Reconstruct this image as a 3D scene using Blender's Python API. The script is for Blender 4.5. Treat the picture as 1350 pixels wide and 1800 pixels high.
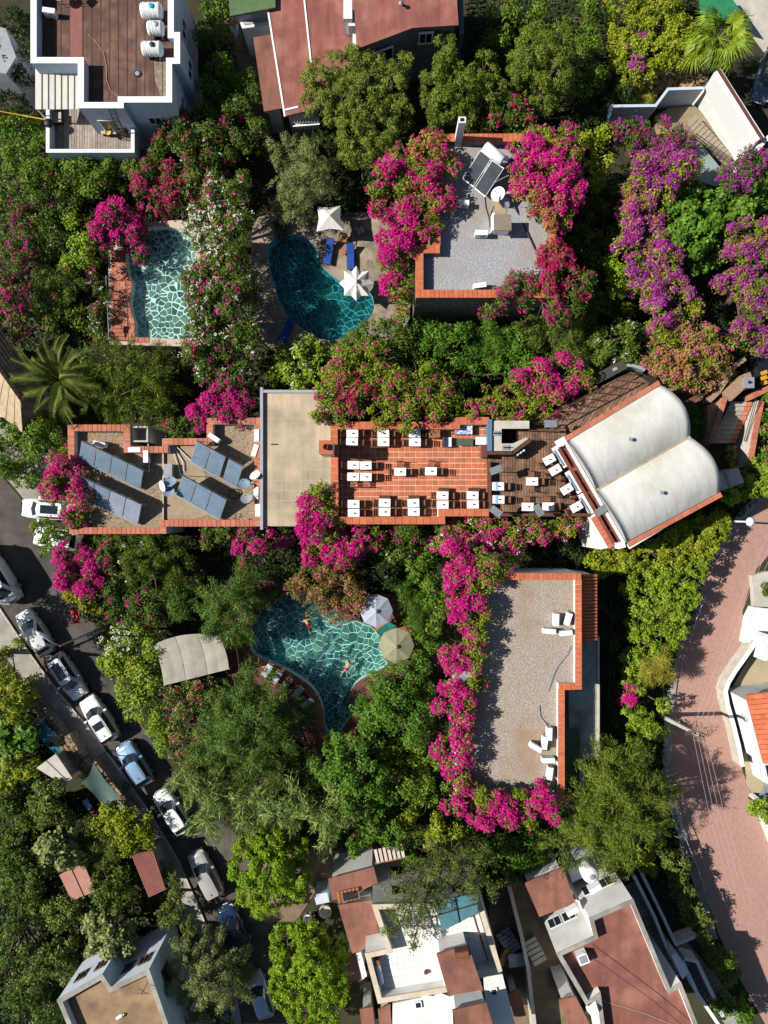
import bpy, math, random
import numpy as np
from mathutils import Vector, Matrix, geometry
R = math.radians
random.seed(11)
rng = np.random.default_rng(11)
for o in list(bpy.data.objects): bpy.data.objects.remove(o)
S = bpy.context.scene
C = S.collection
# ------------------------------------------------------------ camera, sky, sun, exposure
CAM_H, FPX = 55.0, 1250.0            # drone height in metres, focal length in photo pixels (1350 x 1800)
cd = bpy.data.cameras.new('camera'); cam = bpy.data.objects.new('camera', cd); C.objects.link(cam)
cd.sensor_fit = 'VERTICAL'; cd.sensor_height = 36; cd.sensor_width = 27
cd.lens = FPX / 1800 * 36; cd.clip_end = 2000; cd.clip_start = 0.5
cam.location = (0, 0, CAM_H); cam.rotation_euler = (0, 0, 0)
S.camera = cam
SUN_EL = R(40); SHADOW_DIR = R(-3)    # shadows fall towards +x, a touch towards -y
wd = bpy.data.worlds.new('World'); S.world = wd; wd.use_nodes = True
nt = wd.node_tree; bg = nt.nodes['Background']
sky = nt.nodes.new('ShaderNodeTexSky'); sky.sky_type = 'NISHITA'; sky.sun_disc = False
sky.sun_elevation = SUN_EL
sky.sun_rotation = -math.pi/2 - SHADOW_DIR   # sun stands in the west (-x)
sky.air_density = 1.0; sky.dust_density = 0.5
nt.links.new(sky.outputs[0], bg.inputs[0]); bg.inputs[1].default_value = 0.05
sl = bpy.data.lights.new('sun', 'SUN'); sl.energy = 5.0; sl.angle = R(0.53); sl.color = (1.0, 0.95, 0.87)
sun = bpy.data.objects.new('sun', sl); C.objects.link(sun)
ldir = Vector((math.cos(SUN_EL)*math.cos(SHADOW_DIR), math.cos(SUN_EL)*math.sin(SHADOW_DIR), -math.sin(SUN_EL)))
sun.rotation_euler = ldir.to_track_quat('-Z', 'Y').to_euler(); sun.location = (-40, 0, 60)
S.view_settings.view_transform = 'Standard'; S.view_settings.look = 'None'
S.view_settings.exposure = 0.5; S.view_settings.gamma = 1; S.view_settings.use_curve_mapping = False
S.render.engine = 'CYCLES'
S.cycles.max_bounces = 5; S.cycles.diffuse_bounces = 1; S.cycles.glossy_bounces = 2
S.cycles.transmission_bounces = 4; S.cycles.transparent_max_bounces = 8
S.cycles.use_denoising = True

# ------------------------------------------------------------ helpers
def W(px, py, z=0.0):
    """the place on level z that the drone sees at photo pixel (px, py)"""
    k = (CAM_H - z) / FPX
    return ((px-675)*k, (900-py)*k)
def WP(pts, z): return [W(p[0], p[1], z) for p in pts]
def W3(px, py, z): x, y = W(px, py, z); return (x, y, z)

def _nn(n, t, **k):
    x = n.nodes.new(t)
    for a, b in k.items(): setattr(x, a, b)
    return x
MATS = {}
def mat(name, c1, c2=None, scale=1.0, rough=0.7, metal=0.0, bump=0.0, bscale=None, spec=0.3, rnd=0.0, detail=4, c3=None, s3=0.3, streak=None):
    if name in MATS: return MATS[name]
    m = bpy.data.materials.new(name); m.use_nodes = True; n = m.node_tree; L = n.links
    p = n.nodes['Principled BSDF']
    p.inputs['Roughness'].default_value = rough; p.inputs['Metallic'].default_value = metal
    p.inputs['Specular IOR Level'].default_value = spec
    geo = _nn(n, 'ShaderNodeNewGeometry')
    c1 = tuple(c1)+(1,)
    out = None
    if c2 is not None:
        t = _nn(n, 'ShaderNodeTexNoise'); t.inputs['Scale'].default_value = scale; t.inputs['Detail'].default_value = detail
        t.inputs['Roughness'].default_value = 0.65
        L.new(geo.outputs['Position'], t.inputs['Vector'])
        r = _nn(n, 'ShaderNodeValToRGB'); r.color_ramp.elements[0].position = 0.35; r.color_ramp.elements[1].position = 0.65
        r.color_ramp.elements[0].color = c1; r.color_ramp.elements[1].color = tuple(c2)+(1,)
        L.new(t.outputs['Fac'], r.inputs['Fac']); out = r.outputs['Color']
        if c3 is not None:
            t3 = _nn(n, 'ShaderNodeTexNoise'); t3.inputs['Scale'].default_value = s3; t3.inputs['Detail'].default_value = 6
            L.new(geo.outputs['Position'], t3.inputs['Vector'])
            r3 = _nn(n, 'ShaderNodeValToRGB'); r3.color_ramp.elements[0].position = 0.48; r3.color_ramp.elements[1].position = 0.68
            L.new(t3.outputs['Fac'], r3.inputs['Fac'])
            mx = _nn(n, 'ShaderNodeMixRGB'); L.new(r3.outputs['Color'], mx.inputs[0]); L.new(out, mx.inputs[1]); mx.inputs[2].default_value = tuple(c3)+(1,)
            out = mx.outputs[0]
    if streak is not None:
        mp = _nn(n, 'ShaderNodeMapping'); mp.inputs['Rotation'].default_value = (0, 0, streak[0]); mp.inputs['Scale'].default_value = (streak[1], streak[1]*.09, 1); L.new(geo.outputs['Position'], mp.inputs['Vector'])
        ts = _nn(n, 'ShaderNodeTexNoise'); ts.inputs['Scale'].default_value = 1; ts.inputs['Detail'].default_value = 6; ts.inputs['Roughness'].default_value = .7; L.new(mp.outputs[0], ts.inputs['Vector'])
        ms_ = _nn(n, 'ShaderNodeMapRange'); ms_.inputs['From Min'].default_value = .3; ms_.inputs['From Max'].default_value = .7; ms_.inputs['To Min'].default_value = 1-streak[2]; ms_.inputs['To Max'].default_value = 1+streak[2]; L.new(ts.outputs['Fac'], ms_.inputs['Value'])
        hv = _nn(n, 'ShaderNodeHueSaturation'); L.new(ms_.outputs[0], hv.inputs['Value']); L.new(out, hv.inputs['Color']); out = hv.outputs[0]
    if rnd > 0:
        oi = _nn(n, 'ShaderNodeObjectInfo'); mr = _nn(n, 'ShaderNodeMapRange')
        mr.inputs['To Min'].default_value = 1-rnd; mr.inputs['To Max'].default_value = 1+rnd
        L.new(oi.outputs['Random'], mr.inputs['Value'])
        hs = _nn(n, 'ShaderNodeHueSaturation'); L.new(mr.outputs[0], hs.inputs['Value'])
        if out is None: hs.inputs['Color'].default_value = c1
        else: L.new(out, hs.inputs['Color'])
        out = hs.outputs[0]
    if out is None: p.inputs['Base Color'].default_value = c1
    else: L.new(out, p.inputs['Base Color'])
    if bump > 0:
        b = _nn(n, 'ShaderNodeBump'); b.inputs['Strength'].default_value = min(1, bump); b.inputs['Distance'].default_value = 0.05
        t2 = _nn(n, 'ShaderNodeTexNoise'); t2.inputs['Scale'].default_value = bscale or scale*3; t2.inputs['Detail'].default_value = 5
        L.new(geo.outputs['Position'], t2.inputs['Vector']); L.new(t2.outputs['Fac'], b.inputs['Height']); L.new(b.outputs[0], p.inputs['Normal'])
    MATS[name] = m; return m

def brickmat(name, c1, c2, mortar, bw, bh, ms=0.02, rot=0.0, offset=0.5, bump=0.4, stain=None, wall=False):
    if name in MATS: return MATS[name]
    m = bpy.data.materials.new(name); m.use_nodes = True; n = m.node_tree; L = n.links
    p = n.nodes['Principled BSDF']; p.inputs['Roughness'].default_value = 0.75; p.inputs['Specular IOR Level'].default_value = 0.25
    geo = _nn(n, 'ShaderNodeNewGeometry'); mp = _nn(n, 'ShaderNodeMapping'); mp.inputs['Rotation'].default_value = (0, 0, rot)
    L.new(geo.outputs['Position'], mp.inputs['Vector'])
    if wall:
        sx = _nn(n, 'ShaderNodeSeparateXYZ'); L.new(geo.outputs['Position'], sx.inputs[0])
        ad = _nn(n, 'ShaderNodeMath', operation='ADD'); L.new(sx.outputs[0], ad.inputs[0]); L.new(sx.outputs[1], ad.inputs[1])
        cx = _nn(n, 'ShaderNodeCombineXYZ'); L.new(ad.outputs[0], cx.inputs[0]); L.new(sx.outputs[2], cx.inputs[1]); L.new(cx.outputs[0], mp.inputs['Vector'])
    t = _nn(n, 'ShaderNodeTexBrick'); t.offset = offset
    t.inputs['Color1'].default_value = tuple(c1)+(1,); t.inputs['Color2'].default_value = tuple(c2)+(1,); t.inputs['Mortar'].default_value = tuple(mortar)+(1,)
    t.inputs['Scale'].default_value = 1; t.inputs['Mortar Size'].default_value = ms; t.inputs['Brick Width'].default_value = bw; t.inputs['Row Height'].default_value = bh
    t.inputs['Mortar Smooth'].default_value = 0.3
    L.new(mp.outputs[0], t.inputs['Vector'])
    t2 = _nn(n, 'ShaderNodeTexNoise'); t2.inputs['Scale'].default_value = 0.35; t2.inputs['Detail'].default_value = 8; t2.inputs['Roughness'].default_value = 0.7
    L.new(geo.outputs['Position'], t2.inputs['Vector'])
    r = _nn(n, 'ShaderNodeValToRGB'); r.color_ramp.elements[0].position = 0.4; r.color_ramp.elements[1].position = 0.72
    L.new(t2.outputs['Fac'], r.inputs['Fac'])
    mx = _nn(n, 'ShaderNodeMixRGB'); L.new(r.outputs['Color'], mx.inputs[0]); L.new(t.outputs['Color'], mx.inputs[1])
    mx.inputs[2].default_value = tuple(stain if stain else c2)+(1,)
    mm = _nn(n, 'ShaderNodeMath', operation='MULTIPLY'); mm.inputs[1].default_value = 0.55; L.new(r.outputs['Color'], mm.inputs[0]); L.new(mm.outputs[0], mx.inputs[0])
    L.new(mx.outputs[0], p.inputs['Base Color'])
    if bump:
        b = _nn(n, 'ShaderNodeBump'); b.inputs['Strength'].default_value = bump; b.inputs['Distance'].default_value = 0.02; b.invert = True
        L.new(t.outputs['Fac'], b.inputs['Height']); L.new(b.outputs[0], p.inputs['Normal'])
    MATS[name] = m; return m

def leafmat(name, c1, c2, trans=0.22, c3=None, rough=0.5, spec=0.25):
    if rough == 0.5: c1 = (c1[0]*1.5, c1[1]*1.55, c1[2]*.8); c2 = (c2[0]*1.6, c2[1]*1.6, c2[2]*.85)
    m = bpy.data.materials.new(name); m.use_nodes = True; n = m.node_tree; L = n.links
    p = n.nodes['Principled BSDF']; p.inputs['Roughness'].default_value = rough; p.inputs['Specular IOR Level'].default_value = spec
    geo = _nn(n, 'ShaderNodeNewGeometry')
    r = _nn(n, 'ShaderNodeValToRGB')
    r.color_ramp.elements[0].position = 0.1; r.color_ramp.elements[0].color = tuple(c1)+(1,)
    r.color_ramp.elements[1].position = 0.9; r.color_ramp.elements[1].color = tuple(c2)+(1,)
    t = _nn(n, 'ShaderNodeTexNoise'); t.inputs['Scale'].default_value = 0.9; t.inputs['Detail'].default_value = 3
    L.new(geo.outputs['Position'], t.inputs['Vector'])
    a = _nn(n, 'ShaderNodeMath', operation='MULTIPLY_ADD'); a.inputs[1].default_value = 0.55; L.new(geo.outputs['Random Per Island'], a.inputs[0])
    mr = _nn(n, 'ShaderNodeMapRange'); mr.inputs['From Min'].default_value = .3; mr.inputs['From Max'].default_value = .7; mr.inputs['To Max'].default_value = 0.45
    L.new(t.outputs['Fac'], mr.inputs['Value']); L.new(mr.outputs[0], a.inputs[2]); L.new(a.outputs[0], r.inputs['Fac'])
    col = r.outputs['Color']
    if c3 is not None:
        g = _nn(n, 'ShaderNodeMath', operation='GREATER_THAN'); g.inputs[1].default_value = 0.9; L.new(geo.outputs['Random Per Island'], g.inputs[0])
        mx = _nn(n, 'ShaderNodeMixRGB'); L.new(g.outputs[0], mx.inputs[0]); L.new(col, mx.inputs[1]); mx.inputs[2].default_value = tuple(c3)+(1,); col = mx.outputs[0]
    L.new(col, p.inputs['Base Color'])
    tr = _nn(n, 'ShaderNodeBsdfTranslucent'); L.new(col, tr.inputs['Color'])
    ms = _nn(n, 'ShaderNodeMixShader'); ms.inputs[0].default_value = trans
    L.new(p.outputs[0], ms.inputs[1]); L.new(tr.outputs[0], ms.inputs[2]); L.new(ms.outputs[0], n.nodes['Material Output'].inputs['Surface'])
    MATS[name] = m; return m

def glassmat(name, col=(0.02,0.035,0.05), rough=0.06, spec=0.9, coat=0.0):
    return mat(name, col, rough=rough, spec=spec)

class MB:
    """collects shapes; coordinates are world unless the thing's root is turned"""
    def __init__(s): s.v = []; s.f = []
    def add(s, vs, fs):
        b = len(s.v); s.v += [tuple(v) for v in vs]; s.f += [tuple(i+b for i in f) for f in fs]; return s
    def box(s, c, d, rz=0.0, M=None, bev=0.0):
        x, y, z = d[0]/2, d[1]/2, d[2]/2
        vs = [Vector(p) for p in ((-x,-y,-z),(x,-y,-z),(x,y,-z),(-x,y,-z),(-x,-y,z),(x,-y,z),(x,y,z),(-x,y,z))]
        if M is None: M = Matrix.Rotation(rz, 3, 'Z')
        vs = [M @ v + Vector(c) for v in vs]
        return s.add(vs, [(0,3,2,1),(4,5,6,7),(0,1,5,4),(1,2,6,5),(2,3,7,6),(3,0,4,7)])
    def prism(s, poly, z0, z1, bottom=False):
        n = len(poly); a = sum(poly[i][0]*poly[(i+1)%n][1]-poly[(i+1)%n][0]*poly[i][1] for i in range(n))
        if a < 0: poly = poly[::-1]
        zb = z0 if not hasattr(z0, '__len__') else None
        vs = [(p[0], p[1], z0) for p in poly] + [(p[0], p[1], z1) for p in poly]
        fs = [(i, (i+1)%n, n+(i+1)%n, n+i) for i in range(n)]
        tr = geometry.tessellate_polygon([[Vector((p[0], p[1], 0)) for p in poly]])
        for t in tr:
            A, B, D = [poly[i] for i in t]
            if (B[0]-A[0])*(D[1]-A[1])-(B[1]-A[1])*(D[0]-A[0]) < 0: t = t[::-1]
            fs.append(tuple(n+i for i in t))
            if bottom: fs.append(tuple(i for i in t[::-1]))
        return s.add(vs, fs)
    def sheet(s, poly, z, hole=None):
        loops = [[Vector((p[0], p[1], 0)) for p in poly]]
        allp = list(poly)
        if hole: loops.append([Vector((p[0], p[1], 0)) for p in hole]); allp += list(hole)
        fs = []
        for t in geometry.tessellate_polygon(loops):
            A, B, D = [allp[i] for i in t]
            if (B[0]-A[0])*(D[1]-A[1])-(B[1]-A[1])*(D[0]-A[0]) < 0: t = t[::-1]
            fs.append(tuple(t))
        return s.add([(p[0], p[1], z) for p in allp], fs)
    def quad3(s, a, b, c, d, th=0.0):
        a, b, c, d = [Vector(q) for q in (a, b, c, d)]
        if th == 0: return s.add([a, b, c, d], [(0,1,2,3)])
        nrm = (b-a).cross(d-a).normalized()*th
        if nrm.z < 0: nrm = -nrm
        return s.add([a-nrm, b-nrm, c-nrm, d-nrm, a, b, c, d], [(4,5,6,7),(3,2,1,0),(0,1,5,4),(1,2,6,5),(2,3,7,6),(3,0,4,7)])
    def walls(s, poly, z0, z1):
        n = len(poly)
        return s.add([(p[0], p[1], z0) for p in poly]+[(p[0], p[1], z1) for p in poly], [(i, (i+1)%n, n+(i+1)%n, n+i) for i in range(n)])
    def ring(s, po, pi, z):
        n = len(po)
        return s.add([(p[0], p[1], z) for p in po]+[(p[0], p[1], z) for p in pi], [(i, (i+1)%n, n+(i+1)%n, n+i) for i in range(n)])
    def tube(s, pts, r, n=6, caps=True):
        pts = [Vector(p) for p in pts]; rs = r if hasattr(r, '__len__') else [r]*len(pts)
        vs = []; fs = []
        for i, p in enumerate(pts):
            d = (pts[min(i+1, len(pts)-1)]-pts[max(i-1, 0)]).normalized()
            u = d.orthogonal().normalized() if abs(d.z) < .99 else Vector((1,0,0)); w = d.cross(u)
            for k in range(n):
                a = 2*math.pi*k/n; vs.append(p+(u*math.cos(a)+w*math.sin(a))*rs[i])
        for i in range(len(pts)-1):
            for k in range(n):
                fs.append((i*n+k, i*n+(k+1)%n, (i+1)*n+(k+1)%n, (i+1)*n+k))
        if caps: fs.append(tuple(range(n))[::-1]); fs.append(tuple((len(pts)-1)*n+k for k in range(n)))
        return s.add(vs, fs)
    def lathe(s, c, prof, n=16):
        vs = []; fs = []
        for (r, z) in prof:
            for k in range(n):
                a = 2*math.pi*k/n; vs.append((c[0]+r*math.cos(a), c[1]+r*math.sin(a), c[2]+z))
        for i in range(len(prof)-1):
            for k in range(n): fs.append((i*n+k, i*n+(k+1)%n, (i+1)*n+(k+1)%n, (i+1)*n+k))
        fs.append(tuple(range(n))[::-1]); fs.append(tuple((len(prof)-1)*n+k for k in range(n)))
        return s.add(vs, fs)
    def mesh(s, name, m, off=(0,0,0), smooth=False):
        me = bpy.data.meshes.new(name)
        ox, oy, oz = off
        me.from_pydata([(v[0]-ox, v[1]-oy, v[2]-oz) for v in s.v], [], s.f)
        if m: me.materials.append(m)
        if smooth: me.shade_smooth()
        me.update(); return me
def link(name, me, parent=None, loc=(0,0,0), rz=0.0, sc=None, kind=None, label=None):
    o = bpy.data.objects.new(name, me); C.objects.link(o); o.location = loc
    if rz: o.rotation_euler = (0, 0, rz)
    if sc: o.scale = sc
    if parent: o.parent = parent
    if kind: o['kind'] = kind
    if label: o['label'] = label
    return o
def thing(name, label, cat, loc=(0,0,0), rz=0.0, group=None):
    o = bpy.data.objects.new(name, None); C.objects.link(o); o.empty_display_size = 0.3
    o.location = loc; o.rotation_euler = (0, 0, rz); o['label'] = label; o['category'] = cat
    if group: o['group'] = group
    return o
def part(name, mb, m, parent, world=True, kind=None, label=None, smooth=False):
    off = tuple(parent_root(parent).location) if world else (0,0,0)
    return link(name, mb.mesh(name, m, off, smooth), parent, kind=kind, label=label)
def parent_root(o):
    while o.parent: o = o.parent
    return o
def struct(name, mb, m, kind='structure', smooth=False):
    return link(name, mb.mesh(name, m, (0,0,0), smooth), kind=kind)
def solo(name, mb, m, label, cat, group=None, smooth=False):
    zs = min(v[2] for v in mb.v); cx = sum(v[0] for v in mb.v)/len(mb.v); cy = sum(v[1] for v in mb.v)/len(mb.v)
    o = link(name, mb.mesh(name, m, (cx, cy, zs), smooth), loc=(cx, cy, zs)); o['label'] = label; o['category'] = cat
    if group: o['group'] = group
    return o
def dup(root, loc, rz, label, group=None):
    r = root.copy(); C.objects.link(r); r.location = loc; r.rotation_euler = (0, 0, rz); r['label'] = label
    if group: r['group'] = group
    for ch in list(root.children):
        c = ch.copy(); C.objects.link(c); c.parent = r
        for g in list(ch.children):
            d = g.copy(); C.objects.link(d); d.parent = c
    return r
def inset(poly, d):
    n = len(poly); a = sum(poly[i][0]*poly[(i+1)%n][1]-poly[(i+1)%n][0]*poly[i][1] for i in range(n)); s = 1 if a > 0 else -1
    out = []
    for i in range(n):
        p0, p1, p2 = Vector(poly[i-1]), Vector(poly[i]), Vector(poly[(i+1)%n])
        e1 = (p1-p0).normalized(); e2 = (p2-p1).normalized()
        n1 = Vector((-e1.y, e1.x))*s; n2 = Vector((-e2.y, e2.x))*s
        k = max(0.3, 1+n1.dot(n2)); m = (n1+n2)/k
        out.append((p1.x+m.x*d, p1.y+m.y*d))
    return out
def ccw(poly):
    n = len(poly); a = sum(poly[i][0]*poly[(i+1)%n][1]-poly[(i+1)%n][0]*poly[i][1] for i in range(n))
    return poly if a > 0 else poly[::-1]
def clip_half(sub, a, b):
    """keep the part of polygon sub left of line a->b"""
    out = []; n = len(sub)
    for i in range(n):
        p, q = sub[i], sub[(i+1)%n]
        sp = (b[0]-a[0])*(p[1]-a[1])-(b[1]-a[1])*(p[0]-a[0]); sq = (b[0]-a[0])*(q[1]-a[1])-(b[1]-a[1])*(q[0]-a[0])
        if sp >= 0: out.append(p)
        if (sp > 0) != (sq > 0) and sp != sq:
            t = sp/(sp-sq); out.append((p[0]+(q[0]-p[0])*t, p[1]+(q[1]-p[1])*t))
    return out
def inside(p, poly):
    c = False; n = len(poly); x, y = p[0], p[1]
    for i in range(n):
        a, b = poly[i], poly[i-1]
        if (a[1] > y) != (b[1] > y) and x < (b[0]-a[0])*(y-a[1])/(b[1]-a[1])+a[0]: c = not c
    return c
def area(poly):
    n = len(poly); return abs(sum(poly[i][0]*poly[(i+1)%n][1]-poly[(i+1)%n][0]*poly[i][1] for i in range(n)))/2
# unit pieces, shared by every tile, brick, plank, step
def unit_piece(name, m, bev=0.06):
    mb = MB(); b = 0.5-bev
    vs = [(-.5,-.5,0),(.5,-.5,0),(.5,.5,0),(-.5,.5,0),(-.5,-.5,.8),(.5,-.5,.8),(.5,.5,.8),(-.5,.5,.8),(-b,-b,1),(b,-b,1),(b,b,1),(-b,b,1)]
    mb.add(vs, [(0,1,5,4),(1,2,6,5),(2,3,7,6),(3,0,4,7),(4,5,9,8),(5,6,10,9),(6,7,11,10),(7,4,8,11),(8,9,10,11)])
    return mb.mesh(name, m)
def run_pieces(parent, name, me, a, b, width, z, th, length, gap=0.015, skip=None, base=(0,0,0)):
    """alike pieces laid end to end from a to b"""
    A, B = Vector(a), Vector(b); d = B-A; n = max(1, round(d.length/length)); L = d.length/n; ang = math.atan2(d.y, d.x)
    for i in range(n):
        c = A+d*((i+.5)/n)
        if skip and skip(c): continue
        link(name, me, parent, (c.x-base[0], c.y-base[1], z-base[2]+random.uniform(-.004,.004)), ang+random.uniform(-.01,.01), (L-gap, width, th))
def tile_area(parent, name, m, poly, tw, tl, rot, z, th, gap=0.02, bond=0.0, origin=(0,0), base=(0,0,0), limit=300, min_a=0.15, place=None):
    poly = ccw(poly); c, s = math.cos(rot), math.sin(rot)
    loc = [((x-origin[0])*c+(y-origin[1])*s, -(x-origin[0])*s+(y-origin[1])*c) for x, y in poly]
    x0, x1 = min(p[0] for p in loc), max(p[0] for p in loc); y0, y1 = min(p[1] for p in loc), max(p[1] for p in loc)
    full = None; cells = []
    for j in range(math.floor(y0/tl)-1, math.ceil(y1/tl)+1):
        for i in range(math.floor(x0/tw)-1, math.ceil(x1/tw)+1):
            ox = i*tw+(j%2)*bond*tw; oy = j*tl; g = gap/2
            r = [(ox+g, oy+g), (ox+tw-g, oy+g), (ox+tw-g, oy+tl-g), (ox+g, oy+tl-g)]
            q = loc
            for k in range(4):
                q = clip_half(q, r[k], r[(k+1)%4])
                if len(q) < 3: break
            if len(q) < 3: continue
            A = area(q)
            if A < min_a*tw*tl: continue
            cells.append((A, (ox+tw/2, oy+tl/2), q, A > 0.97*(tw-gap)*(tl-gap)))
    cells.sort(key=lambda t: -t[0])
    um = unit_piece(name, m, 0.03); rest = MB()
    for idx, (A, ctr, q, isfull) in enumerate(cells):
        dz = random.uniform(-.004, .004)
        if idx < limit:
            if isfull:
                x = ctr[0]*c-ctr[1]*s+origin[0]; y = ctr[0]*s+ctr[1]*c+origin[1]
                link(name, um, parent, (x-base[0], y-base[1], z-base[2]+dz), rot, (tw-gap, tl-gap, th))
            else:
                w = [(a*c-b*s+origin[0]-base[0], a*s+b*c+origin[1]-base[1]) for a, b in q]
                cx = sum(p[0] for p in w)/len(w); cy = sum(p[1] for p in w)/len(w)
                mb = MB().prism([(p[0]-cx, p[1]-cy) for p in w], 0, th); link(name, mb.mesh(name, m), parent, (cx, cy, z-base[2]+dz))
        else:
            w = [(a*c-b*s+origin[0]-base[0], a*s+b*c+origin[1]-base[1]) for a, b in q]
            rest.prism(w, z-base[2], z-base[2]+th+dz)
    if rest.v: link(name, rest.mesh(name, m), parent, kind='stuff')
# ------------------------------------------------------------ materials
WHITE = mat('white_plaster', (.74,.74,.73), (.62,.61,.58), scale=.8, rough=.85, bump=.15, bscale=6)
WHITE2 = mat('white_paint', (.8,.8,.79), rough=.5)
CREAM = mat('cream_plaster', (.62,.54,.42), (.5,.42,.31), scale=1.2, rough=.85, bump=.2)
GREYW = mat('grey_plaster', (.33,.34,.36), (.25,.26,.28), scale=1, rough=.85, bump=.15)
BLUEW = mat('pale_blue_plaster', (.52,.6,.68), (.44,.5,.58), scale=.8, rough=.85, bump=.1)
CONC = mat('concrete', (.36,.34,.30), (.25,.235,.20), scale=1.1, rough=.9, bump=.3, bscale=12, c3=(.17,.155,.13), s3=.35)
CONC2 = mat('pale_concrete', (.50,.47,.41), (.40,.37,.32), scale=1.4, rough=.9, bump=.3, bscale=10)
STONE = mat('rubble_stone', (.27,.19,.115), (.18,.13,.08), scale=3, rough=.9, bump=.9, bscale=5, rnd=.35)
DSTONE = mat('dark_stone_wall', (.21,.19,.17), (.09,.085,.08), scale=3, rough=.9, bump=.9, bscale=6)
TERRA = mat('terracotta', (.53,.15,.068), (.42,.115,.05), scale=3, rough=.7, bump=.15, bscale=20, rnd=.13)
TERRAL = mat('sunbleached_terracotta', (.47,.16,.095), (.38,.13,.075), scale=3, rough=.75, bump=.15, bscale=20, rnd=.16)
TERRAD = mat('maroon_clay', (.15,.05,.04), (.12,.04,.035), scale=3, rough=.75, rnd=.15)
GROUT = mat('pale_grout', (.74,.62,.5), (.62,.5,.38), scale=4, rough=.9)
REDROOF = mat('red_felt_roof', (.27,.095,.075), (.20,.072,.058), scale=.7, rough=.85, bump=.25, bscale=15, c3=(.33,.15,.11), s3=.5, streak=(0, 2.2, .22))
REDROOF2 = mat('rust_felt_roof', (.27,.115,.08), (.20,.085,.06), scale=1.0, rough=.85, bump=.25, bscale=15, c3=(.15,.07,.05), s3=.6, streak=(-.1, 2.2, .2))
BRNROOF = mat('brown_felt_roof', (.125,.066,.05), (.085,.045,.036), scale=1.3, rough=.8, bump=.3, bscale=10, c3=(.19,.11,.075), s3=.8, streak=(0, 3, .25))
GREENM = mat('green_sheet', (.10,.17,.07), (.08,.13,.055), scale=2, rough=.6)
GRAVG = mat('grey_gravel', (.43,.43,.45), (.22,.22,.245), scale=13, rough=.9, bump=1, bscale=16, detail=2, c3=(.30,.27,.24), s3=.4)
GRAVB = mat('beige_gravel', (.46,.39,.33), (.23,.185,.15), scale=13, rough=.9, bump=1, bscale=16, detail=2, c3=(.29,.19,.11), s3=.28)
GRAVD = mat('brown_gravel', (.37,.28,.19), (.17,.125,.085), scale=9, rough=.9, bump=1, bscale=14, detail=2, c3=(.28,.17,.09), s3=.4)
SLAB = mat('tan_roof_slab', (.42,.35,.25), (.32,.26,.185), scale=.55, rough=.85, bump=.15, bscale=8, c3=(.50,.41,.28), s3=.45, detail=8, streak=(0, 1.6, .16))
METALG = mat('galvanised_metal', (.36,.40,.44), (.28,.31,.35), scale=2, rough=.45, metal=.3)
DARKM = mat('dark_metal', (.02,.02,.022), rough=.5)
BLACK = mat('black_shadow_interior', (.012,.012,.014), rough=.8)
WOODD = mat('brown_stained_wood', (.12,.055,.035), (.08,.036,.025), scale=4, rough=.6, rnd=.2)
WOODM = mat('teak_wood', (.34,.15,.065), (.24,.10,.045), scale=5, rough=.6, rnd=.15)
DECK = mat('weathered_deck_board', (.24,.14,.09), (.13,.073,.047), scale=2.5, rough=.75, bump=.25, bscale=8, rnd=.28)
DECKG = mat('grey_deck_board', (.36,.30,.25), (.24,.20,.17), scale=3, rough=.8, rnd=.22)
CLOTH = mat('white_cloth', (.82,.82,.82), (.74,.74,.75), scale=8, rough=.9, bump=.2, bscale=6)
BLUEC = mat('blue_cushion', (.02,.07,.33), (.016,.05,.25), scale=5, rough=.85)
BLUEP = mat('blue_patterned_cushion', (.75,.77,.8), (.10,.22,.45), scale=7, rough=.9, detail=1)
CHAIRW = mat('chair_wood', (.24,.115,.06), (.17,.08,.042), scale=5, rough=.6, rnd=.2)
LBLUE = mat('light_blue_cloth', (.25,.42,.62), rough=.9)
GREENC = mat('dark_green_cloth', (.07,.09,.075), rough=.9)
TEALC = mat('teal_cushion', (.01,.12,.10), rough=.9)
CANVASW = mat('white_canvas', (.68,.66,.62), (.60,.58,.54), scale=1.5, rough=.9)
CANVASB = mat('blue_grey_canvas', (.36,.40,.47), (.31,.35,.42), scale=1.5, rough=.9)
CANVASG = mat('sage_canvas', (.27,.27,.17), (.23,.23,.14), scale=1.5, rough=.9)
CANVAST = mat('tan_canvas', (.37,.345,.285), (.29,.27,.22), scale=1.2, rough=.9, rnd=.12)
VAULT = mat('painted_vault_membrane', (.57,.565,.54), (.50,.495,.465), scale=.55, rough=.92, spec=.1, bump=.25, bscale=3, c3=(.44,.43,.37), s3=.35, detail=8, streak=(R(-31)+1.57, 1.5, .10))
ASPH = mat('asphalt', (.085,.075,.064), (.055,.049,.044), scale=1.3, rough=.9, bump=.4, bscale=40, c3=(.12,.105,.085), s3=.3, detail=8, streak=(R(-33), 1.0, .2))
SETTS = brickmat('red_setts', (.47,.28,.23), (.37,.22,.18), (.25,.16,.13), .22, .11, .012, rot=R(62), stain=(.40,.22,.17))
WTILE = brickmat('white_floor_tile', (.80,.78,.74), (.74,.72,.68), (.50,.42,.32), .42, .42, .018, rot=R(-9.5), offset=0, bump=.2, stain=(.74,.70,.62))
BRICKW = brickmat('weathered_brick_wall', (.34,.19,.11), (.26,.15,.09), (.36,.28,.2), .3, .1, .015, stain=(.3,.22,.15))
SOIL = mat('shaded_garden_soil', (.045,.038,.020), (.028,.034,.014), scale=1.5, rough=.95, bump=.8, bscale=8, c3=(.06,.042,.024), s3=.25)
EARTH = mat('path_earth', (.22,.16,.10), (.15,.11,.07), scale=1.5, rough=.95, bump=.6, bscale=10)
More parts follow.
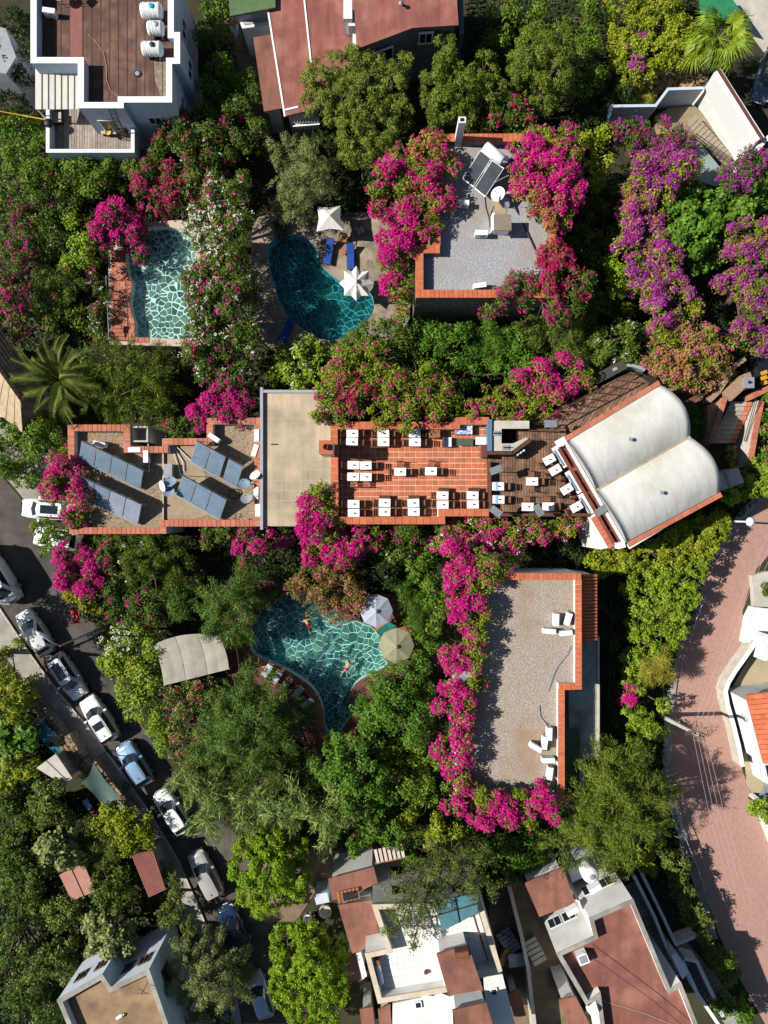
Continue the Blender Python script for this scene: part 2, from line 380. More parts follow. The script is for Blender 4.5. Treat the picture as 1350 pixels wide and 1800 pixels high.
POOLDECK = mat('mottled_stone_paving', (.27,.22,.165), (.15,.125,.10), scale=2.2, rough=.85, bump=.5, bscale=9, c3=(.35,.28,.2), s3=.8)
PSTONE = mat('pool_slate', (.17,.18,.10), (.06,.095,.085), scale=1.3, rough=.7, rnd=.6, bump=.2)
PGROUT = mat('pool_grout', (.84,.86,.80), (.74,.78,.72), scale=2, rough=.8)
CAST = mat('metal_glass_panel', (.17,.225,.30), (.13,.18,.25), scale=1.2, rough=.22, spec=.8)
PGLASS = {0: mat('collector_glass', (.15,.21,.28), (.11,.165,.225), scale=1.5, rough=.25, spec=.7),
          1: mat('bleached_collector_glass', (.27,.30,.37), (.20,.23,.30), scale=1.5, rough=.3, spec=.6)}
DARKPV = mat('dark_collector_glass', (.055,.065,.075), (.04,.048,.055), scale=2, rough=.25, spec=.5)
ALU = mat('aluminium', (.62,.63,.65), rough=.35, metal=.6)
PLAST = mat('white_plastic', (.74,.75,.76), rough=.4)
ORANGE = mat('orange_plastic', (.5,.06,.02), rough=.5)
CYAN = mat('cyan_plastic', (.01,.33,.60), rough=.4)
REDC = mat('red_cloth', (.52,.015,.02), rough=.8)
WINGL = mat('dark_window_glass', (.02,.025,.03), rough=.08, spec=.8)
BARK = mat('bark', (.13,.09,.06), (.07,.05,.035), scale=5, rough=.95, bump=.6)
RUBBER = mat('black_rubber', (.015,.015,.015), rough=.8)
CARGL = mat('car_glass', (.012,.02,.028), rough=.04, spec=1.0)

def water(name, tint, deep):
    m = bpy.data.materials.new(name); m.use_nodes = True; n = m.node_tree; L = n.links
    n.nodes.remove(n.nodes['Principled BSDF'])
    tr = _nn(n, 'ShaderNodeBsdfTransparent'); tr.inputs[0].default_value = tuple(tint)+(1,)
    df = _nn(n, 'ShaderNodeBsdfDiffuse'); df.inputs[0].default_value = tuple(deep)+(1,)
    gl = _nn(n, 'ShaderNodeBsdfGlossy'); gl.inputs['Roughness'].default_value = .05
    m0 = _nn(n, 'ShaderNodeMixShader'); m0.inputs[0].default_value = .035; L.new(tr.outputs[0], m0.inputs[1]); L.new(df.outputs[0], m0.inputs[2])
    lw = _nn(n, 'ShaderNodeLayerWeight'); lw.inputs[0].default_value = .5; p5 = _nn(n, 'ShaderNodeMath', operation='POWER'); p5.inputs[1].default_value = 5; L.new(lw.outputs['Facing'], p5.inputs[0]); fr = _nn(n, 'ShaderNodeMath', operation='MULTIPLY_ADD'); fr.inputs[1].default_value = .9; fr.inputs[2].default_value = .025; L.new(p5.outputs[0], fr.inputs[0])
    ms = _nn(n, 'ShaderNodeMixShader'); L.new(fr.outputs[0], ms.inputs[0]); L.new(m0.outputs[0], ms.inputs[1]); L.new(gl.outputs[0], ms.inputs[2])
    geo = _nn(n, 'ShaderNodeNewGeometry'); t = _nn(n, 'ShaderNodeTexNoise'); t.inputs['Scale'].default_value = 2.2; t.inputs['Detail'].default_value = 3; t.inputs['Distortion'].default_value = 1.0
    L.new(geo.outputs['Position'], t.inputs['Vector'])
    b = _nn(n, 'ShaderNodeBump'); b.inputs['Strength'].default_value = .4; b.inputs['Distance'].default_value = .03
    L.new(t.outputs['Fac'], b.inputs['Height']); L.new(b.outputs[0], gl.inputs['Normal']); L.new(b.outputs[0], lw.inputs['Normal'])
    L.new(ms.outputs[0], n.nodes['Material Output'].inputs['Surface']); return m
WATER = water('turquoise_water', (.64,.94,.97), (.05,.5,.55))
WATERP = water('pale_turquoise_water', (.76,.95,.97), (.2,.6,.65))
WATERD = water('shade_darkened_water', (.22,.64,.74), (.01,.2,.25))  # tree shade over the kidney pool is put into this darker teal tint

# leaves and flowers
LM = {
 'bou':   leafmat('bougainvillea_leaf', (.045,.085,.010), (.18,.22,.02), c3=(.20,.19,.03)),
 'boud':  leafmat('dark_bougainvillea_leaf', (.020,.045,.010), (.078,.12,.02)),
 'bright':leafmat('bright_ficus_leaf', (.05,.11,.008), (.185,.27,.015)),
 'green': leafmat('mid_green_leaf', (.024,.062,.010), (.115,.18,.022)),
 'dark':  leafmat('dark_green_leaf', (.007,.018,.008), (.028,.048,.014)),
 'lush':  leafmat('lush_green_leaf', (.025,.07,.010), (.09,.17,.025)),
 'olive': leafmat('silvery_olive_leaf', (.07,.09,.05), (.20,.23,.14)),
 'conif': leafmat('conifer_needle', (.035,.065,.014), (.15,.19,.035)),
 'cyp':   leafmat('cypress_needle', (.05,.085,.018), (.18,.22,.045), c3=(.2,.2,.07)),
 'feath': leafmat('feathery_leaf', (.022,.06,.016), (.11,.175,.05)),
 'ivy':   leafmat('yellow_green_ivy_leaf', (.065,.105,.010), (.24,.27,.022), c3=(.36,.30,.03)),
 'hedge': leafmat('glossy_hedge_leaf', (.05,.10,.010), (.20,.28,.03), c3=(.38,.36,.05)),
 'oleand':leafmat('oleander_leaf', (.03,.065,.012), (.11,.15,.03)),
 'rust':  leafmat('rusty_tipped_leaf', (.06,.07,.02), (.20,.14,.06), c3=(.35,.10,.06)),
 'reed':  leafmat('pale_reed_leaf', (.07,.11,.04), (.21,.27,.14)),
 'dry':   leafmat('dry_grass_leaf', (.10,.10,.02), (.28,.25,.06)),
 'palm':  leafmat('palm_leaf', (.05,.10,.012), (.20,.25,.03)),
 'dpalm': leafmat('date_palm_leaf', (.06,.09,.03), (.19,.22,.08)),
 'fig':   leafmat('fig_leaf', (.03,.075,.012), (.10,.19,.03)),
 'euc':   leafmat('eucalyptus_leaf', (.035,.06,.018), (.115,.145,.04)),
 'mag':   leafmat('magenta_bract', (.52,.006,.17), (.82,.015,.36), trans=.35, rough=.7),
 'magr':  leafmat('crimson_bract', (.40,.01,.06), (.60,.03,.16), trans=.35, rough=.7),
 'vio':   leafmat('violet_bract', (.34,.015,.25), (.55,.06,.46), trans=.35, rough=.7),
 'org':   leafmat('faded_orange_bract', (.46,.17,.05), (.60,.30,.14), trans=.35, rough=.7),
 'wht':   leafmat('white_petal', (.62,.62,.5), (.75,.75,.66), trans=.3, rough=.7),
 'pnk':   leafmat('pink_petal', (.50,.12,.14), (.62,.25,.25), trans=.3, rough=.7),
 'yel':   leafmat('yellow_flower', (.30,.28,.01), (.42,.38,.02), trans=.3, rough=.7),
}
#          l,   w,   per m2 of shell, sub-lobe radius, droop/along factor, up bias
STY = {
 'bou':  (.095,.05, 62, .55, 0.0, .35), 'boud': (.095,.05, 62, .55, 0., .35),
 'bright':(.085,.04,150, .33, .5, .3), 'green':(.11,.055, 62, .60, 0., .3), 'dark':(.11,.055, 52, .6, 0., .3),
 'lush': (.11,.06, 62, .5, 0., .35), 'olive':(.10,.022,120, .48, .3, .2), 'conif':(.17,.022,80, .60, 1.1, .1),
 'cyp':  (.11,.028,120, .36, .7, .15), 'feath':(.15,.020,110, .60, .9, .15), 'ivy': (.09,.055, 66, .38, 0., .6),
 'hedge':(.12,.05, 66, .42, .2, .4), 'oleand':(.13,.035, 66, .55, .4, .2), 'rust':(.10,.035, 80, .5, .2, .2),
 'reed': (.28,.030, 42, .7, 1.0, .1), 'dry': (.32,.018, 70, .6, 1.0, .2), 'fig': (.15,.10, 44, .5, 0., .6), 'euc':(.11,.025,75, .5, .5, .1),
}
LEAVES = [0]
def unitv(a): return a/np.maximum(1e-6, np.linalg.norm(a, axis=-1, keepdims=True))
def quads(P, T, N, l, w):
    """diamond leaves: centre P, long axis T, normal N"""
    B = unitv(np.cross(N, T)); T = unitv(np.cross(B, N))
    l = l[:, None]; w = w[:, None]
    V = np.stack([P-T*l, P+B*w-T*l*.1+N*w*.25, P+T*l, P-B*w-T*l*.1+N*w*.25], 1)
    return V
def leaf_mesh(name, V, m):
    n = len(V); LEAVES[0] += n
    me = bpy.data.meshes.new(name); me.vertices.add(n*4); me.vertices.foreach_set('co', V.reshape(-1).astype(np.float32))
    me.loops.add(n*4); me.loops.foreach_set('vertex_index', np.arange(n*4, dtype=np.int32))
    me.polygons.add(n); me.polygons.foreach_set('loop_start', np.arange(0, n*4, 4, dtype=np.int32))
    me.materials.append(m); me.update(calc_edges=True); return me
def sphere_dirs(n):
    d = rng.normal(size=(n, 3)); return unitv(d)
def crown(blobs, sty, dens=1.0, size=1.0, core=True):
    """blobs: (x, y, z, r, rz) -> leaf quads, and the sub-lobes the flowers sit on"""
    l0, w0, per, sub, along, up = STY[sty]
    l0 *= size; w0 *= size; per = per*dens/size**2
    out = []; lobes = []; el = {'conif': 2.3, 'feath': 1.7, 'reed': 1.8, 'euc': 1.5, 'olive': 1.4}.get(sty, 1)
    for (x, y, z, r, rz) in blobs:
        c = np.array([x, y, z]); sr = sub*min(1.0, .55+r*.3)
        n = max(5, int(3.0*(r/sr)**2*.62))
        d = sphere_dirs(n*2); d = d[d[:, 2] > -.45][:n]; n = len(d)
        rad = rng.uniform(.62, 1.0, n)
        lc = c+d*rad[:, None]*np.array([r-sr*.45, r-sr*.45, rz-sr*.3]); lr = sr*rng.uniform(.4, 1.45, n)
        for i in range(n):
            lobes.append((lc[i], lr[i], d[i]))
            m = int(per*4*lr[i]**2*2.0*.8)
            if m < 4: continue
            q = sphere_dirs(m); q = unitv(q+d[i]*.35+np.array([0, 0, .45]))
            f = (rng.uniform(.42, 1.02, m)+rng.exponential(.10, m)*(rng.random(m) < .5))[:, None]
            if el > 1:
                h_ = d[i]*np.array([1, 1, .15]); h_ = h_/max(1e-6, np.linalg.norm(h_)); q = q+h_*(q@h_)[:, None]*(el-1); q = q*np.array([1, 1, .8])
                q = q-(q-h_*(q@h_)[:, None])*.25
            P = lc[i]+q*f*lr[i]
            q = unitv(q)
            N = unitv(q*.55+np.array([0, 0, up])+rng.normal(size=(m, 3))*.42)
            T = rng.normal(size=(m, 3))
            if along: T = unitv(T)*(1/(1+along))+unitv(q*np.array([1, 1, .3])+d[i]*.6+np.array([0, 0, -.25]))*along
            s = rng.uniform(.65, 1.3, m)
            out.append(quads(P, unitv(T), N, l0*s, w0*s))
    return np.concatenate(out), lobes
def blossoms(lobes, frac, hot=None, size=.066, per=8, seed=0):
    """bracts in clusters on the outside of some of the lobes"""
    out = []
    r_ = np.random.default_rng(seed+5)
    for (c, r, d) in lobes:
        f = frac
        if hot is not None:
            f = max([frac*.25]+[h[3]*max(0, 1-((c[0]-h[0])**2+(c[1]-h[1])**2)/h[2]**2)**.5 for h in hot])
        k = r_.poisson(min(.75, max(0, f))**1.3*34*(r/.5)**2*r_.uniform(.35,1.5))
        if k == 0: continue
        q = sphere_dirs(k); q = unitv(q+d*.7+np.array([0, 0, .7]))
        for j in range(k):
            m = r_.integers(per//2, per+per//2)
            cc = c+q[j]*r*1.02
            P = cc+r_.normal(size=(m, 3))*np.array([.075, .075, .05])
            N = unitv(r_.normal(size=(m, 3))*.6+np.array([0, 0, .6])+q[j]*.4); s = r_.uniform(.7, 1.3, m)
            out.append(quads(P, unitv(r_.normal(size=(m, 3))), N, size*s, size*.8*s))
    return np.concatenate(out) if out else None
def plant(name, label, cat, sty, ztop, blobs, fl=(), zbase=0.0, group=None, dens=1.0, size=1.0, trunk=True, leaf=None, flat=.62, dome=None):
    """blobs in photo pixels (px, py, radius px[, top z]); a trunk carries limbs to every blob"""
    bl = []
    w_ = sum(b[2]**2 for b in blobs); mx_ = sum(b[0]*b[2]**2 for b in blobs)/w_; my_ = sum(b[1]*b[2]**2 for b in blobs)/w_
    ds = [math.hypot(b[0]-mx_, b[1]-my_) for b in blobs]; dm = max(ds+[40]); dome = dome if dome is not None else .46 if cat == 'tree' else {'shrub': .22, 'bougainvillea': .06}.get(cat, .05)
    if cat == 'tree': flat = .85
    for b, d0 in zip(blobs, ds):
        zt = b[3] if len(b) > 3 else ztop-(ztop-zbase)*dome*(d0/dm)**1.6+random.uniform(-.35, .25)*(cat != 'hedge')
        r = b[2]*(CAM_H-zt*.8)/FPX; rz = min(r*flat+.25, (zt-zbase)*.75)*.9; zc = zt-rz
        x, y = W(b[0], b[1], zc+rz*.35); bl.append((x, y, zc, r, rz))
    tot = sum(b[3]**2 for b in bl); bx = sum(b[0]*b[3]**2 for b in bl)/tot; by = sum(b[1]*b[3]**2 for b in bl)/tot
    near = min(bl, key=lambda b: (b[0]-bx)**2+(b[1]-by)**2); bx, by = near[0], near[1]
    root = thing(name, label, cat, (bx, by, zbase), group=group)
    V, lobes = crown(bl, sty, dens, size)
    off = np.array([bx, by, zbase])
    link('crown' if cat == 'tree' else 'foliage', leaf_mesh('foliage', V-off, LM[leaf or sty]), root, kind=None)
    for i, (mk, fr, hot, *rest) in enumerate(fl):
        hw = None
        if hot: hw = [(*W(h[0], h[1], ztop-.5), h[2]*(CAM_H-ztop)/FPX, h[3]) for h in hot]
        B = blossoms(lobes, fr, hw, seed=i*7+len(lobes), *rest)
        if B is not None: link('blossom', leaf_mesh('blossom', B-off, LM[mk]), root, kind='stuff')
    if trunk:
        mb = MB(); h = near[2]-zbase
        tr = max(.05, min(.28, .035*math.sqrt(tot)*1.6))
        k = Vector((bx, by, zbase)); mid = Vector((bx+random.uniform(-.15,.15), by+random.uniform(-.15,.15), zbase+h*.5))
        mb.tube([k, mid, Vector((bx, by, near[2]))], [tr*1.3, tr, tr*.6], 7)
        for b in bl:
            e = Vector((b[0], b[1], b[2]+b[4]*.3))
            if (e-mid).length > .6: mb.tube([mid, mid.lerp(e, .5)+Vector((0, 0, .15)), e], [tr*.6, tr*.4, tr*.15], 5, False)
            for q in range(3):
                a = random.uniform(0, 6.28); f = Vector((math.cos(a)*b[3]*.7, math.sin(a)*b[3]*.7, b[4]*.35)); mb.tube([e-Vector((0,0,.2)), Vector((b[0], b[1], b[2]))+f], [tr*.25, tr*.08], 4, False)
        part('trunk' if cat == 'tree' else 'stem', mb, BARK, root)
    return root
# ------------------------------------------------------------ ground, roads, paths
g = MB(); N_ = 2
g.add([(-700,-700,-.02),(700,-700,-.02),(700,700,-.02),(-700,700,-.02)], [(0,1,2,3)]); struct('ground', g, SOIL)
def sheet(name, pts, z, m, zz=0.0): return struct(name, MB().sheet(WP(pts, 0), z), m)
def slab(name, pts, z, m, z0=-.02): return struct(name, MB().prism(WP(pts, z), z0, z), m)
sheet('road', [(-300,500),(-60,720),(0,835),(30,868),(60,905),(95,960),(120,1040),(165,1090),(200,1200),(260,1290),(330,1400),(420,1470),(470,1560),(500,1700),(560,1900),(440,1900),(372,1640),(320,1530),(215,1370),(130,1250),(40,1120),(-20,1040),(-300,760)], .004, ASPH)
slab('verge', [(-40,790),(0,828),(28,860),(60,900),(110,880),(90,800),(0,740)], .12, CONC)
slab('pavement', [(-300,820),(-60,1010),(0,1075),(50,1150),(105,1225),(150,1278),(205,1352),(262,1432),(315,1520),(345,1590),(375,1660),(418,1760),(440,1900),(405,1900),(372,1720),(330,1640),(290,1560),(235,1460),(185,1385),(130,1310),(75,1240),(30,1180),(-30,1110),(-300,900)], .13, CONC)
kerb = thing('kerb', 'long concrete kerb along the left edge of the street of parked cars', 'kerb', W3(200,1350,0))
KM = unit_piece('kerb_stone', CONC2); kp = [(-60,1004),(0,1069),(50,1144),(105,1219),(150,1272),(205,1346),(262,1426),(315,1514),(345,1584),(375,1654),(418,1754)]
for a, b in zip(kp, kp[1:]): run_pieces(kerb, 'kerb_stone', KM, W(*a), W(*b), .14, .0, .15, .8, base=tuple(kerb.location))
sheet('brick_road', [(1500,700),(1390,780),(1345,870),(1318,905),(1278,945),(1230,1030),(1207,1110),(1192,1180),(1184,1260),(1182,1330),(1188,1400),(1212,1480),(1240,1560),(1262,1640),(1300,1720),(1345,1800),(1380,1900),(1560,1900),(1480,1700),(1390,1500),(1335,1420),(1318,1390),(1300,1340),(1284,1262),(1274,1210),(1290,1170),(1308,1120),(1305,1075),(1318,1030),(1330,1000),(1400,920),(1600,820)], .004, SETTS)
slab('sidewalk', [(1330,870),(1342,876),(1290,935),(1248,1000),(1226,1050),(1218,1080),(1206,1120),(1196,1160),(1190,1200),(1184,1260),(1182,1330),(1188,1395),(1212,1480),(1240,1560),(1252,1615),(1262,1650),(1250,1655),(1228,1580),(1198,1490),(1172,1400),(1165,1330),(1168,1260),(1178,1200),(1190,1140),(1215,1080),(1225,1030),(1262,955),(1300,900)], .14, CONC)
slab('yard_path', [(1240,-60),(1400,-60),(1400,60),(1345,90),(1300,30),(1270,5)], .15, CONC2)
sheet('garden_path', [(520,1480),(700,1480),(700,1540),(560,1560),(520,1620),(440,1620),(420,1560),(480,1500)], .006, EARTH)
sheet('yard', [(860,1560),(990,1500),(1040,1900),(860,1900)], .008, EARTH)
sheet('orchard_floor', [(60,1520),(260,1430),(330,1600),(300,1700),(150,1720),(40,1640)], .006, EARTH)
sheet('side_yard', [(390,-40),(470,-40),(520,200),(560,240),(500,330),(430,230),(400,100)], .006, EARTH)
sheet('entrance_floor', [(1080,620),(1230,700),(1260,860),(1200,890),(1160,660)], .006, brickmat('dark_red_paving', (.20,.075,.055), (.15,.055,.04), (.1,.06,.05), .24, .12, .012, rot=R(30)))

# ------------------------------------------------------------ building helper
def wall_window(root, A, B, t, w, zc, h, name='window', frame=WHITE2, glass=WINGL, out=1, bars=False):
    A, B = Vector((*A, 0)), Vector((*B, 0)); d = (B-A).normalized(); nrm = Vector((d.y, -d.x, 0))*out
    c = A.lerp(B, t)+Vector((0, 0, zc)); M = Matrix((d, nrm, Vector((0, 0, 1)))).transposed()
    f = MB(); th = .07
    for (ox, oz, sx, sz) in ((0, h/2, w+.14, .08), (0, -h/2, w+.2, .09), (-w/2, 0, .07, h), (w/2, 0, .07, h), (0, 0, .045, h)):
        f.box(c+d*ox+nrm*.03+Vector((0, 0, oz)), (sx, .12, sz), M=M)
    fo = part(name, f, frame, root)
    gq = MB().box(c+nrm*.012, (w-.03, .04, h-.06), M=M); part('pane', gq, glass, fo)
    if bars:
        b = MB()
        for k in range(7): b.tube([c+d*(w*(k-3)/6.5)+nrm*.12+Vector((0,0,-h/2)), c+d*(w*(k-3)/6.5)+nrm*.12+Vector((0,0,h/2))], .012, 4)
        for k in (-1, 1): b.tube([c-d*w/2+nrm*.12+Vector((0,0,k*h*.35)), c+d*w/2+nrm*.12+Vector((0,0,k*h*.35))], .012, 4)
        part('bars', b, DARKM, fo)
    return fo
def flat_building(name, label, px, ztop, floor, wallm, roofm, parm=None, pt=.3, z0=0.0, cap=None, tiles=None, tlen=.32, cat='building', skip=None, capth=.05, openx=None):
    """outer outline (photo pixels at the parapet top), a ring parapet of width pt, a roof deck at height floor"""
    po = ccw(WP(px, ztop)); pi = inset(po, pt)
    cx = sum(p[0] for p in po)/len(po); cy = sum(p[1] for p in po)/len(po)
    root = thing(name, label, cat, (cx, cy, z0))
    n = len(pi); w = MB()
    E = [i for i in range(n) if openx is None or not (po[i][0] > openx and po[(i+1)%n][0] > openx)]
    w.add([(p[0], p[1], z0) for p in po]+[(p[0], p[1], ztop) for p in po]+[(p[0], p[1], floor) for p in po], [(i, (i+1)%n, n+(i+1)%n, n+i) if i in E else (i, (i+1)%n, 2*n+(i+1)%n, 2*n+i) for i in range(n)])
    w.add([(p[0], p[1], floor) for p in pi]+[(p[0], p[1], ztop) for p in pi], [((i+1)%n, i, n+i, n+(i+1)%n) for i in E])
    w.add([(p[0], p[1], ztop) for p in po]+[(p[0], p[1], ztop) for p in pi], [(i, (i+1)%n, n+(i+1)%n, n+i) for i in E]); w.sheet(po, floor-.35); part('wall', w, wallm, root)
    part('roof', MB().sheet(po if openx else [p for p in inset(po, pt*.9)], floor), roofm, root)
    if tiles is None:
        c = MB(); a, b = inset(po, -.03), inset(po, pt+.02); zt = ztop+capth
        c.ring(a, b, zt).walls(a, ztop+.002, zt); nn = len(b)
        c.add([(p[0], p[1], ztop-.03) for p in b]+[(p[0], p[1], zt) for p in b], [((i+1)%nn, i, nn+i, nn+(i+1)%nn) for i in range(nn)])
        part('parapet_cap', c, parm or wallm, root)
    else:
        a_, b_ = inset(po, .01), inset(po, pt-.01); part('mortar_bed', MB().add([(p[0], p[1], ztop+.012) for p in a_]+[(p[0], p[1], ztop+.012) for p in b_], [(i, (i+1)%n, n+(i+1)%n, n+i) for i in E]), GROUT, root)
        me = unit_piece('cap_tile', tiles, .05); mid = inset(po, pt/2)
        for i in E:
            a, b = Vector(mid[i]), Vector(mid[(i+1)%n]); d = (b-a).normalized()
            # one end of each side runs over the corner
            run_pieces(root, 'cap_tile', me, a-d*(pt/2-.005), b-d*(pt/2+.012)+(d*pt if (i+1)%n not in E else d*0), pt+.05, ztop+.004, .05, tlen, gap=.022, base=tuple(root.location), skip=skip)
    return root, po, pi

# ---- top-left white house
whouse, po, pi = flat_building('white_house', 'white flat-roofed house with brown felt roof, water tanks and lower balcony', [(55,-60),(55,111),(138,111),(138,190),(217,190),(217,180),(302,180),(302,112),(316,112),(316,58),(305,58),(305,-60)], 6.4, 5.6, BLUEW, BRNROOF, WHITE2, pt=.36)
a, b = W(217,180,6.4), W(302,180,6.4); wall_window(whouse, a, b, .45, .9, 4.2, .9)
a, b = W(138,190,6.4), W(217,190,6.4); wall_window(whouse, a, b, .45, 1.2, 4.3, 1.3)
a, b = W(302,180,6.4), W(302,112,6.4); wall_window(whouse, a, b, .5, .8, 4.0, .9)
a, b = W(316,112,6.4), W(316,58,6.4); wall_window(whouse, a, b, .5, 1.4, 4.0, 1.1)
a, b = W(305,58,6.4), W(305,-60,6.4); wall_window(whouse, a, b, .4, 1.4, 4.0, 1.1)
seam = MB()
for k in range(10):
    x = 146+k*15.5; seam.box((W(x,0,5.6)[0], (W(0,-50,5.6)[1]+W(0,176,5.6)[1])/2, 5.608), (.05, W(0,-50,5.6)[1]-W(0,176,5.6)[1], .014))
for k in range(4):
    x = 76+k*15.5; seam.box((W(x,0,5.6)[0], (W(0,-50,5.6)[1]+W(0,100,5.6)[1])/2, 5.608), (.05, W(0,-50,5.6)[1]-W(0,100,5.6)[1], .014))
part('felt_seam', seam, mat('felt_seam', (.07,.036,.028)), whouse)
part('felt_strip', MB().prism(WP([(123,-50),(144,-50),(144,100),(123,100)], 5.6), 5.6, 5.612), mat('new_red_felt', (.26,.10,.08), (.22,.085,.07), scale=2), whouse)
# corrugated pergola of separate panels
pz = 4.9
prg = thing('pergola_roof', 'white ribbed sheet canopy over the balcony of the white house', 'canopy', W3(100,155,0))
for i in range(7):
    x0 = 62+i*11.4; q = [W(x0, 119, pz+.35), W(x0+10.9, 119, pz+.35), W(x0+10.9, 192, pz), W(x0, 192, pz)]
    part('roof_panel', MB().quad3((*q[0], pz+.35), (*q[1], pz+.35), (*q[2], pz), (*q[3], pz), .05), mat('cream_sheet', (.62,.60,.54), (.55,.53,.47), scale=2, rnd=.05), prg)
    part('panel_rib', MB().tube([(*W(x0+11.1, 119, pz+.37), pz+.38), (*W(x0+11.1, 192, pz+.02), pz+.03)], .03, 4), mat('grey_rib', (.28,.27,.25)), prg)
ps = MB()
for x, y in ((64,190),(140,190),(64,122),(140,122)): ps.tube([(*W(x,y,pz),2.9), (*W(x,y,pz),pz)], .05, 5)
part('post', ps, WHITE2, prg)
balc, bo, bi = flat_building('balcony_terrace', 'white walled balcony with grey boarded floor under the white house', [(82,170),(82,268),(236,268),(236,190)], 3.9, 3.05, BLUEW, GROUT, WHITE2, pt=.2, cat='terrace')
tile_area(balc, 'floor_board', DECKG, inset(bo, .21), .19, 2.4, 0, 3.055, .03, gap=.02, bond=0, base=tuple(balc.location))
# ladder, tanks and units are things of their own (below)
# ---- red roofed house, top centre
rh = thing('red_roofed_house', 'long house with sloping red felt roofs on several levels behind the trees', 'building', W3(620,40,0))
def shed_roof(root, px, zt, th, m, wm=None, z0=0.0, name='roof', zs=None):
    po = ccw([W(p[0], p[1], (zs[i] if zs else zt)) for i, p in enumerate(px)])
    if wm: part('wall', MB().prism(inset(po, .25), z0, (min(zs) if zs else zt)-th-.004), wm, root)
    part(name, MB().prism(po, zt-th, zt, True), m, root); return po
shed_roof(rh, [(445,66),(478,60),(496,190),(464,196)], 3.6, .15, REDROOF2, GREYW)
shed_roof(rh, [(472,22),(500,-60),(528,-60),(545,108),(562,190),(500,204)], 4.3, .15, REDROOF, GREYW)
shed_roof(rh, [(529,-60),(622,-60),(626,84),(640,150),(546,150)], 4.6, .2, REDROOF, GREYW)
p6 = shed_roof(rh, [(618,-60),(800,-60),(806,44),(725,49),(627,86)], 6.4, .18, REDROOF, mat('dark_grey_blue_wall', (.20,.22,.25), (.16,.175,.2), scale=1), z0=0)
a, b = W(629,84,6.4), W(725,49,6.4); wall_window(rh, a, b, .45, 1.5, 4.6, 1.3); wall_window(rh, a, b, .15, .6, 4.6, 1.0)
a, b = W(727,47,6.4), W(804,42,6.4); wall_window(rh, a, b, .3, .9, 5.2, 1.1)
tr = MB()
tr.quad3((*W(470,22,4.34),4.34), (*W(473,21,4.34),4.34), (*W(502,204,4.34),4.34), (*W(499,205,4.34),4.34), .06)
tr.quad3((*W(527,-60,4.66),4.66), (*W(530,-60,4.66),4.66), (*W(548,110,4.66),4.66), (*W(545,110,4.66),4.66), .06)
tr.quad3((*W(498,192,4.36),4.36), (*W(524,186,4.36),4.36), (*W(524,189,4.36),4.36), (*W(498,195,4.36),4.36), .06)
part('roof_trim', tr, WHITE2, rh)
cb = MB(); cb.box((*W(611,10,6.6),5.6), (.6,1.5,1.6)); cb.box((*W(618,28,6.2),5.4), (.45,1.1,1.2)); cb.box((*W(624,70,6.2),5.4), (.35,1.1,1.2)); part('chimney', cb, WHITE, rh)
vp = MB().tube([(*W(705,5,6.5),6.38), (*W(705,5,6.8),6.8)], .09, 8); vp.tube([(*W(705,5,6.8),6.8), (*W(705,5,6.8),6.95)], [.16,.02], 8); part('vent_pipe', vp, METALG, rh)
fb = thing('front_balcony', 'small white railed balcony below the red felt roofs', 'balcony', W3(540,205,0))
part('floor', MB().prism(WP([(515,195),(560,190),(562,218),(520,222)], 2.8), 2.6, 2.8), WHITE, fb)
for k in range(9): part('baluster', MB().box((*W(519+k*5,220,3.3),3.25), (.05,.05,.9)), WHITE2, fb)
part('rail', MB().quad3((*W(515,221,3.7),3.72), (*W(562,217,3.7),3.72), (*W(562,219,3.7),3.72), (*W(515,223,3.7),3.72), .06), WHITE2, fb)
gh = thing('green_roofed_shed', 'shed with a pale green sheet roof at the top edge', 'shed', W3(440,0,0))
part('wall', MB().prism(WP([(412,-60),(480,-60),(476,10),(412,18)], 4.4), 0, 4.4), GREYW, gh)
part('roof', MB().prism(WP([(400,-60),(484,-60),(484,13),(404,28)], 4.6), 4.45, 4.6, True), GREENM, gh)
bx = MB(); bx.prism(WP([(418,32),(470,18),(474,44),(426,50)], 3.2), 0, 3.2); part('lean_to', bx, WHITE, gh)
part('skylight', MB().prism(WP([(424,33),(466,23),(469,38),(430,44)], 3.22), 3.21, 3.25), mat('sheet_grey', (.4,.42,.44), (.25,.26,.28), scale=4), gh)
cons = thing('concrete_steps_wall', 'dark concrete side structure right of the red roofed house', 'wall', W3(830,50,0))
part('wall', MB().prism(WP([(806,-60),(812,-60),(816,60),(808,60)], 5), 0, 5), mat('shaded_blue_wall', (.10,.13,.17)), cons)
for k in range(6): part('rail', MB().tube([(*W(818,8+k*9,4),4), (*W(850,4+k*9,4),4)], .04, 4), DARKM, cons)
# ---- grey gravel roof
gg, go, gi = flat_building('gravel_roof_building', 'stone building with pale grey gravel roof edged in orange tiles', [(731,523),(731,432),(761,432),(761,236),(978,236),(978,523)], 6.2, 5.6, DSTONE, GRAVG, pt=.5, tiles=TERRA, tlen=.33)
